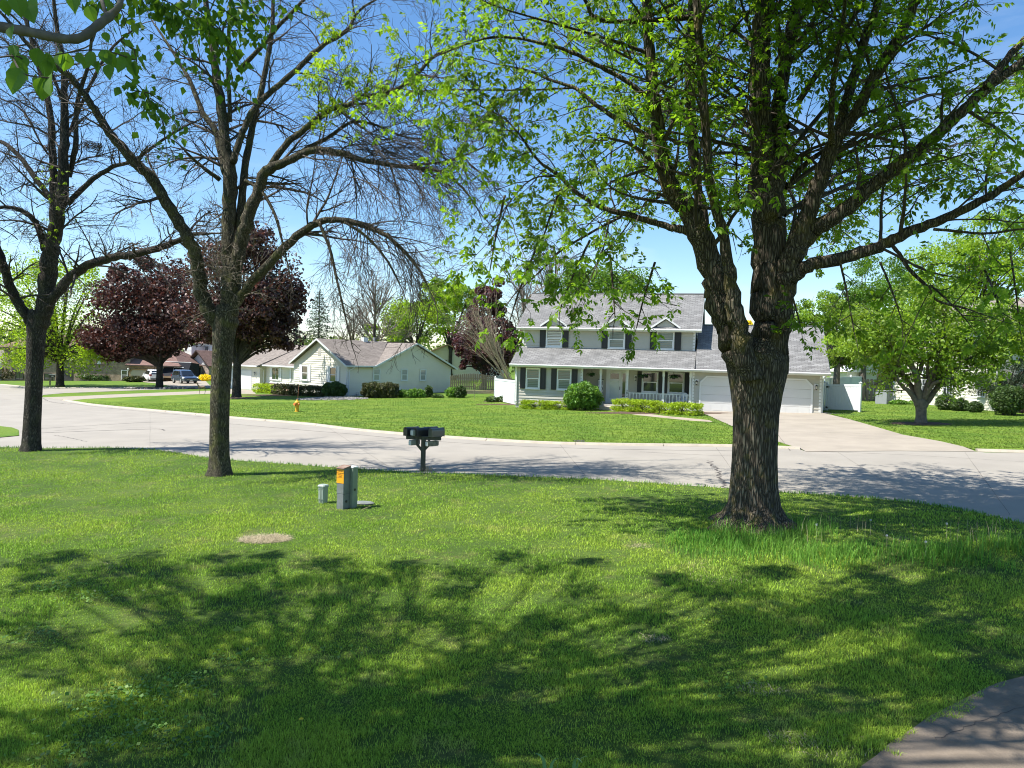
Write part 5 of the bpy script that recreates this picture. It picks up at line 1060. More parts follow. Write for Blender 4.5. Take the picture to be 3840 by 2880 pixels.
sd('siding', -19.1, -7.55, 3.66, 5.0, wx(1.6)); sd('siding', 0, 8, -.05, 2.42, wy(0, 1))
sd('siding', 0, 8, 2.42, 5.2, wy(0, 1), top=lambda z: ((z - 2.42) / .69, 8 - (z - 2.42) / .69))
sd('siding', 0, 9.9, -.1, 2.42, wy(-19.1, -1)); sd('siding', 1.6, 8.4, 2.42, 5.0, wy(-19.1, -1)); sd('siding', 1.6, 8.4, 3.0, 5.0, wy(-7.55, 1))
for x, sg in ((-19.1, -1), (-7.55, 1)): sd('siding', 1.45, 8.55, 5.0, 7.5, wy(x, sg), top=lambda z: (1.45 + (z - 5) / .705, 8.55 - (z - 5) / .705))
mb = MB(); mb.box(-14.615, -14.585, .0, 1.5, .1, 2.42); mb.box(-7.515, -7.49, .0, 1.5, .1, 2.42); P_(mb, 'porch_side_wall', M_siding, hs)
tr_ = MB()   # corner boards
for (x, y, z0, z1) in ((-19.14, -.03, -.1, 2.42), (-14.66, -.03, 0.1, 2.42), (-.10, -.03, -.05, 2.42), (-7.56, -.03, -.05, 2.42), (-19.14, 1.57, 3.66, 5.0), (-7.65, 1.57, 3.66, 5.0)): tr_.box(x, x + .13, y, y + .028, z0, z1); tr_.box(x + (.13 if x > -1 else -.001) - .02, x + (.151 if x > -1 else .02), y, y + .12, z0, z1)
P_(tr_, 'corner_board', M_white, hs)
roof('roof', [((-19.4, -.5, 2.55), (-7.42, -.5, 2.55), (-7.42, 1.62, 3.76), (-19.4, 1.62, 3.76))], M_roofA, hs, 'lower front roof running over the porch')
roof('roof', [((-19.45, 1.2, 5.08), (-7.15, 1.2, 5.08), (-7.15, 5, 7.70), (-19.45, 5, 7.70)), ((-7.15, 8.8, 5.08), (-19.45, 8.8, 5.08), (-19.45, 5, 7.70), (-7.15, 5, 7.70))], M_roofA, hs, 'upper main roof')
roof('roof', [((-7.40, -.5, 2.55), (.42, -.5, 2.55), (.42, 4, 5.52), (-7.40, 4, 5.52)), ((.42, 8.5, 2.55), (-7.40, 8.5, 2.55), (-7.40, 4, 5.52), (.42, 4, 5.52))], M_roofA, hs, 'lower roof over the garage')
fa = MB(); fa.box(-19.42, .44, -.53, -.50, 2.38, 2.53); fa.box(-19.47, -7.13, 1.17, 1.20, 4.92, 5.06)
for x, a, b, c, d in ((-19.46, 1.2, 4.98, 5, 7.6), (-7.16, 1.2, 4.98, 5, 7.6), (.41, -.5, 2.42, 4, 5.4)):
    fa.prismx([(a, b - .08), (c, d - .08), (c, d + .08), (a, b + .08)], x, x + .03); fa.prismx([(2 * c - a, b - .08), (2 * c - a, b + .08), (c, d + .08), (c, d - .08)], x, x + .03)
P_(fa, 'fascia', M_fascia, hs)
gu = MB(); gu.prismx([(-.53, 2.56), (-.63, 2.56), (-.65, 2.52), (-.62, 2.44), (-.53, 2.44)], -19.42, .44); gu.prismx([(1.17, 5.09), (1.08, 5.09), (1.06, 5.04), (1.09, 4.98), (1.17, 4.98)], -19.47, -7.13); P_(gu, 'gutter', M_white, hs)
so_ = MB(); so_.box(-19.4, -14.6, -.5, .0, 2.38, 2.40); so_.box(-14.6, -7.5, -.5, 1.5, 2.38, 2.402); so_.box(-7.5, .42, -.5, 0, 2.38, 2.40); so_.box(-19.45, -7.15, 1.2, 1.6, 4.92, 4.94); P_(so_, 'soffit', M_soffit, hs)
rc = MB(); rc.tube([(-19.45, 5, 7.73), (-7.15, 5, 7.73)], [.05, .05], 6); rc.tube([(-7.13, 4, 5.55), (.42, 4, 5.55)], [.05, .05], 6); P_(rc, 'ridge_cap', mat('ridge_shingle', (.12, .12, .12), .9), hs)
fl_ = MB(); fl_.box(-7.42, -7.36, -.5, -.45, 2.5, 2.62); fl_.prismx([(-.5, 2.56), (1.62, 3.80), (1.62, 3.86), (-.5, 2.62)], -7.43, -7.37); P_(fl_, 'flashing', M_iron, hs)
ds = MB(); ds.tube([(-18.98, -.58, 2.45), (-18.98, -.35, 2.3), (-19.02, -.07, 2.1), (-19.02, -.07, .1), (-19.02, -.3, .02)], [.045] * 5, 6); P_(ds, 'downspout', M_white, hs)
ds = MB(); ds.tube([(.22, -.58, 2.45), (.2, -.3, 2.32), (.10, .06, 2.2), (.10, .06, .12), (.3, -.25, .04)], [.045] * 5, 6); P_(ds, 'downspout', M_white, hs)
for cx, kind in ((-16.9, 0), (-12.63, 1), (-9.42, 1)):
    d = MB(); d.box(cx - .57, cx + .57, 1.45, 3.0, 4.90, 5.32); d.prism([(cx - .57, 5.32), (cx + .57, 5.32), (cx, 5.72)], 1.45, 3.0); D_ = P_(d, 'dormer', M_siding, hs)
    s = MB(); siding(s, cx - .57, cx + .57, 4.93, 5.7, wx(1.44), .11, top=lambda z, cx=cx: (cx - .57 + max(0, (z - 5.32)) / .70, cx + .57 - max(0, (z - 5.32)) / .70)); P_(s, 'dormer_siding', M_siding, D_)
    roof('dormer_roof', [((cx - .93, 1.30, 5.22), (cx - .93, 3.4, 5.22), (cx, 3.4, 5.86), (cx, 1.30, 5.86)), ((cx + .93, 3.4, 5.22), (cx + .93, 1.30, 5.22), (cx, 1.30, 5.86), (cx, 3.4, 5.86))], M_roofA, D_)
    t_ = MB(); t_.prism([(cx - .95, 5.12), (cx, 5.77), (cx, 5.90), (cx - .95, 5.25)], 1.26, 1.30); t_.prism([(cx + .95, 5.12), (cx + .95, 5.25), (cx, 5.90), (cx, 5.77)], 1.26, 1.30); t_.prism([(cx - .93, 5.14), (cx, 5.76), (cx, 5.79), (cx - .93, 5.17)], 1.30, 1.43); t_.prism([(cx + .93, 5.14), (cx + .93, 5.17), (cx, 5.79), (cx, 5.76)], 1.30, 1.43); P_(t_, 'rake_trim', M_white, D_)
    window(hs, wx(1.6), 1.14, 1.24, cx, 3.74, glass=M_glass if kind == 0 else M_glass2, blinds=(mat('white_blind', (.6, .6, .58), .6) if kind == 0 else M_blind)); shutter(hs, wx(1.6), cx - 1.0, cx - .60, 3.76, 4.96); shutter(hs, wx(1.6), cx + .60, cx + 1.0, 3.76, 4.96)
for cx in (-17.9, -15.77): window(hs, wx(0), .98, 1.42, cx, .90, glass=M_glass2, blinds=True); shutter(hs, wx(0), cx - .88, cx - .52, .92, 2.32); shutter(hs, wx(0), cx + .52, cx + .88, .92, 2.32)
for cx in (-10.32, -8.64): window(hs, wx(1.5), 1.06, 1.40, cx, .90); shutter(hs, wx(1.5), cx - .83, cx - .56, .92, 2.3); shutter(hs, wx(1.5), cx + .56, cx + .83, .92, 2.3)
# front door
f = wx(1.5); d = MB(); d.box(-13.22, -11.82, 1.43, 1.5, .10, 2.36); DR = P_(d, 'door_frame', M_white, hs)
d = MB(); d.box(-13.08, -12.22, 1.405, 1.43, .20, 2.24); P_(d, 'door', M_white, DR); d = MB(); d.box(-12.96, -12.34, 1.395, 1.404, .45, 1.62); P_(d, 'storm_panel', mat('storm_glass', (.52, .58, .57), .12, spec=.8), DR)
d = MB(); d.box(-12.93, -12.37, 1.395, 1.404, 1.74, 2.10); P_(d, 'pane', M_glass, DR); d = MB(); d.box(-12.12, -11.94, 1.418, 1.429, .55, 2.12); P_(d, 'sidelight', M_glass, DR)
d = MB(); d.tube([(-12.29, 1.36, 1.02), (-12.29, 1.36, 1.24)], [.018, .018], 6); P_(d, 'handle', M_iron, DR)
pf = MB(); pf.box(-14.58, -7.5, -.12, 1.5, -.3, .10); PF = P_(pf, 'porch_floor', mat('porch_slab', (.50, .48, .44), .85, var=.15, scale=3), hs); st = MB(); st.box(-13.3, -11.7, -.55, -.125, -.3, -.03); P_(st, 'step', M_brickR, hs)
def post(x, top=2.38):
    mb = MB(); rings = []
    for z, w in ((.10, .075), (.98, .075), (1.0, .06), (1.04, .072), (1.10, .06), (2.0, .055), (2.06, .075), (2.1, .075), (top, .075)):
        rings.append([(x - w, -w + .02, z), (x + w, -w + .02, z), (x + w, w + .02, z), (x - w, w + .02, z)])
    mb.loft(rings, True, True); return P_(mb, 'post', M_white, hs)
for x in (-13.36, -11.62, -9.33, -7.66): post(x)
for a, b in ((-11.54, -9.41), (-9.25, -7.74)):
    r0 = MB(); r0.box(a, b, -.005, .045, .88, .93); r0.box(a, b, -.005, .045, .20, .24); RL = P_(r0, 'railing', M_white, hs); k = int((b - a) / .205); base = None
    for i in range(k):
        x = a + (b - a) * (i + .5) / k
        if base is None:
            mb = MB(); mb.lathe([(.02, 0), (.026, .08), (.036, .16), (.018, .30), (.022, .42), (.038, .54), (.03, .62), (.02, .64)], 8); base = P_(mb, 'baluster', M_white, RL, smooth=True); base.location = (x, .02, .24)
        else: part('baluster', base, RL, (x, .02, .24))
# house number down the post
def textmesh(txt, size, m, parent=None, loc=(0, 0, 0), rot=(0, 0, 0), ext=.003, name='lettering', align='CENTER'):
    cu_ = bpy.data.curves.new(name, 'FONT'); cu_.body = txt; cu_.size = size; cu_.extrude = ext; cu_.align_x = align; cu_.align_y = 'CENTER'; cu_.resolution_u = 2
    o = bpy.data.objects.new(name, cu_); COL.objects.link(o); dg = bpy.context.evaluated_depsgraph_get(); me = bpy.data.meshes.new_from_object(o.evaluated_get(dg)); bpy.data.objects.remove(o)
    me.materials.clear(); me.materials.append(m); o = link(name, me, parent); o.location = loc; o.rotation_euler = rot; return o
for i, ch in enumerate('2940'): textmesh(ch, .24, M_iron, hs, (-11.62, -.062, 1.0 - .17 * i), (R(90), 0, 0), name='house_number')
# garage doors
def garage_door(a, b, top, lit_rows=4, cols=4):
    w = b - a; c = .36; fr = MB(); fr.prism([(a - .10, -.06), (a, -.06), (a, top - c), (a + c, top), (b - c, top), (b, top - c), (b, -.06), (b + .10, -.06), (b + .10, top - c + .05), (b - c + .05, top + .10), (a + c - .05, top + .10), (a - .10, top - c + .05)], -.075, .0)
    F_ = P_(fr, 'garage_door', M_white, hs); rows = 4; sh = (top + .06) / rows
    for r0 in range(rows):
        z0 = -.06 + sh * r0; z1 = z0 + sh - .012
        if r0 < rows - 1:
            mb = MB(); mb.box(a, b, -.052, .0, z0, z1)
        else:
            mb = MB(); zc = top - c; mb.prism([(a, z0), (b, z0), (b, max(z0, zc)), (b - c, z1), (a + c, z1), (a, max(z0, zc))], -.052, 0)
        S__ = P_(mb, 'door_section', M_garage, F_)
        mb = MB()
        for i in range(cols):
            x0 = a + w * i / cols + .07; x1 = a + w * (i + 1) / cols - .07; p, q = z0 + .09, z1 - .09
            if r0 == rows - 1 and i in (0, cols - 1): p, q = z0 + .07, z1 - .22
            mb.box(x0, x1, -.058, -.0525, p, q)
        P_(mb, 'raised_panel', M_garage, S__)
    return F_
garage_door(-7.0, -4.28, 2.07); garage_door(-3.25, -.55, 2.07)
lamp_wall('coach_lamp', 'black coach lamp beside the front door, under the porch', HW(-11.25, 1.485, 1.75), HR)
lamp_wall('coach_lamp', 'black coach lamp between the porch corner and the left garage door', HW(-7.28, -.016, 1.65), HR)
lamp_wall('coach_lamp', 'black coach lamp at the outer right corner of the garage front', HW(-.28, -.016, 1.62), HR)
# hanging ferns
def fern(label, loc, r, seed):
    rr = random.Random(seed); t = thing('hanging_fern', label, 'hanging plant', loc, group='fern baskets hanging along the porch'); mb = MB(); mb.lathe([(.03, -.14), (.09, -.14), (.13, 0), (.11, 0)], 10); P_(mb, 'basket', M_iron, t)
    mb = MB()
    for i in range(3): a = i * 2.09; mb.tube([(math.cos(a) * .12, math.sin(a) * .12, 0), (0, 0, .34)], [.004, .004], 3)
    P_(mb, 'hanger', M_iron, t); mb = MB()
    for i in range(46):
        a = rr.uniform(0, 6.28); L = r * rr.uniform(.6, 1.1); p = Vector((0, 0, .02)); d = Vector((math.cos(a), math.sin(a), rr.uniform(.2, 1.1))).normalized(); s = Vector((-math.sin(a), math.cos(a), 0)); V = []; n = 6
        for k in range(n + 1): w = .045 * math.sin(math.pi * (k + .4) / (n + .8)) + .004; V += [tuple(p + s * w), tuple(p - s * w)]; p = p + d * L / n; d = (d + Vector((0, 0, -.28))).normalized()
        mb.add(V, [(2 * k, 2 * k + 1, 2 * k + 3, 2 * k + 2) for k in range(n)])
    P_(mb, 'fronds', M_fern, t)
fern('leftmost of the three hanging ferns, against the bare porch wall left of the door', HW(-14.0, .25, 2.0), .42, 1)
fern('hanging fern before the left porch window', HW(-10.68, .1, 2.0), .46, 2); fern('hanging fern before the right porch window, by the garage', HW(-8.72, .1, 2.02), .46, 3)
# porch things
t = thing('porch_sign', 'tall narrow porch board with black top and big letters leaning by the door', 'sign', HW(-13.55, 1.22, .10), HR); mb = MB(); mb.box(-.17, .17, -.012, .012, 0, 1.55); P_(mb, 'board', M_white, t); mb = MB(); mb.box(-.19, .19, -.02, .02, 1.55, 1.60); P_(mb, 'top_rail', M_iron, t)
for i, ch in enumerate('HOME'): textmesh(ch, .46, M_iron, t, (0, -.014, 1.32 - .37 * i), (R(90), 0, 0))
t = thing('patio_chair', 'white moulded chair with a rounded back behind the porch railing', 'chair', HW(-8.15, .75, .10), HR - .5); mb = MB(); mb.box(-.24, .24, -.22, .24, .38, .42); P_(mb, 'seat', M_vinyl, t)
mb = MB(); arc = [(-.25, .42)] + [(.25 * math.cos(math.pi - math.pi * i / 10) , .72 + .20 * math.sin(math.pi * i / 10)) for i in range(11)] + [(.25, .42)]; mb.prism(arc, .22, .25); P_(mb, 'backrest', M_vinyl, t)
for x in (-.21, .21):
    for y in (-.19, .22): mb = MB(); mb.tube([(x, y, .38), (x * 1.1, y * 1.1, 0)], [.028, .022], 6); P_(mb, 'leg', M_vinyl, t)
    mb = MB(); mb.box(x - .03, x + .03, -.22, .22, .60, .63); mb.box(x - .02, x + .02, -.22, -.18, .42, .6); P_(mb, 'armrest', M_vinyl, t)
t = thing('side_table', 'small low porch table left of the white chair', 'table', HW(-8.95, .6, .10), HR); mb = MB(); mb.lathe([(.24, .40), (.24, .43)], 14); P_(mb, 'table_top', M_glass3, t); mb = MB(); mb.tube([(0, 0, 0), (0, 0, .40)], [.02, .02], 6); mb.lathe([(.14, 0), (.02, .04)], 10); P_(mb, 'leg', M_vinyl, t)
t = thing('low_fence_rail', 'short white picket rail at the left end of the porch behind the bush', 'rail', HW(-14.0, -.05, .10), HR); mb = MB(); mb.box(-.55, .55, -.02, .02, .12, .18); mb.box(-.55, .55, -.02, .02, .38, .43); P_(mb, 'rail', M_white, t); pk = None
for i in range(9):
    x = -.5 + i * .125
    if pk is None: mb = MB(); mb.box(-.025, .025, -.035, -.02, 0, .55); pk = P_(mb, 'picket', M_white, t); pk.location = (x, 0, 0)
    else: part('picket', pk, t, (x, 0, 0))
mb = MB(); mb.box(.53, .68, -.08, .08, -.05, .66); mb.box(.51, .70, -.1, .1, .66, .69); P_(mb, 'newel_post', M_white, t)
t = thing('blue_bucket', 'bright blue tapered bucket hanging by the bush at the porch', 'bucket', HW(-13.62, -.3, .42), HR); mb = MB(); mb.lathe([(.10, 0), (.145, .36), (.155, .37), (.15, .39), (.13, .38), (.09, .02)], 16); P_(mb, 'body', mat('blue_plastic', (.02, .28, .52), .4), t); mb = MB(); mb.tube([(-.14, 0, .38), (-.1, 0, .47), (0, 0, .5), (.1, 0, .47), (.14, 0, .38)], [.006] * 5, 4); P_(mb, 'handle', M_iron, t)
t = thing('planter', 'dark round planter on the porch just right of the numbered post', 'planter', HW(-11.2, .5, .10), HR); mb = MB(); mb.lathe([(.14, 0), (.2, .3), (.22, .32), (.19, .32), (.17, .28)], 14); P_(mb, 'pot', M_iron, t)
t = thing('black_drain_hose', 'black corrugated drain hose lying at the right corner of the garage', 'hose', HW(.25, -.1, .03), HR); mb = MB(); q = cat_rom([(0, .1, .1), (.4, -.1, .07), (1.0, -.3, .07), (1.6, -.35, .08)], 10); mb.tube(q, [.075 + .012 * (i % 2) for i in range(len(q))], 8); P_(mb, 'hose', M_iron, t)

# ---- cream ranch house
RA = math.atan2(.72, .694); RB = Vector((-14.49, 64.8, -.46)); rh = thing('ranch_house', 'cream-sided single-storey ranch house with brown shingle roof on the corner lot', 'house', tuple(RB), RA)
def RW(x, y, z): return RB + Vector((math.cos(RA) * x - math.sin(RA) * y, math.sin(RA) * x + math.cos(RA) * y, z))
def sr(a, b, z0, z1, f, top=None, m=M_ranch, expo=.21): mb = MB(); siding(mb, a, b, z0, z1, f, expo, top, th=.038); return P_(mb, 'siding', m, rh)
co = MB(); co.box(.03, 12.0, .03, 9.0, -.6, 2.8); co.prismx([(.03, 2.8), (8.97, 2.8), (4.5, 4.95)], .03, 9); co.prism([(2.75, 2.6), (12.4, 2.6), (7.55, 4.8)], .03, 6); co.box(1.53, 11, 9, 17.4, -.8, 2.4); co.box(.88, 10.5, 17.4, 27, -1.2, 2.35); P_(co, 'wall', M_ranch, rh)
sr(0, 12.0, -.3, 2.62, wx(0)); sr(2.75, 12.4, 2.62, 4.85, wx(0), top=lambda z: (2.9 + (z - 2.62) / .458, 12.2 - (z - 2.62) / .458))
sr(0, 8.95, -.25, 2.8, wy(0)); sr(0, 8.95, 2.8, 5.0, wy(0), top=lambda z: (.1 + (z - 2.8) / .46, 8.85 - (z - 2.8) / .46))
sr(9, 17.4, .55, 2.35, wy(1.5)); sr(17.4, 27, -.9, 2.3, wy(.85)); mb = MB(); siding(mb, .85, 1.5, -.9, 2.3, wx(17.4), .155); P_(mb, 'siding', M_ranch, rh)
bw = MB(); bw.box(1.42, 1.5, 9.2, 17.38, -.6, .52)
P_(bw, 'brick_wainscot', M_brickR, rh, uvf=lambda co_: np.stack([co_[:, 1] + co_[:, 0], co_[:, 2]], 1)); mb = MB(); mb.box(1.38, 1.5, 9.2, 17.38, .52, .58); P_(mb, 'brick_ledge', M_white, rh)
roof('roof', [((-.35, -.35, 2.76), (2.9, -.35, 2.76), (7.6, 4.48, 5.10), (-.35, 4.48, 5.10)), ((9.0, 9.3, 2.76), (-.35, 9.3, 2.76), (-.35, 4.48, 5.10), (9.0, 4.48, 5.10))], M_roofB, rh, 'roof over the front gable wing')
roof('roof', [((2.55, 10, 2.66), (2.55, -.35, 2.66), (7.55, -.35, 4.98), (7.55, 10, 4.98)), ((12.6, -.35, 2.62), (12.6, 10, 2.62), (7.55, 10, 4.98), (7.55, -.35, 4.98))], M_roofB, rh, 'roof over the wide side gable')
roof('roof', [((.95, 8.5, 2.40), (.95, 17.6, 2.40), (5.7, 17.6, 4.55), (5.7, 8.5, 4.55)), ((10.5, 17.6, 2.4), (10.5, 8.5, 2.4), (5.7, 8.5, 4.55), (5.7, 17.6, 4.55))], M_roofB, rh, 'roof over the recessed middle section')
roof('roof', [((.35, 17.0, 2.28), (.35, 27.6, 2.28), (5.7, 23.2, 4.58), (5.7, 16.9, 4.58)), ((11.0, 27.6, 2.28), (11.0, 17.0, 2.28), (5.7, 17.0, 4.58), (5.7, 23.2, 4.58)), ((.35, 27.6, 2.28), (11.0, 27.6, 2.28), (5.72, 23.2, 4.58), (5.68, 23.2, 4.58))], M_roofB, rh, 'hipped roof over the garage')
M_trim = mat('pale_blue_grey_trim', (.62, .66, .66), .5)
fa = MB(); fa.prismx([(-.38, 2.62), (4.48, 4.95), (4.48, 5.12), (-.38, 2.79)], -.39, -.35); fa.prismx([(9.33, 2.62), (9.33, 2.79), (4.48, 5.12), (4.48, 4.95)], -.39, -.35); fa.prism([(2.52, 2.50), (7.55, 4.83), (7.55, 5.0), (2.52, 2.67)], -.39, -.35); fa.prism([(12.63, 2.46), (12.63, 2.63), (7.55, 5.0), (7.55, 4.83)], -.39, -.35); P_(fa, 'rake_board', M_trim, rh)
gu = MB(); gu.prismx([(-.36, 2.76), (-.46, 2.76), (-.46, 2.66), (-.36, 2.64)], -.36, 2.9); gu.box(.83, .95, 9.4, 17.2, 2.26, 2.40); gu.box(.24, .35, 17.0, 27.4, 2.14, 2.28); P_(gu, 'gutter', M_trim, rh)
so_ = MB(); so_.box(.0, 3.0, -.35, 0, 2.58, 2.60); so_.box(.95, 1.5, 9.2, 17.3, 2.26, 2.28); so_.box(.35, .85, 17.0, 27.3, 2.14, 2.16); P_(so_, 'soffit', M_soffit, rh)
cb_ = MB(); cb_.box(-.03, .12, -.03, -.0, -.3, 2.62); cb_.box(-.03, -.0, -.03, .12, -.3, 2.62); cb_.box(11.9, 12.03, -.03, 0, -.3, 2.6); cb_.box(-.03, 0, 8.8, 8.98, -.25, 2.8); cb_.box(.82, .85, 17.36, 17.5, -.9, 2.2); cb_.box(.82, .85, 17.42, 17.5, -.9, 2.2); P_(cb_, 'corner_board', M_white, rh)
ds = MB(); ds.tube([(.55, -.42, 2.62), (.4, -.2, 2.45), (.22, -.07, 2.3), (.16, -.07, .2), (.16, -.12, .05), (.6, -.75, -.2), (1.15, -1.35, -.28)], [.05] * 7, 6); P_(ds, 'downspout', M_white, rh); ds = MB(); ds.tube([(.6, 17.3, 2.2), (.9, 17.28, 2.0), (1.2, 17.3, 1.8), (1.25, 17.3, -.6)], [.045] * 4, 6); P_(ds, 'downspout', M_white, rh)
for cx in (3.12, 6.28, 8.5): window(rh, wx(0), .78, 1.15, cx, 1.38, m_frame=M_trim, glass=M_glass3)
for cx in (2.08, 6.9): window(rh, wy(0), 1.1, 1.42, cx, 1.16); shutter(rh, wy(0), cx - 1.02, cx - .58, 1.12, 2.66, M_vinyl); shutter(rh, wy(0), cx + .58, cx + 1.02, 1.12, 2.66, M_vinyl)
window(rh, wy(1.5), 1.5, 1.35, 15.2, .85, mull=1, sash=False); shutter(rh, wy(1.5), 14.0, 14.4, .85, 2.2, M_vinyl); shutter(rh, wy(1.5), 16.0, 16.4, .85, 2.2, M_vinyl); shutter(rh, wy(1.5), 12.0, 12.35, .85, 2.2, M_vinyl)
mb = MB(); mb.box(-.05, -.0, 4.22, 4.72, 3.55, 4.32); VN = P_(mb, 'gable_vent', M_white, rh); mb = MB()
for i in range(6): mb.box(-.065, -.051, 4.27, 4.67, 3.60 + i * .115, 3.67 + i * .115)
P_(mb, 'louvre', mat('dark_louvre', (.45, .42, .36), .7), VN)  # slats a darker beige than the white vent plate
mb = MB(); mb.box(.80, .85, 19.1, 24.4, -1.0, 1.75); GD = P_(mb, 'garage_door', M_garage, rh)
for i in range(4): mb = MB(); mb.box(.775, .80, 19.2, 24.3, -.98 + i * .66, -.34 + i * .66); P_(mb, 'door_section', M_white, GD)
mb = MB(); mb.tube([(6, 4.48, 5.0), (6, 4.48, 5.45)], [.12, .12], 8); P_(mb, 'vent_pipe', mat('galvanised', (.45, .45, .45), .4, metal=.6), rh)
mb = MB(); mb.box(4.6, 5.1, 4.2, 4.7, 4.8, 5.4); P_(mb, 'chimney', M_trim, rh)
t = thing('wall_lantern', 'black lantern on the wall beside the ranch garage door', 'wall lamp', RW(.82, 18.2, 1.35), RA - R(90)); mb = MB(); mb.lathe([(.02, .26), (.11, .16), (.02, .16)], 6, c=(0, -.16)); mb.lathe([(.07, -.05), (.02, -.1)], 6, c=(0, -.16)); mb.box(-.02, .02, -.16, 0, .1, .14); P_(mb, 'lantern', M_iron, t); mb = MB(); mb.lathe([(.06, -.05), (.08, .15)], 6, c=(0, -.16)); P_(mb, 'glass', M_glass3, t)
# air conditioner, gas meter
t = thing('air_conditioner', 'dark brown air-conditioning unit with pale corner beside the ranch wall', 'air conditioner', RW(6.3, -.9, -.38), RA); mb = MB(); mb.bevbox(-.4, .4, -.35, .35, .08, .88, .03); P_(mb, 'casing', mat('brown_metal', (.045, .025, .02), .5), t)
mb = MB(); mb.box(-.43, -.33, -.38, -.28, 0, .93); mb.box(.36, .43, -.38, -.31, 0, .93); mb.box(-.43, .43, -.38, .38, .90, .95); P_(mb, 'frame', M_trim, t); mb = MB()
for i in range(11): mb.box(-.32, .35, -.365, -.352, .13 + i * .068, .16 + i * .068)
P_(mb, 'grille', M_iron, t)
t = thing('gas_meter', 'small grey gas meter with pipes at the foot of the ranch side wall', 'gas meter', RW(1.0, -.25, -.35), RA); mb = MB(); mb.bevbox(-.12, .12, -.08, .08, .35, .62, .03); P_(mb, 'meter', mat('meter_grey', (.35, .37, .37), .5), t); mb = MB(); mb.tube([(-.16, 0, 0), (-.16, 0, .75), (.06, 0, .75), (.06, 0, .6)], [.025] * 4, 6); mb.tube([(.12, 0, .4), (.25, 0, .4), (.25, .1, .2), (.25, .2, .2)], [.02] * 4, 6); P_(mb, 'pipe', mat('meter_grey', (.3, .3, .3), .5), t)
# ---- tan house behind
a0 = at(445, 372, 112); th_ = thing('tan_house', 'tan gabled house with brown trim standing beyond the ranch house and picket fence', 'house', (a0.x, a0.y, -.6), R(8)); mb = MB(); mb.box(-3.6, 9, .03, 9, -1, 4.0); mb.prism([(-3.5, 4.0), (4.1, 4.0), (.3, 5.6)], .03, 9); P_(mb, 'wall', M_tan, th_)
mb = MB(); siding(mb, -3.6, 4.2, 0, 4.0, wx(0), .2); siding(mb, -3.6, 4.2, 4.0, 5.7, wx(0), .2, top=lambda z: (-3.5 + (z - 4) / .42, 4.1 - (z - 4) / .42)); siding(mb, 4.2, 9, 0, 4.0, wx(0), .2); P_(mb, 'siding', M_tan, th_)
roof('roof', [((-4.2, -.5, 3.85), (-4.2, 9, 3.85), (.3, 9, 5.8), (.3, -.5, 5.8)), ((4.8, 9, 3.85), (4.8, -.5, 3.85), (.3, -.5, 5.8), (.3, 9, 5.8)), ((4.2, -.5, 3.8), (9.5, -.5, 3.8), (9.5, 4.5, 5.6), (1, 4.5, 5.6))], M_roofB, th_)
mb = MB(); mb.prism([(-4.25, 3.68), (.3, 5.64), (.3, 5.84), (-4.25, 3.88)], -.55, -.5); mb.prism([(4.85, 3.68), (4.85, 3.88), (.3, 5.84), (.3, 5.64)], -.55, -.5); P_(mb, 'rake_board', mat('brown_trim', (.32, .20, .10), .7), th_); window(th_, wx(0), .9, 1.1, -.2, 2.3, m_frame=mat('brown_trim', (.32, .2, .1), .7)); window(th_, wx(0), 1.3, 1.0, 1.4, .2); window(th_, wx(0), 1.2, 1.0, 5.8, 1.0)
# ---- brick split-level house, far left
b0 = gnd(4, 380.6); b1 = gnd(178, 381.0); BL = (b1 - b0).length; BR_ = math.atan2(b1.y - b0.y, b1.x - b0.x); bh = thing('brick_house', 'brown brick split-level house with dark windows behind the far-left trees', 'house', (b0.x, b0.y, b0.z - .1), BR_)
sc_ = BL / 174.0
def bx_(px): return (px - 4) * sc_
uvw = lambda co_: np.stack([co_[:, 0] + co_[:, 1], co_[:, 2]], 1)
mb = MB(); mb.box(0, bx_(130), 0, 9, -1, 5.2); mb.box(bx_(130) - .01, bx_(178), .05, 9, -1, 3.1); P_(mb, 'wall', M_brickB, bh, uvf=uvw)
roof('roof', [((-.6, -.6, 5.15), (bx_(130) + .6, -.6, 5.15), (bx_(128), 4.5, 7.3), (2, 4.5, 7.3))], M_roofC, bh, 'upper roof of the brick house'); roof('roof', [((bx_(128), -.6, 3.05), (bx_(178) + .6, -.6, 3.05), (bx_(152), 5.2, 6.0), (bx_(122), 5.2, 6.0)), ((bx_(178) + .6, -.6, 3.05), (bx_(178) + .6, 9.6, 3.05), (bx_(152), 5.3, 6.0), (bx_(152), 5.2, 6.0))], M_roofC, bh, 'roof over the garage of the brick house')
mb = MB(); mb.box(-.6, bx_(130) + .6, -.64, -.6, 4.98, 5.16); mb.box(bx_(128), bx_(178) + .64, -.64, -.6, 2.88, 3.06); P_(mb, 'fascia', mat('dark_brown_trim', (.05, .03, .02), .6), bh)
M_dkf = mat('dark_window_frame', (.03, .025, .02), .6)
for (x0, x1, z0, z1, ml) in ((16, 24, .3, 1.45, 1), (45, 53, .3, 1.4, 1), (91, 108, .35, 1.3, 2), (16, 25, 3.3, 4.5, 1), (44, 53, 3.2, 4.4, 1), (91, 109, 2.9, 4.3, 2)): window(bh, wx(-.02), (x1 - x0) * sc_, z1 - z0, bx_((x0 + x1) / 2), z0, m_frame=M_dkf, glass=M_glass, sash=False, mull=ml, sill=False)
mb = MB(); mb.box(bx_(98), bx_(101.5), -.10, -.062, 3.0, 4.2); P_(mb, 'curtained_pane', M_vinyl, bh); window(bh, wx(-.02), 1.0, 1.5, bx_(125.3), .75)
mb = MB(); mb.box(bx_(65), bx_(73), -.08, 0, .3, 2.4); P_(mb, 'door', mat('dark_door', (.05, .04, .04), .6), bh)
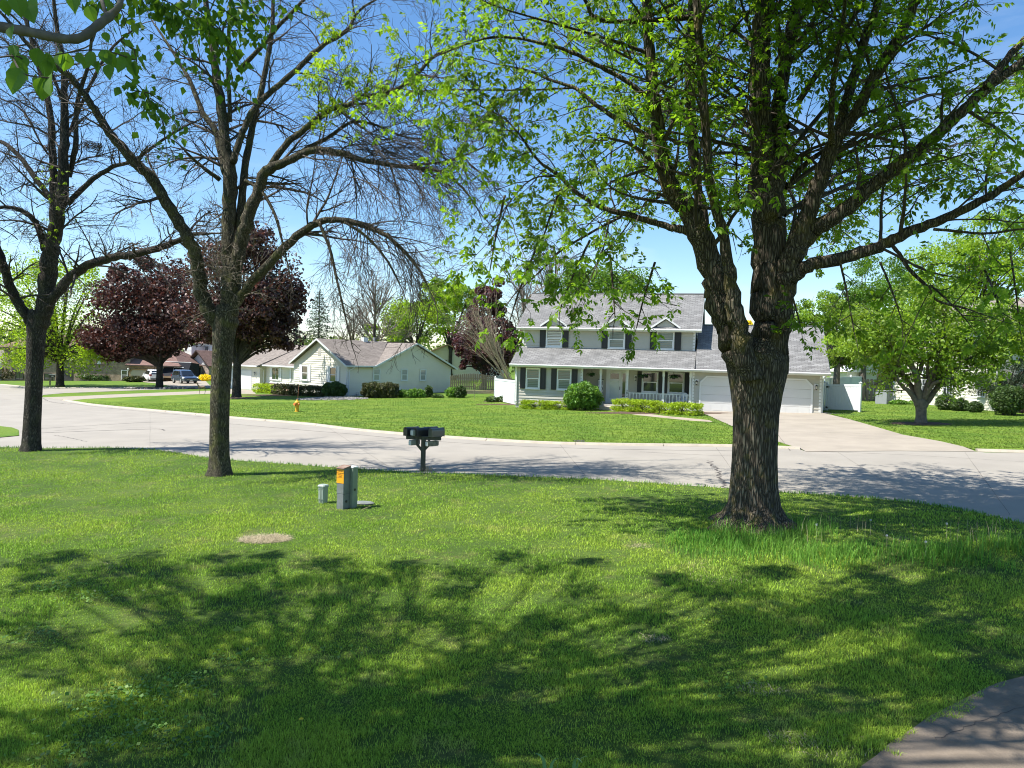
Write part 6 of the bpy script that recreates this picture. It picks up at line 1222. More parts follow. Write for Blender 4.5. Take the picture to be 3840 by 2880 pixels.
mb = MB(); mb.prism([(bx_(131), -.2), (bx_(149), -.2), (bx_(149), 1.9), (bx_(147), 2.25), (bx_(133), 2.25), (bx_(131), 1.9)], -.02, .05); GD = P_(mb, 'garage_door', mat('tan_garage_paint', (.42, .37, .28), .6, var=.08, scale=1), bh)
for i in range(4): mb = MB(); mb.box(bx_(131.3), bx_(148.7), -.05, -.021, -.15 + i * .55, .36 + i * .55); P_(mb, 'door_section', mat('tan_garage_paint', (.42, .37, .28), .6), GD)
mb = MB(); mb.prism([(bx_(130), 0), (bx_(131), 0), (bx_(131), 1.95), (bx_(133), 2.3), (bx_(147), 2.3), (bx_(149), 1.95), (bx_(149), 0), (bx_(150), 0), (bx_(150), 2.0), (bx_(147.5), 2.45), (bx_(132.5), 2.45), (bx_(130), 2.0)], -.06, .0); P_(mb, 'garage_door_frame', mat('brown_trim', (.32, .2, .1), .7), bh)
for x, l in ((129.6, 'white lamp left of the brick garage door'),):
    t = thing('wall_lantern', 'small white-topped lantern left of the far tan garage door', 'wall lamp', (b0.x + math.cos(BR_) * bx_(x), b0.y + math.sin(BR_) * bx_(x) - .1, b0.z + 2.2)); mb = MB(); mb.lathe([(.02, .3), (.16, .15), (.14, 0), (.05, -.12)], 6, c=(0, -.12)); P_(mb, 'lantern', M_white, t)
# white sliver of the next house at the extreme left
e0 = gnd(-22, 380.4); t = thing('white_house', 'edge of a white-sided house at the extreme left behind the lawn', 'house', (e0.x, e0.y, e0.z - .1), R(4)); mb = MB(); mb.box(0, 3.4, .05, 8, -.5, 3.0); P_(mb, 'wall', M_white, t); mb = MB(); siding(mb, 0, 3.4, 0, 3.0, wx(0), .18); P_(mb, 'siding', M_white, t); roof('roof', [((-.5, -.4, 2.95), (3.7, -.4, 2.95), (3.7, 4, 4.8), (-.5, 4, 4.8))], M_roofB, t); mb = MB(); mb.box(-.5, 3.7, -.45, -.4, 2.8, 2.96); P_(mb, 'fascia', M_white, t)
# ---- white house with brick gable front
g0 = gnd(183.5, 380.0); wh = thing('white_brick_house', 'white-sided two-storey house with a pink brick gable front, beyond the parked cars', 'house', (g0.x, g0.y + 2, g0.z - .1), R(-24)); k_ = (g0.y + 2) / FPX
mb = MB(); mb.box(-.0, 26 * k_, .05, 8, -.5, 2.55); P_(mb, 'wall', M_brickP, wh, uvf=uvw); mb = MB(); siding(mb, 0, 26 * k_, 2.55, 4.7, wx(0), .2, top=lambda z: (0 + (z - 2.55) * .87 * 0 + (z - 2.55) / .86, 26 * k_ - (z - 2.55) / .86)); P_(mb, 'siding', M_white, wh)
W_ = 26 * k_; roof('roof', [((-.5, -.6, 2.35), (-.5, 8, 2.35), (W_ / 2, 8, 4.75), (W_ / 2, -.6, 4.75)), ((W_ + .5, 8, 2.35), (W_ + .5, -.6, 2.35), (W_ / 2, -.6, 4.75), (W_ / 2, 8, 4.75))], M_roofC, wh); mb = MB(); mb.prism([(-.55, 2.15), (W_ / 2, 4.62), (W_ / 2, 4.82), (-.55, 2.35)], -.65, -.6); mb.prism([(W_ + .55, 2.15), (W_ + .55, 2.35), (W_ / 2, 4.82), (W_ / 2, 4.62)], -.65, -.6); P_(mb, 'rake_board', mat('dark_brown_trim', (.05, .03, .02), .6), wh)
mb = MB(); mb.box(-1.6, -.02, .4, 8, -.5, 5.6); mb.box(-1.7, 2.8, 3.0, 9, 2.4, 6.0); P_(mb, 'wall', M_white, wh); mb = MB(); siding(mb, -1.6, 0, 2.5, 5.6, wx(.38), .2); P_(mb, 'siding', M_white, wh); mb = MB(); siding(mb, -1.7, 2.8, 3.5, 6.0, wx(2.98), .2); P_(mb, 'siding', M_white, wh); roof('roof', [((-2.2, 2.5, 5.9), (3.4, 2.5, 5.9), (3.4, 6, 8), (-2.2, 6, 8))], M_roofC, wh)
window(wh, wx(0), .95, 1.25, W_ * .52, .95, mull=1, sash=False); window(wh, wx(.38), .8, 1.5, -.75, .8, mull=1, sash=False); window(wh, wx(2.98), .9, 1.2, .6, 4.3, mull=1, sash=False)
mb = MB()
for i in range(3): mb.box(1.15 + i * .28, 1.19 + i * .28, -.08, -.04, .4, 1.9)
for i in range(4): mb.box(1.1, 1.8, -.085, -.045, .6 + i * .38, .64 + i * .38)
t = P_(mb, 'trellis', M_iron, wh)
# ---- yellow house at the right
c0, c1 = Vector((30.6, 46.2, 0)), Vector((29.3, 57.3, 0)); c0 = gnd(996, 411.4); c1 = gnd(893, 401.4); YL = (c0 - c1).length; YR = math.atan2(c0.y - c1.y, c0.x - c1.x); yh = thing('yellow_house', 'pale yellow clapboard house with gridded white windows behind the crab apple', 'house', (c1.x, c1.y, c1.z - .15), YR)
mb = MB(); mb.box(.02, YL, .03, 7, -.5, 5.6); P_(mb, 'wall', M_cream2, yh); mb = MB(); siding(mb, 0, YL, -.1, 5.6, wx(0), .2, th=.03); P_(mb, 'siding', M_cream2, yh); mb = MB(); siding(mb, 0, 7, -.1, 5.6, wy(0), .2, th=.03); P_(mb, 'siding', M_cream2, yh)
roof('roof', [((-.4, -.5, 5.5), (YL + .4, -.5, 5.5), (YL + .4, 3.5, 7.6), (-.4, 3.5, 7.6)), ((YL + .4, 7.5, 5.5), (-.4, 7.5, 5.5), (-.4, 3.5, 7.6), (YL + .4, 3.5, 7.6))], M_roofB, yh); mb = MB(); mb.box(-.04, .12, -.035, 0, -.1, 5.5); mb.box(YL * .42, YL * .42 + .16, -.045, 0, -.1, 5.5); mb.box(YL - .12, YL, -.035, 0, -.1, 5.5); P_(mb, 'corner_board', M_white, yh)
def ypos(px, py_=400):
    n = Vector((math.sin(YR), -math.cos(YR), 0)); v = ray(px, py_); tt = (c1 - Vector((0, 0, CH))).dot(n) / v.dot(n); p = Vector((0, 0, CH)) + v * tt; return (p - c1).dot(Vector((math.cos(YR), math.sin(YR), 0)))
for (xa, xb, z0, z1, g_) in ((922, 928.5, 1.0, 2.9, (2, 4)), (933, 938, 1.0, 2.9, (2, 4)), (943.5, 953.5, .95, 2.9, (3, 4)), (977.5, 986.5, 1.0, 2.6, (3, 4)), (960, 968, 3.6, 4.9, (3, 4)), (925, 933, 3.6, 4.9, (3, 4))): a, b = ypos(xa), ypos(xb); window(yh, wx(0), b - a, z1 - z0, (a + b) / 2, z0, grid=g_, sash=False, fw=.08)
# brown pavilion / rear house behind the grey fence
p0 = at(864, 392, 74); t = thing('brown_pavilion', 'brown shingled garden pavilion with dark openings behind the grey fence', 'pavilion', (p0.x, p0.y, 0.9), R(-12)); mb = MB()
for x in (0, 4.4, 5.8, 9.0): mb.box(x, x + .45, 0, .4, 0, 3.0)
mb.box(0, 9.4, 0, .35, 0, 1.15); mb.box(0, 9.4, 3.6, 4, 0, 3); mb.box(4.4, 6.2, .01, 3, 0, 3.0); mb.box(0, 9.4, .02, .3, 2.7, 3.02); P_(mb, 'wall', mat('brown_shingle_wall', (.20, .145, .10), .85, var=.25, scale=5), t); roof('roof', [((-.8, -.8, 2.9), (6.0, -.8, 2.9), (3.5, 2, 4.3), (2.5, 2, 4.3)), ((5.0, -.9, 2.95), (10.2, -.9, 2.95), (9.0, 2, 4.2), (6, 2, 4.2))], M_roofC, t)
mb = MB(); mb.box(.46, 4.38, .3, .34, 1.16, 2.7); P_(mb, 'screen', M_glass, t)
t = thing('white_shed', 'corner of a white-roofed shed above the vinyl fence', 'shed', tuple(at(846, 388, 66)), R(10)); t.location.z = 1.0; mb = MB(); mb.box(0, 3.0, 0, 2.5, 0, 2.0); P_(mb, 'wall', M_cream2, t); mb = MB(); mb.prism([(-.3, 1.95), (3.3, 1.95), (3.0, 2.75), (2.4, 2.85)], -.3, 2.8); P_(mb, 'roof', M_white, t)

# ------------------------------------------------------------------ fences
def vinyl(label, a, b, h, npan=1, zb=None, group=None, name='vinyl_fence'):
    L = (b - a).length; t = thing(name, label, 'fence', tuple(a), math.atan2(b.y - a.y, b.x - a.x), group); sl_ = (b.z - a.z) / L; pl = None; ps = None
    for i in range(npan + 1):
        x = L * i / npan; z = sl_ * x
        if ps is None: mb = MB(); mb.box(-.065, .065, -.065, .065, -.1, h + .08); mb.box(-.085, .085, -.085, .085, h + .08, h + .11); mb.lathe([(.07, h + .11), (.01, h + .17)], 4); ps = P_(mb, 'post', M_vinyl, t); ps.location = (x, 0, z)
        else: part('post', ps, t, (x, 0, z))
    for i in range(npan):
        x0, x1 = L * i / npan + .07, L * (i + 1) / npan - .07; mb = MB()
        for z in (.06, h - .14): mb.prism([(x0, z + sl_ * x0), (x1, z + sl_ * x1), (x1, z + .14 + sl_ * x1), (x0, z + .14 + sl_ * x0)], -.035, .035)
        P_(mb, 'rail', M_vinyl, t); k = max(4, int((x1 - x0) / .19))
        for j in range(k):
            u = x0 + (x1 - x0) * j / k; v = u + (x1 - x0) / k - .012; z = sl_ * u
            mb = MB(); mb.box(u, v, -.014, .014, .2 + z, h - .14 + z); P_(mb, 'plank', M_vinyl, t)
    return t
vinyl('white vinyl privacy fence panel at the left corner of the grey house', gnd(494.8, 400.6), HW(-19.2, 1.5, -.38), 1.75)
f1 = gnd(826.2, 410.2); f2 = at(859.6, 409, 45.4); f2.z = G(f2.x) + .06
vinyl('white vinyl gate panel angled toward the right lawn, beside the garage', f1, f2, 1.66); g = HW(.15, 1.4, -.1)
vinyl('short white vinyl fence piece tucked between garage corner and gate', Vector((g.x, g.y, f1.z)), f1 + Vector((-.15, .1, 0)), 1.7); g2 = at(861.5, 400, 66)
vinyl('rear run of white vinyl fence seen over the angled panel', Vector((at(823, 400, 57).x, 57, .75)), Vector((g2.x, 66, .85)), 1.75, 3)
mb = MB(); mb.box(-.05, .05, -.08, -.05, 0, .1); mb.box(-.05, .2, -.1, -.06, .03, .07); h1 = P_(mb, 'gate_hinge', M_iron, None); h1.location = f1 + Vector((-.05, -.05, 1.45)); tag(h1, 'black metal hinge near the top of the vinyl gate post', 'hinge'); h2 = h1.copy(); COL.objects.link(h2); h2.location.z -= 1.3; tag(h2, 'black metal hinge near the bottom of the vinyl gate post', 'hinge')
def picketf(label, a, b, h, pitch, w, m, scallop=0, rnd_=3, base=0, gap_top=.0):
    L = (b - a).length; t = thing('wood_fence', label, 'fence', tuple(a), math.atan2(b.y - a.y, b.x - a.x)); mb = MB(); mb.box(0, L, .02, .06, base + .25, base + .34); mb.box(0, L, .02, .06, base + h * .8, base + h * .8 + .09); P_(mb, 'rail', m, t); n = int(L / pitch); rr = random.Random(rnd_)
    for i in range(n):
        x = L * (i + .5) / n; hh = h + scallop * math.sin(math.pi * ((x / L * 1.0) % 1)) + rr.uniform(-.02, .02); mb = MB(); mb.prism([(x - w / 2, base), (x + w / 2, base), (x + w / 2, base + hh - .04), (x + w / 4, base + hh), (x - w / 4, base + hh), (x - w / 2, base + hh - .04)], -.012, .012); P_(mb, 'picket', m, t)
    return t
picketf('weathered wood picket fence with scalloped top on a low stone wall, between the two houses', gnd(449.6, 393.5), gnd(494.5, 393.2) + Vector((0, 1, 0)), 1.32, .185, .135, M_woodf, .22, base=.38)
w0, w1 = gnd(449.6, 393.8), gnd(494.5, 393.5); t = thing('garden_wall', 'low tan stone wall under the picket fence', 'wall', tuple(w0), math.atan2(w1.y - w0.y, w1.x - w0.x)); L = (w1 - w0).length; rr = random.Random(2); mb = MB()
for r0 in range(3):
    x = -rr.uniform(0, .3)
    while x < L: w = rr.uniform(.25, .5); mb.box(x + .01, min(x + w, L), -.12 + rr.uniform(0, .02), .1, r0 * .13, r0 * .13 + .12); x += w
P_(mb, 'stones', mat('tan_stone', (.46, .34, .24), .9, isl=.2, var=.2, scale=4), t, kind='stuff'); mb = MB(); mb.box(0, L, -.09, .09, -.1, .37); P_(mb, 'core', M_tan, t)
q0, q1 = gnd(861, 400.8), gnd(896, 401.2); picketf('grey weathered board fence behind the right lawn', q0, q1 + Vector((0, .5, 0)), 1.72, .30, .24, M_woodg, rnd_=7)

# ------------------------------------------------------------------ shrubs and hedges
def shrub(name, label, cat, loc, boxes, m, leaf=.09, seed=1, group=None, n=2500, stem=True, asp=.7, rz=0, solid=None):
    """boxes: (cx, cy, cz, rx, ry, rz, square) lobes; leaves on a shell with depth"""
    rr = random.Random(seed); t = thing(name, label, cat, tuple(loc), rz, group); P = []; tot = sum(b[3] * b[5] for b in boxes)
    for (cx, cy, cz, rx, ry, rz_, sq) in boxes:
        k = int(2.4 * n * rx * rz_ / tot); v = nrs.randn(k, 3); v /= np.linalg.norm(v, axis=1)[:, None]
        if sq: v = np.sign(v) * np.abs(v) ** (1 - sq)
        rad = (.62 + .40 * nrs.rand(k) ** .6) * (1 + .10 * np.sin(v[:, 0] * 7 + seed) * np.cos(v[:, 2] * 6 + seed) + .07 * np.sin(v[:, 1] * 13 + v[:, 0] * 17)); v = v * rad[:, None]; p = np.array([cx, cy, cz]) + v * np.array([rx, ry, rz_]); P.append(p[p[:, 2] > .02])
    P = np.concatenate(P); V, F = leafquads(P, None, np.full(len(P), leaf), asp, nrm_bias=np.array([0, -.3, .5])); npmesh('leaves', V, F, m, t, 'stuff')
    if stem:
        mb = MB()
        for (cx, cy, cz, rx, ry, rz_, sq) in boxes:
            for i in range(8): a = rr.uniform(0, 6.28); mb.tube([(cx + math.cos(a) * rx * .15 + (rr.uniform(-.6, .6) * rx if sq else 0), cy + math.sin(a) * ry * .15, 0), (cx + math.cos(a) * rx * .6, cy + math.sin(a) * ry * .6, cz + rz_ * .4)], [.03, .012], 4)
        P_(mb, 'stems', M_barkC, t)
    return t
def hedge(label, a, b, d, h, m, seed, leaf=.08, n=6000, group=None, m2=None):
    L = (b - a).length; k = max(2, int(L / 1.1)); bx = [(L * (i + .5) / k, 0, h * .5 + .04 * math.sin(i * 2.3), L / k * .68, d / 2 * (1 + .08 * math.sin(i * 3.1)), h * (.52 + .03 * math.cos(i * 1.7)), .45) for i in range(k)]
    return shrub('hedge', label, 'hedge', a, bx, m, leaf, seed, group, n, True, .55, math.atan2(b.y - a.y, b.x - a.x))
Z1 = lambda x, y: (480 + x * .1085, 280 + y * .1085)
e_ = HW(-17.95, -1.2, 0); hedge('low clipped bright green hedge under the two left windows of the grey house', HW(-18.1, -1.15, -.38), HW(-14.9, -1.15, -.28), 1.0, .58, M_hedgeY, 1, n=5200)
hedge('long bright yellow-green hedge in front of the porch railing', gnd(619, 411.5) + Vector((0, .3, 0)), gnd(699, 416.2) + Vector((0, .5, 0)), 1.3, .78, M_hedgeY, 2, n=11000)
shrub('cone_bush', 'egg-shaped bright green evergreen bush at the left corner of the grey house', 'bush', gnd(509.3, 401.4) + Vector((0, .6, 0)), [(0, 0, .62, .72, .72, .72, .1), (0, 0, 1.05, .45, .45, .42, 0)], M_hedgeY, .08, 3, n=5000)
shrub('round_bush', 'large loose green shrub standing before the porch left of the door', 'bush', HW(-14.25, -1.35, -.3), [(0, 0, 1.05, 1.12, .9, .78, 0), (.35, .1, .8, .9, .8, .7, 0), (-.5, 0, .75, .7, .7, .6, 0)], M_bushG, .13, 4, n=4200)
mb = MB()
shrub('low_plants', 'low leafy perennials beside the cone-shaped bush', 'plants', gnd(500, 402.3), [(-.6, 0, .2, .5, .4, .25, 0), (.2, .1, .2, .5, .4, .28, 0)], M_bushD, .12, 5, n=500, stem=False); shrub('low_plants', 'light green ground plants between the cone bush and the left hedge', 'plants', gnd(517, 402.6), [(-.3, 0, .14, .7, .4, .2, 0), (.6, .1, .16, .6, .4, .2, 0)], M_bushG, .12, 6, n=700, stem=False)
# ranch plantings
def RG(x, y): v = RW(x, y, 0); return Vector((v.x, v.y, G(v.x)))
hedge('sunny olive hedge before the brick wainscot of the ranch house', gnd(258.5, 392.0), gnd(277, 393.5), 1.4, .85, M_hedgeY, 11, .11, n=2600); hedge('dark trimmed yew hedge before the ranch front gable', gnd(277.5, 394.6), gnd(325, 396.6), 1.5, .98, M_hedgeD, 12, .11, n=7500)
shrub('round_bush', 'dark blue-green rounded bush at the ranch front corner', 'bush', gnd(334, 397.2), [(0, 0, .62, 1.0, .9, .66, .15)], M_bushD, .12, 13, n=4200); shrub('round_bush', 'big rounded dark yew with golden tips against the ranch side wall', 'bush', gnd(378.5, 398.4) + Vector((0, .8, 0)), [(-.62, 0, .60, .9, .9, .68, .3), (.62, .1, .60, .9, .9, .68, .3)], M_hedgeD, .12, 14, n=9000)
for px, py, rx, h, m, sd_, lb in [(403.5, 397.6, .55, .38, M_bushG, 15, 'small yellowish bush left of the air-conditioning unit'), (413.5, 397.8, .65, .42, M_bushG, 16, 'leafy clump just right of the air-conditioning unit'), (419.5, 397.8, .55, .40, M_bushG, 17, 'second leafy clump, before the blank ranch wall'), (428.5, 397.4, .35, .55, M_twigL and M_bushD, 18, 'spiky half-dead shrub near the right end of the ranch wall'), (453, 397.6, .7, .50, M_bushG, 19, 'light green bush just past the ranch corner'), (460.3, 397.9, .5, .6, M_bushD, 20, 'darker bush between ranch corner and young sapling'), (437.5, 397.9, .5, .16, M_bushD, 21, 'low dark plant at the ranch right corner')]:
    shrub('small_bush', lb, 'bush', gnd(px, py), [(0, 0, h * .8, rx, rx * .8, h, 0)], m, .12, sd_, n=900)
q = gnd(474, 401); t = thing('young_sapling', 'thin young sapling with sparse reddish leaves on the far lawn', 'sapling', tuple(q)); mb = MB(); mb.tube([(0, 0, 0), (.02, 0, .7), (0, 0, 1.5)], [.02, .016, .008], 5); rr = random.Random(3); P = []
for i in range(14): a = rr.uniform(0, 6.28); z = rr.uniform(.8, 1.5); e = Vector((math.cos(a) * .45, math.sin(a) * .4, z + .25)); mb.tube([(0, 0, z), tuple(e)], [.009, .005], 3); P += [tuple(e + Vector((rr.gauss(0, .1), rr.gauss(0, .1), rr.gauss(0, .1)))) for _ in range(9)]
P_(mb, 'stem', M_twigL, t); V, F = leafquads(np.array(P), None, np.full(len(P), .09), .6); npmesh('leaves', V, F, M_leafO, t, 'stuff')
# gravel bed
q = gnd(333, 399.2); n_ = 900; mb = MB(); rr = random.Random(6)
for i in range(n_):
    a = rr.uniform(0, 6.28); r0 = math.sqrt(rr.random()); x = math.cos(a) * r0 * 2.8; y = math.sin(a) * r0 * 2.0 + x * .12; s_ = rr.uniform(.05, .11); z = TILT * x + .10 * (1 - r0 ** 2) + rr.uniform(0, .03)
    mb.add([(x - s_, y, z), (x, y - s_, z), (x + s_, y, z), (x, y + s_, z), (x + rr.uniform(-.02, .02), y, z + s_ * rr.uniform(.6, 1))], [(0, 1, 4), (1, 2, 4), (2, 3, 4), (3, 0, 4)])
o = P_(mb, 'gravel_bed', M_stone, None); o.location = (q.x, q.y, q.z + .01); tag(o, 'bed of grey and white landscape stones before the ranch corner', 'gravel', kind='stuff')
mulch(gnd(285, 395.2), 4.5, 1.2, 'dark bed under the ranch hedges', h=.03); mulch(gnd(560, 405.6) + Vector((0, 1, 0)), 5.5, .8, 'dark mulch strip under the grey house hedge', h=.04); mulch(gnd(659, 414.4) + Vector((.2, .9, 0)), 4.2, .9, 'dark mulch strip under the porch hedge', h=.04)
# right house shrubs
for px, py, rx, h, sd_, lb in [(945, 410, .6, .55, 31, 'leafy shrub under the gridded window of the yellow house'), (959.5, 411, .55, .42, 32, 'shrub between the two right windows of the yellow house'), (975, 412.4, .45, .35, 33, 'smallest shrub at the foot of the yellow house wall')]: shrub('small_bush', lb, 'bush', gnd(px, py), [(0, 0, h * .9, rx, rx * .8, h, 0)], M_bushD, .10, sd_, n=900)
shrub('round_bush', 'tall dark leafy bush at the right corner of the yellow house', 'bush', gnd(1005, 415.4), [(0, 0, .9, .85, .8, .85, 0), (.5, 0, 1.0, .8, .7, .7, 0)], M_bushD, .10, 34, n=3400); shrub('low_plants', 'low green lilies between the utility box and the yellow house', 'plants', gnd(907, 404.6), [(-.6, 0, .12, .7, .3, .2, 0), (.7, 0, .12, .7, .3, .2, 0)], M_bushG, .12, 35, n=700, stem=False)
shrub('round_bush', 'reddish-brown shrub at the far right edge behind the bush', 'bush', gnd(1022, 414), [(.8, .5, .9, .9, .8, .9, 0)], M_leafP, .10, 36, n=1500)
# far-left shrubs
for px, py, rx, h, m, sd_, lb in [(8, 380.4, 3.0, 1.35, M_hedgeD, 41, 'big rounded olive bush at the far left before the brick house'), (73, 380.5, 2.2, 1.5, M_bushD, 42, 'dark leafy bush left of the brick house door'), (83, 380, 1.9, 2.3, M_bushG, 43, 'small ornamental tree-like shrub beside the brick house steps'), (99, 380.6, 3.2, .7, M_bushD, 44, 'low dark foundation planting under the brick house windows'), (121.5, 380.6, 1.5, 1.1, M_bushD, 45, 'flat-topped dwarf pine near the far garage'), (134, 382.0, 1.5, .55, M_mulch and M_hedgeD, 46, 'brown ornamental grass clump beside the white car')]: shrub('far_bush', lb, 'bush', gnd(px, py), [(0, 0, h * .8, rx, rx * .6, h * .7, .1)], m, .22, sd_, n=1200)
shrub('forsythia_bush', 'bright yellow flowering shrub behind the dark trailer', 'bush', gnd(179, 379.8), [(0, 0, 2.2, 1.5, 1.2, 1.9, 0)], M_yellow, .28, 47, n=900); shrub('forsythia_bush', 'small yellow flowering bush before the pink brick gable', 'bush', gnd(205.5, 381.0), [(0, 0, .5, 1.0, .7, .5, 0)], M_yellow, .2, 48, n=300)

# ------------------------------------------------------------------ mailboxes by the road
mbp = gnd(422.5, 471.5)
t = thing('mailbox_stand', 'dark weathered wooden post and crossbar carrying the cluster of mailboxes by the road', 'mailbox stand', tuple(mbp), R(-6)); MS = t
mb = MB(); mb.bevbox(-.052, .052, -.052, .052, -.1, .95, .006); P_(mb, 'post', M_post, t); mb = MB(); mb.box(.054, .075, -.05, .04, .05, .93); P_(mb, 'side_board', M_post, t)
mb = MB(); mb.box(-.50, .52, -.055, -.01, .935, 1.015); mb2 = MB(); mb2.box(-.50, .52, .02, .065, .935, 1.015); P_(mb, 'crossbar', M_post, t); P_(mb2, 'crossbar', M_post, t)
for sg in (-1, 1): mb = MB(); mb.prism([(sg * .055, .60), (sg * .055, .70), (sg * .15, .80), (sg * .15, .935), (sg * .20, .935), (sg * .20, .76)], -.03, .03); P_(mb, 'brace', M_post, t)
mb = MB(); mb.slab([(-.5, -.07), (.52, -.07), (.50, .30), (-.48, .30)], 1.016, 1.034); P_(mb, 'shelf', M_post, t)
for x in (-.13, -.04, .06): mb = MB(); mb.lathe([(.018, -.063), (.014, -.056)], 8, c=(x, .975), axis='y'); P_(mb, 'bolt', M_iron, t)
def mailbox(label, loc, rz, m, L=.46, w=.165, h=.25):
    t = thing('mailbox', label, 'mailbox', loc, rz, 'mailboxes on the shared roadside post'); r0 = w / 2; pr = [(-r0, 0)] + [(-r0 * math.cos(math.pi * i / 10), h - r0 + r0 * math.sin(math.pi * i / 10)) for i in range(11)] + [(r0, 0)]
    mb = MB(); mb.prism(pr, -L / 2, L / 2); P_(mb, 'body', m, t, smooth=False); r1 = r0 + .006; pr = [(-r1, -.004)] + [(-r1 * math.cos(math.pi * i / 10), h - r0 + r1 * math.sin(math.pi * i / 10)) for i in range(11)] + [(r1, -.004)]
    mb = MB(); mb.prism(pr, -L / 2 - .018, -L / 2 + .02); D = P_(mb, 'door', m, t); mb = MB(); mb.box(-.02, .02, -L / 2 - .034, -L / 2 - .018, h - .05, h - .02); P_(mb, 'latch', m, D)
    mb = MB(); mb.prism(pr, L / 2 - .012, L / 2 + .006); P_(mb, 'rear_rim', m, t)
    return t
M_mbk = mat('mailbox_black', (.028, .028, .032), .35, var=.2, scale=8); M_mbs = mat('mailbox_olive', (.09, .092, .075), .3, spec=.8)  # black for most boxes, a lighter olive for the whole rightmost one
mz = mbp.z + 1.036; ax = R(-42)
def mloc(x, y, z=0): return (mbp.x + math.cos(R(-6)) * x - math.sin(R(-6)) * y, mbp.y + math.sin(R(-6)) * x + math.cos(R(-6)) * y, mz + z)
mailbox('leftmost black mailbox on the shared post', mloc(-.38, .13), ax, M_mbk); mailbox('black mailbox in the middle of the row, directly above the post', mloc(-.06, .04), ax, M_mbk); mailbox('rightmost mailbox, in a lighter olive than the others', mloc(.38, .07), ax, M_mbs); mailbox('black mailbox set behind the middle one, only its top showing', mloc(.14, .36), ax, M_mbk)
def ntube(label, loc, rz, m, m2, w=.13, h=.15, L=.34):
    t = thing('newspaper_tube', label, 'newspaper box', loc, rz, 'plastic newspaper boxes on the mailbox post'); mb = MB(); rings = []
    for y, s_ in ((-L / 2, .88), (-L / 2 + .02, 1), (L / 2 - .03, 1), (L / 2, .9)): rings.append([(a * w / 2 * s_, y, h / 2 + b * h / 2 * s_) for a, b in ((-1, -.75), (-.8, -1), (.8, -1), (1, -.75), (1, .75), (.8, 1), (-.8, 1), (-1, .75))])
    mb.loft(rings, True, True); P_(mb, 'body', m, t); mb = MB(); mb.box(-w * .4, w * .4, -L / 2 - .004, -L / 2 - .001, h * .12, h * .88); P_(mb, 'end_cap', m2, t); return t
M_gp = mat('grey_plastic', (.30, .32, .31), .5, var=.15, scale=6); M_gp2 = mat('pale_grey_plastic', (.52, .55, .55), .5); M_gs = mat('dirty_plastic', (.26, .25, .19), .6, var=.5, scale=12)
ntube('pale newspaper box on the shelf between the left two mailboxes', mloc(-.20, -.06, .02), ax, M_gp, M_gp2, h=.17); ntube('grey newspaper box hanging under the left half of the crossbar', mloc(-.27, .02, -.27), ax, M_gp, M_gp2); ntube('dirty newspaper box hanging under the right half of the crossbar', mloc(.26, .02, -.28), ax, M_gs, M_gp2, L=.42)
x = mbp.x + nrs.randn(160) * .16 + .12; y = mbp.y - .05 + nrs.rand(160) * .2; blades('weed_grass', x, y, .08 + .22 * nrs.rand(160) * np.exp(-((x - mbp.x - .1) / .2) ** 2), np.full(160, .008), M_dry, lean=.8, label='dry weeds round the foot of the mailbox post')
# far mailbox
q = gnd(187.5 / 3.75, (1280 + 500 * .3307) / 3.75); t = thing('far_mailbox', 'single dark mailbox on a pale wooden post before the brick house', 'mailbox', tuple(q), R(20)); mb = MB(); mb.box(-.07, .07, -.07, .07, 0, 1.35); P_(mb, 'post', M_woodf, t); mb = MB(); mb.box(-.05, .55, -.14, .14, 1.0, 1.28); P_(mb, 'box', M_mbk, t); mb = MB(); mb.box(-.15, .7, -.16, .16, 1.29, 1.36); P_(mb, 'roof', M_gp2, t); mb = MB(); mb.box(.15, .4, -.146, -.141, 1.08, 1.2); P_(mb, 'plate', M_white, t)

# ------------------------------------------------------------------ utility pedestals
pt = gnd(343, 508.8); M_pg = mat('pedestal_grey', (.20, .215, .22), .55, var=.25, scale=7, metal=.1); M_pgr = mat('pedestal_green', (.22, .27, .215), .5, var=.15, scale=5); M_rust = mat('rusty_cap', (.16, .09, .065), .85, col2=(.26, .19, .15), scale=9)
t = thing('utility_pedestal', 'tall grey metal utility pedestal with rusty cap and orange warning sticker', 'utility box', tuple(pt), R(-28)); UP = t
mb = MB(); mb.bevbox(-.10, .10, -.105, .105, -.05, .35, .012); P_(mb, 'base', M_pg, t); mb = MB(); mb.bevbox(-.104, .104, -.109, .109, .352, .91, .012); P_(mb, 'cover', M_pg, t); mb = MB(); mb.prismx([(-.135, .905), (-.135, .915), (.115, .955), (.115, .912)], -.112, .112); P_(mb, 'cap', M_rust, t)
M_org = mat('orange_sticker', (.85, .36, .01), .5)
mb = MB(); mb.box(-.098, .098, -.1135, -.1095, .58, .885); SK = P_(mb, 'warning_sticker', M_org, t)
for tx, sz, z in (('WARNING', .042, .845), ('UNDERGROUND', .026, .80), ('ELECTRIC', .030, .762), ('CABLE', .030, .726)): textmesh(tx, sz, M_iron, SK, (0, -.1145, z), (R(90), 0, 0), ext=.0008)
mb = MB(); mb.box(-.09, .09, -.1152, -.114, .703, .707); P_(mb, 'rule_line', M_iron, SK)
mb = MB(); mb.lathe([(.03, .1045), (.028, .112), (.015, .114)], 12, axis='x', c=(-.02, .18)); P_(mb, 'hole_disc', M_iron, t)  # black raised disc stands in for the dark inside of a hole
pg2 = Vector((pt.x + .175, pt.y + .11, pt.z)); t = thing('utility_pedestal', 'green metal pedestal standing tight behind the tall grey one', 'utility box', tuple(pg2), R(-28)); mb = MB(); mb.bevbox(-.085, .085, -.08, .08, -.05, .90, .01); P_(mb, 'housing', M_pgr, t)
for x in (-.04, .02): mb = MB(); mb.box(x, x + .012, -.086, -.08, .05, .86); P_(mb, 'rib', M_pgr, t)
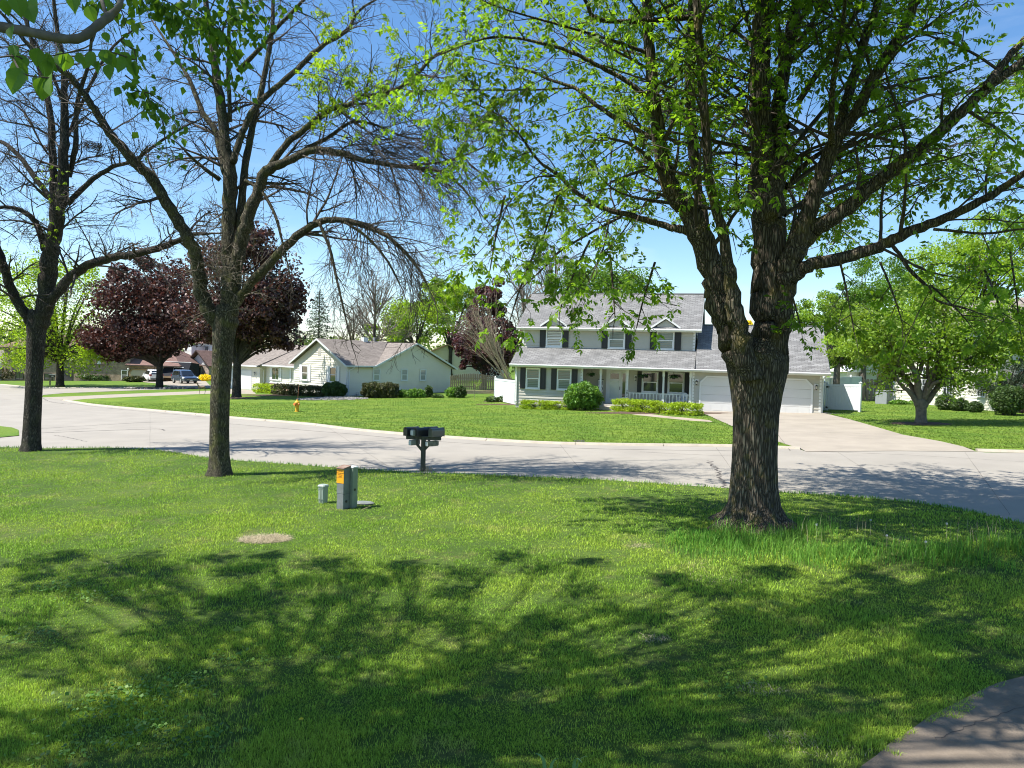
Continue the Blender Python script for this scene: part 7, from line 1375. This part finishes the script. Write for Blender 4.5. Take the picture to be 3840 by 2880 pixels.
mb = MB(); mb.bevbox(-.092, .092, -.088, .088, .90, .93, .01); P_(mb, 'cap', M_gp2, t); mb = MB(); mb.lathe([(.03, .0855), (.026, .094)], 12, axis='x', c=(-.02, .42)); P_(mb, 'hole_disc', M_iron, t)  # pale cap; black disc again stands in for a dark hole
ps = gnd(323, 503.2); t = thing('utility_pedestal', 'short pale green plastic utility pedestal left of the tall one', 'utility box', tuple(ps), R(-24)); mb = MB(); mb.loft([[(x * k, y * k, z) for x, y in ((-.09, -.06), (-.06, -.09), (.06, -.09), (.09, -.06), (.09, .06), (.06, .09), (-.06, .09), (-.09, .06))] for z, k in ((-.05, .86), (.09, .93), (.095, .98), (.10, .95), (.38, 1.0))], True, True); P_(mb, 'housing', mat('pale_green_plastic', (.30, .36, .31), .5, var=.12, scale=8), t)
mb = MB(); mb.bevbox(-.10, .10, -.10, .10, .38, .43, .025); P_(mb, 'lid', mat('pale_green_plastic', (.3, .36, .31), .5), t); mb = MB(); mb.box(-.006, .006, -.098, -.088, .02, .36); P_(mb, 'seam', M_pgr, t)
for z in (.10, .33): mb = MB(); mb.box(-.085, .085, -.094, -.088, z, z + .012); P_(mb, 'ridge', M_pgr, t)
q = gnd(361.5, 504.5); mb = MB(); mb.lathe([(0, 0), (.22, 0), (.235, .03), (.20, .05), (0, .055)], 20); o = mb.build('ground_vault_lid', mat('vault_lid', (.20, .22, .21), .7, var=.4, scale=14)); o.location = (q.x, q.y, q.z + .01); o.scale = (1.25, .7, 1); tag(o, 'grey round ground vault lid in the grass just right of the pedestals', 'vault lid')
q0, q1 = gnd(362, 512), gnd(371, 508.3); mb = MB(); mb.tube([q0 + Vector((0, 0, .05)), q0.lerp(q1, .5) + Vector((.01, 0, .06)), q1 + Vector((0, 0, .05))], [.010, .009, .006], 5); o = mb.build('fallen_stick', mat('dead_stick', (.40, .30, .18), .9)); tag(o, 'pale dead stick lying in the grass beside the pedestals', 'stick')
# hydrant
hq = gnd(297, 411.8); M_hy = mat('hydrant_yellow', (.72, .40, .02), .45, var=.12, scale=6); M_ho = mat('hydrant_orange', (.70, .20, .05), .45)
t = thing('fire_hydrant', 'yellow fire hydrant with orange caps and a thin marker rod on the far lawn', 'hydrant', tuple(hq), R(-35)); mb = MB(); mb.lathe([(.16, -.05), (.16, .02), (.115, .03), (.115, .34), (.17, .345), (.17, .385), (.13, .39), (.13, .56), (.155, .565), (.155, .59), (.12, .65), (.05, .70), (.045, .71), (.045, .76), (0, .765)], 18); P_(mb, 'barrel', M_hy, t, smooth=False)
mb = MB(); mb.lathe([(.075, -.24), (.085, -.20), (.085, -.13), (.06, -.12), (.06, 0)], 14, axis='y', c=(0, .48)); P_(mb, 'front_cap', M_ho, t)
for sg in (-1, 1): mb = MB(); mb.lathe(([(.05, sg * .21), (.06, sg * .18), (.06, sg * .13), (.045, 0)])[::1], 12, axis='x', c=(0, .48)); P_(mb, 'side_cap', M_ho, t)
mb = MB(); mb.tube([(0, .04, .74), (.03, .05, 1.3), (.10, .08, 2.15)], [.010, .009, .006], 5); P_(mb, 'marker_rod', mat('marker_red', (.42, .16, .08), .6), t)
# deer ornament
q = gnd(202, 394.5); t = thing('deer_ornament', 'small fawn lawn ornament beside the ranch drive', 'lawn ornament', tuple(q), R(200)); M_deer = mat('fawn_brown', (.28, .20, .13), .8, var=.3, scale=10)
mb = MB(); sp = [(-.30, 0, .62), (-.15, 0, .66), (.1, 0, .64), (.24, 0, .68), (.34, 0, .85), (.40, 0, 1.0), (.50, 0, 1.02), (.60, 0, .98)]; mb.tube(sp, [.06, .12, .10, .10, .05, .055, .05, .02], 10); P_(mb, 'body', M_deer, t, smooth=True)
for x, y in ((-.22, .06), (-.22, -.06), (.18, .06), (.18, -.06)): mb = MB(); mb.tube([(x, y, .6), (x + (.03 if x > 0 else -.06), y, .32), (x, y, 0)], [.045, .025, .018], 6); P_(mb, 'leg', M_deer, t)
for y in (-1, 1): mb = MB(); mb.tube([(.40, y * .03, 1.03), (.37, y * .12, 1.13)], [.025, .006], 5); P_(mb, 'ear', M_deer, t)
# gray utility cabinet on the right lawn
q = gnd(884, 403.8); t = thing('utility_cabinet', 'large grey utility cabinet at the end of the grey board fence', 'utility box', tuple(q), R(38)); M_cab = mat('cabinet_grey', (.26, .28, .29), .5, var=.08, scale=3); mb = MB(); mb.bevbox(-.50, .50, -.42, .42, -.05, .92, .02); P_(mb, 'body', M_cab, t); mb = MB(); mb.bevbox(-.53, .53, -.45, .45, .92, .98, .02); P_(mb, 'lid', M_cab, t)
for i in range(6): mb = MB(); mb.box(-.42 + i * .155, -.40 + i * .155, -.435, -.42, .05, .88); P_(mb, 'rib', M_cab, t)
mb = MB(); mb.box(-.515, -.50, -.1, .08, .72, .76); P_(mb, 'handle', M_iron, t)

# ------------------------------------------------------------------ cars
def suv(label, loc, rz, paint, L=4.8, W=1.86, Hh=1.72, plate=True, name='parked_suv'):
    t = thing(name, label, 'car', loc, rz)      # front points to +x
    M_tyre = mat('tyre', (.02, .02, .02), .8); M_rim = mat('rim', (.55, .56, .58), .3, metal=.7); M_tint = glassmat('car_glass', (.012, .016, .02), .03)
    st = [(-L / 2, .42, .90, .98, 1.02, .80), (-L / 2 + .10, .30, .92, 1.02, 1.30, .84), (-L / 2 + .42, .27, .95, 1.04, Hh - .10, .80), (-L / 2 + 1.0, .26, .96, 1.03, Hh, .78), (-.1, .25, .96, 1.0, Hh, .77), (.55, .25, .96, .98, Hh - .09, .76), (1.25, .25, .96, .98, 1.04, .84), (1.55, .26, .95, .97, 1.01, .86), (2.05, .28, .93, .90, .93, .84), (L / 2 - .06, .34, .86, .78, .82, .74), (L / 2, .42, .80, .66, .70, .68)]
    rings = []
    for (x, zb, w, zs, zt, wt) in st:
        k = W / 2 / .96; w *= k; wt *= k
        rings.append([(x, -w * .92, zb), (x, -w, zb + .14), (x, -w, (zb + zs) / 2 + .08), (x, -w * .97, zs), (x, -wt * .98, (zs + zt * 3) / 4), (x, -wt * .86, zt), (x, 0, zt + .02), (x, wt * .86, zt), (x, wt * .98, (zs + zt * 3) / 4), (x, w * .97, zs), (x, w, (zb + zs) / 2 + .08), (x, w, zb + .14), (x, w * .92, zb)])
    mb = MB(); mb.loft(rings, True, True); B = P_(mb, 'body', paint, t, smooth=False)
    for sg in (-1, 1):
        y = lambda z: sg * (W / 2 * .985 + .006 - (z - 1.0) * .26)
        for (xa, xb, xc, xd) in ((-1.95, -1.25, -1.25, -1.72), (-1.18, -.22, -.22, -1.18), (-.14, .92, .42, -.14)):
            z0, z1 = 1.04, Hh - .14; mb = MB(); V = [(xa, y(z0) + sg * .0, z0), (xb, y(z0), z0), (xc, y(z1), z1), (xd, y(z1), z1)]; mb.add(V + [(a, b - sg * .03, c) for a, b, c in V], [(0, 1, 2, 3), (7, 6, 5, 4), (0, 4, 5, 1), (1, 5, 6, 2), (2, 6, 7, 3), (3, 7, 4, 0)]); P_(mb, 'side_window', M_tint, t)
        mb = MB(); mb.box(.85, 1.05, sg * (W / 2 + .02) - .1, sg * (W / 2 + .02) + .1, 1.02, 1.16); P_(mb, 'mirror', paint, t)
        mb = MB(); mb.prism([(L / 2 - .55, .70), (L / 2 - .06, .66), (L / 2 - .05, .80), (L / 2 - .50, .92)], sg * (W / 2 - .13) - .11, sg * (W / 2 - .13) + .11); P_(mb, 'headlight', mat('headlight_lens', (.62, .64, .66), .15, spec=.9), t)
        mb = MB(); mb.box(-L / 2 - .012, -L / 2 + .22, sg * (W / 2 - .16) - .13, sg * (W / 2 - .16) + .15, .86, 1.10); P_(mb, 'tail_light', mat('tail_light_red', (.30, .01, .015), .3), t)
        for x in (-1.42, 1.45):
            mb = MB(); mb.lathe([(.24, sg * (W / 2 - .22)), (.34, sg * (W / 2 - .21)), (.35, sg * (W / 2 - .02)), (.24, sg * (W / 2 + .005))], 20, axis='y', c=(x, .35)); Wh = P_(mb, 'wheel', M_tyre, t); mb = MB(); mb.lathe([(.235, sg * (W / 2 - .05)), (.235, sg * (W / 2 + .012)), (.05, sg * (W / 2 + .02))], 16, axis='y', c=(x, .35)); P_(mb, 'rim', M_rim, Wh)
            mb = MB(); mb.lathe([(.41, sg * (W / 2 - .12)), (.41, sg * (W / 2 - .004))], 20, axis='y', c=(x, .36)); P_(mb, 'wheel_arch', M_tyre, t)
    mb = MB(); V = [(1.22, -.70, 1.07), (1.22, .70, 1.07), (.62, .62, Hh - .11), (.62, -.62, Hh - .11)]; mb.add([(a + .05, b, c + .02) for a, b, c in V] + V, [(0, 1, 2, 3), (7, 6, 5, 4), (0, 4, 5, 1), (1, 5, 6, 2), (2, 6, 7, 3), (3, 7, 4, 0)]); P_(mb, 'windscreen', M_tint, t)
    mb = MB(); V = [(-L / 2 + .045, -.68, 1.10), (-L / 2 + .045, .68, 1.10), (-L / 2 + .36, .60, Hh - .16), (-L / 2 + .36, -.60, Hh - .16)]; mb.add([(a - .06, b, c + .02) for a, b, c in V] + V, [(3, 2, 1, 0), (4, 5, 6, 7), (0, 1, 5, 4), (1, 2, 6, 5), (2, 3, 7, 6), (3, 0, 4, 7)]); P_(mb, 'rear_window', M_tint, t)
    mb = MB(); mb.box(L / 2 - .05, L / 2 + .012, -.52, .52, .52, .72); P_(mb, 'grille', M_iron, t); mb = MB(); mb.box(L / 2 + .012, L / 2 + .03, -.55, .55, .60, .63); P_(mb, 'chrome_bar', M_rim, t)
    mb = MB(); mb.box(L / 2 - .02, L / 2 + .03, -.17, .17, .40, .50); mb2 = MB(); mb2.box(-L / 2 - .03, -L / 2 + .02, -.17, .17, .60, .70); P_(mb, 'licence_plate', M_white, t); P_(mb2, 'licence_plate', M_white, t)
    mb = MB(); mb.box(-L / 2 - .02, -L / 2 + .25, -W / 2 * .84, W / 2 * .84, .34, .52); P_(mb, 'rear_bumper', mat('dark_plastic', (.04, .04, .04), .7), t); return t
M_cw = mat('white_car_paint', (.80, .80, .80), .25, coat=.5); M_cb = mat('slate_car_paint', (.065, .085, .125), .25, coat=.6, metal=.4)
wc = gnd(150, 381.6); suv('white SUV seen from its rear left corner, partly hidden by the maple trunk', (wc.x - .2, wc.y + 1.2, wc.z), R(128), M_cw)
bc = gnd(184.5, 383.4); suv('slate blue-grey SUV facing the street on the drive', (bc.x - .35, bc.y + .8, bc.z), R(-48), M_cb, L=5.1, W=1.98, Hh=1.78)
q = gnd(171, 381.6); t = thing('camper_trailer', 'dark wedge-fronted folding trailer parked between the two cars', 'trailer', (q.x - .6, q.y + 2.6, q.z), R(-10)); mb = MB(); mb.prismx([(-1.1, .75), (2.6, .75), (2.6, 2.55), (.6, 2.75), (-.35, 1.1)], -2.0, 2.2); P_(mb, 'shell', mat('dark_canvas', (.030, .032, .038), .95, var=.2, scale=3, spec=.05), t); mb = MB(); mb.box(-2.02, 2.22, -1.12, 2.6, .45, .74); P_(mb, 'base', mat('tan_panel', (.30, .22, .13), .6), t)
for x in (-2.0, 2.0): mb = MB(); mb.lathe([(.3, x - .1), (.3, x + .1)], 14, axis='x', c=(.9, .3)); P_(mb, 'wheel', mat('tyre', (.02, .02, .02), .8), t)
mb = MB(); mb.tube([(-2.0, -1.1, .76), (-2.0, -.35, 1.12), (-2.0, .6, 2.77), (2.2, .6, 2.77)], [.04] * 4, 5); P_(mb, 'edge_trim', M_gp2, t); mb = MB(); mb.tube([(.1, -.6, 1.0), (-.3, .12, 2.0), (1.3, .12, 2.0)], [.05] * 3, 5); P_(mb, 'front_frame', M_vinyl, t)

# ------------------------------------------------------------------ small things in the grass
q = gnd(301, 728.5); t = thing('dandelion', 'single yellow dandelion flower in the shaded lawn at the lower left', 'flower', tuple(q)); mb = MB(); mb.tube([(0, 0, 0), (.003, 0, .05), (0, 0, .085)], [.003, .0025, .0025], 5); P_(mb, 'stem', M_bushG, t); mb = MB()
for k, (r0, z, n) in enumerate(((.021, .088, 16), (.015, .093, 12), (.008, .097, 8))):
    for i in range(n): a = 6.28 * i / n + k; c_, s_ = math.cos(a), math.sin(a); mb.add([(0, 0, z - .004), (c_ * r0 - s_ * .003, s_ * r0 + c_ * .003, z), (c_ * r0 * 1.05, s_ * r0 * 1.05, z), (c_ * r0 + s_ * .003, s_ * r0 - c_ * .003, z)], [(0, 3, 2, 1)])
P_(mb, 'petals', M_yellow, t, kind='stuff')
def strapleaf(mb, p, d, L, w, bend, yaw, n=9):
    s = Vector((math.cos(yaw), math.sin(yaw), 0)); V = []; p = Vector(p); d = Vector(d).normalized()
    for k in range(n + 1):
        t_ = k / n; ww = w * (1 - t_ ** 3) * .5 + .001; nn = s.cross(d); V += [tuple(p - s * ww + nn * ww * .3), tuple(p), tuple(p + s * ww + nn * ww * .3)]; p = p + d * L / n; d = (d + Vector(bend) * (.35 if t_ > .35 else .05)).normalized()
    mb.add(V, [f for k in range(n) for f in ((3 * k, 3 * k + 1, 3 * k + 4, 3 * k + 3), (3 * k + 1, 3 * k + 2, 3 * k + 5, 3 * k + 4))])
q = gnd(556, 775); t = thing('daffodil_leaves', 'clump of broad pale green strap leaves folding over at the bottom edge of the lawn', 'plant', (q.x, q.y - .05, q.z))
for (x, L, w, b, yw) in ((-.09, .26, .030, (-.5, -.1, -.9), .3), (-.05, .22, .026, (.5, -.2, -.8), -.2), (.13, .27, .028, (.25, -.5, -1.3), .1), (.15, .24, .026, (.5, -.1, -.8), .9), (0, .16, .02, (.2, .4, -.6), 1.4)): mb = MB(); strapleaf(mb, (x, 0, 0), (.08 * b[0], .02, 1), L, w, b, yw); P_(mb, 'leaf', mat('strap_leaf', (.16, .30, .10), .4, var=.15, scale=30, stretch=(8, 8, 1)), t)
for i, (px, py) in enumerate([(886, 553), (946, 540), (816, 541), (925, 560), (870, 536)]):
    q = gnd(px, py); t = thing('dandelion_clock', ['grey dandelion seed head in the tall grass, right of the big trunk', 'seed head standing farthest back near the road edge grass', 'seed head nearest the big trunk in the tall grass', 'seed head lowest in the tall grass toward the right', 'seed head between the others in the tall grass'][i], 'seed head', tuple(q)); mb = MB(); mb.tube([(0, 0, 0), (.01, 0, .15), (0, 0, .29)], [.003, .003, .002], 4); P_(mb, 'stem', M_dry, t); mb = MB()
    P = [Vector((nrs.randn(), nrs.randn(), nrs.randn())).normalized() for _ in range(60)]
    for v in P: mb.tube([Vector((0, 0, .30)), Vector((0, 0, .30)) + v * .022], [.0004, .0014], 3)
    P_(mb, 'seeds', M_gp2, t, kind='stuff')
for (px, py, sz, lb) in [(150, 578, .09, 'pale fallen leaf near the sunlit edge of the lawn'), (233, 635, .12, 'broad green leaf lying in the shade, lower left')]:
    q = gnd(px, py); mb = MB(); leafshape(mb, Vector((0, 0, 0)), Vector((1, .2, .1)), Vector((0, -.4, 1)), sz); o = mb.build('fallen_leaf', M_bushG); o.location = (q.x, q.y, q.z + .06); tag(o, lb, 'leaf')
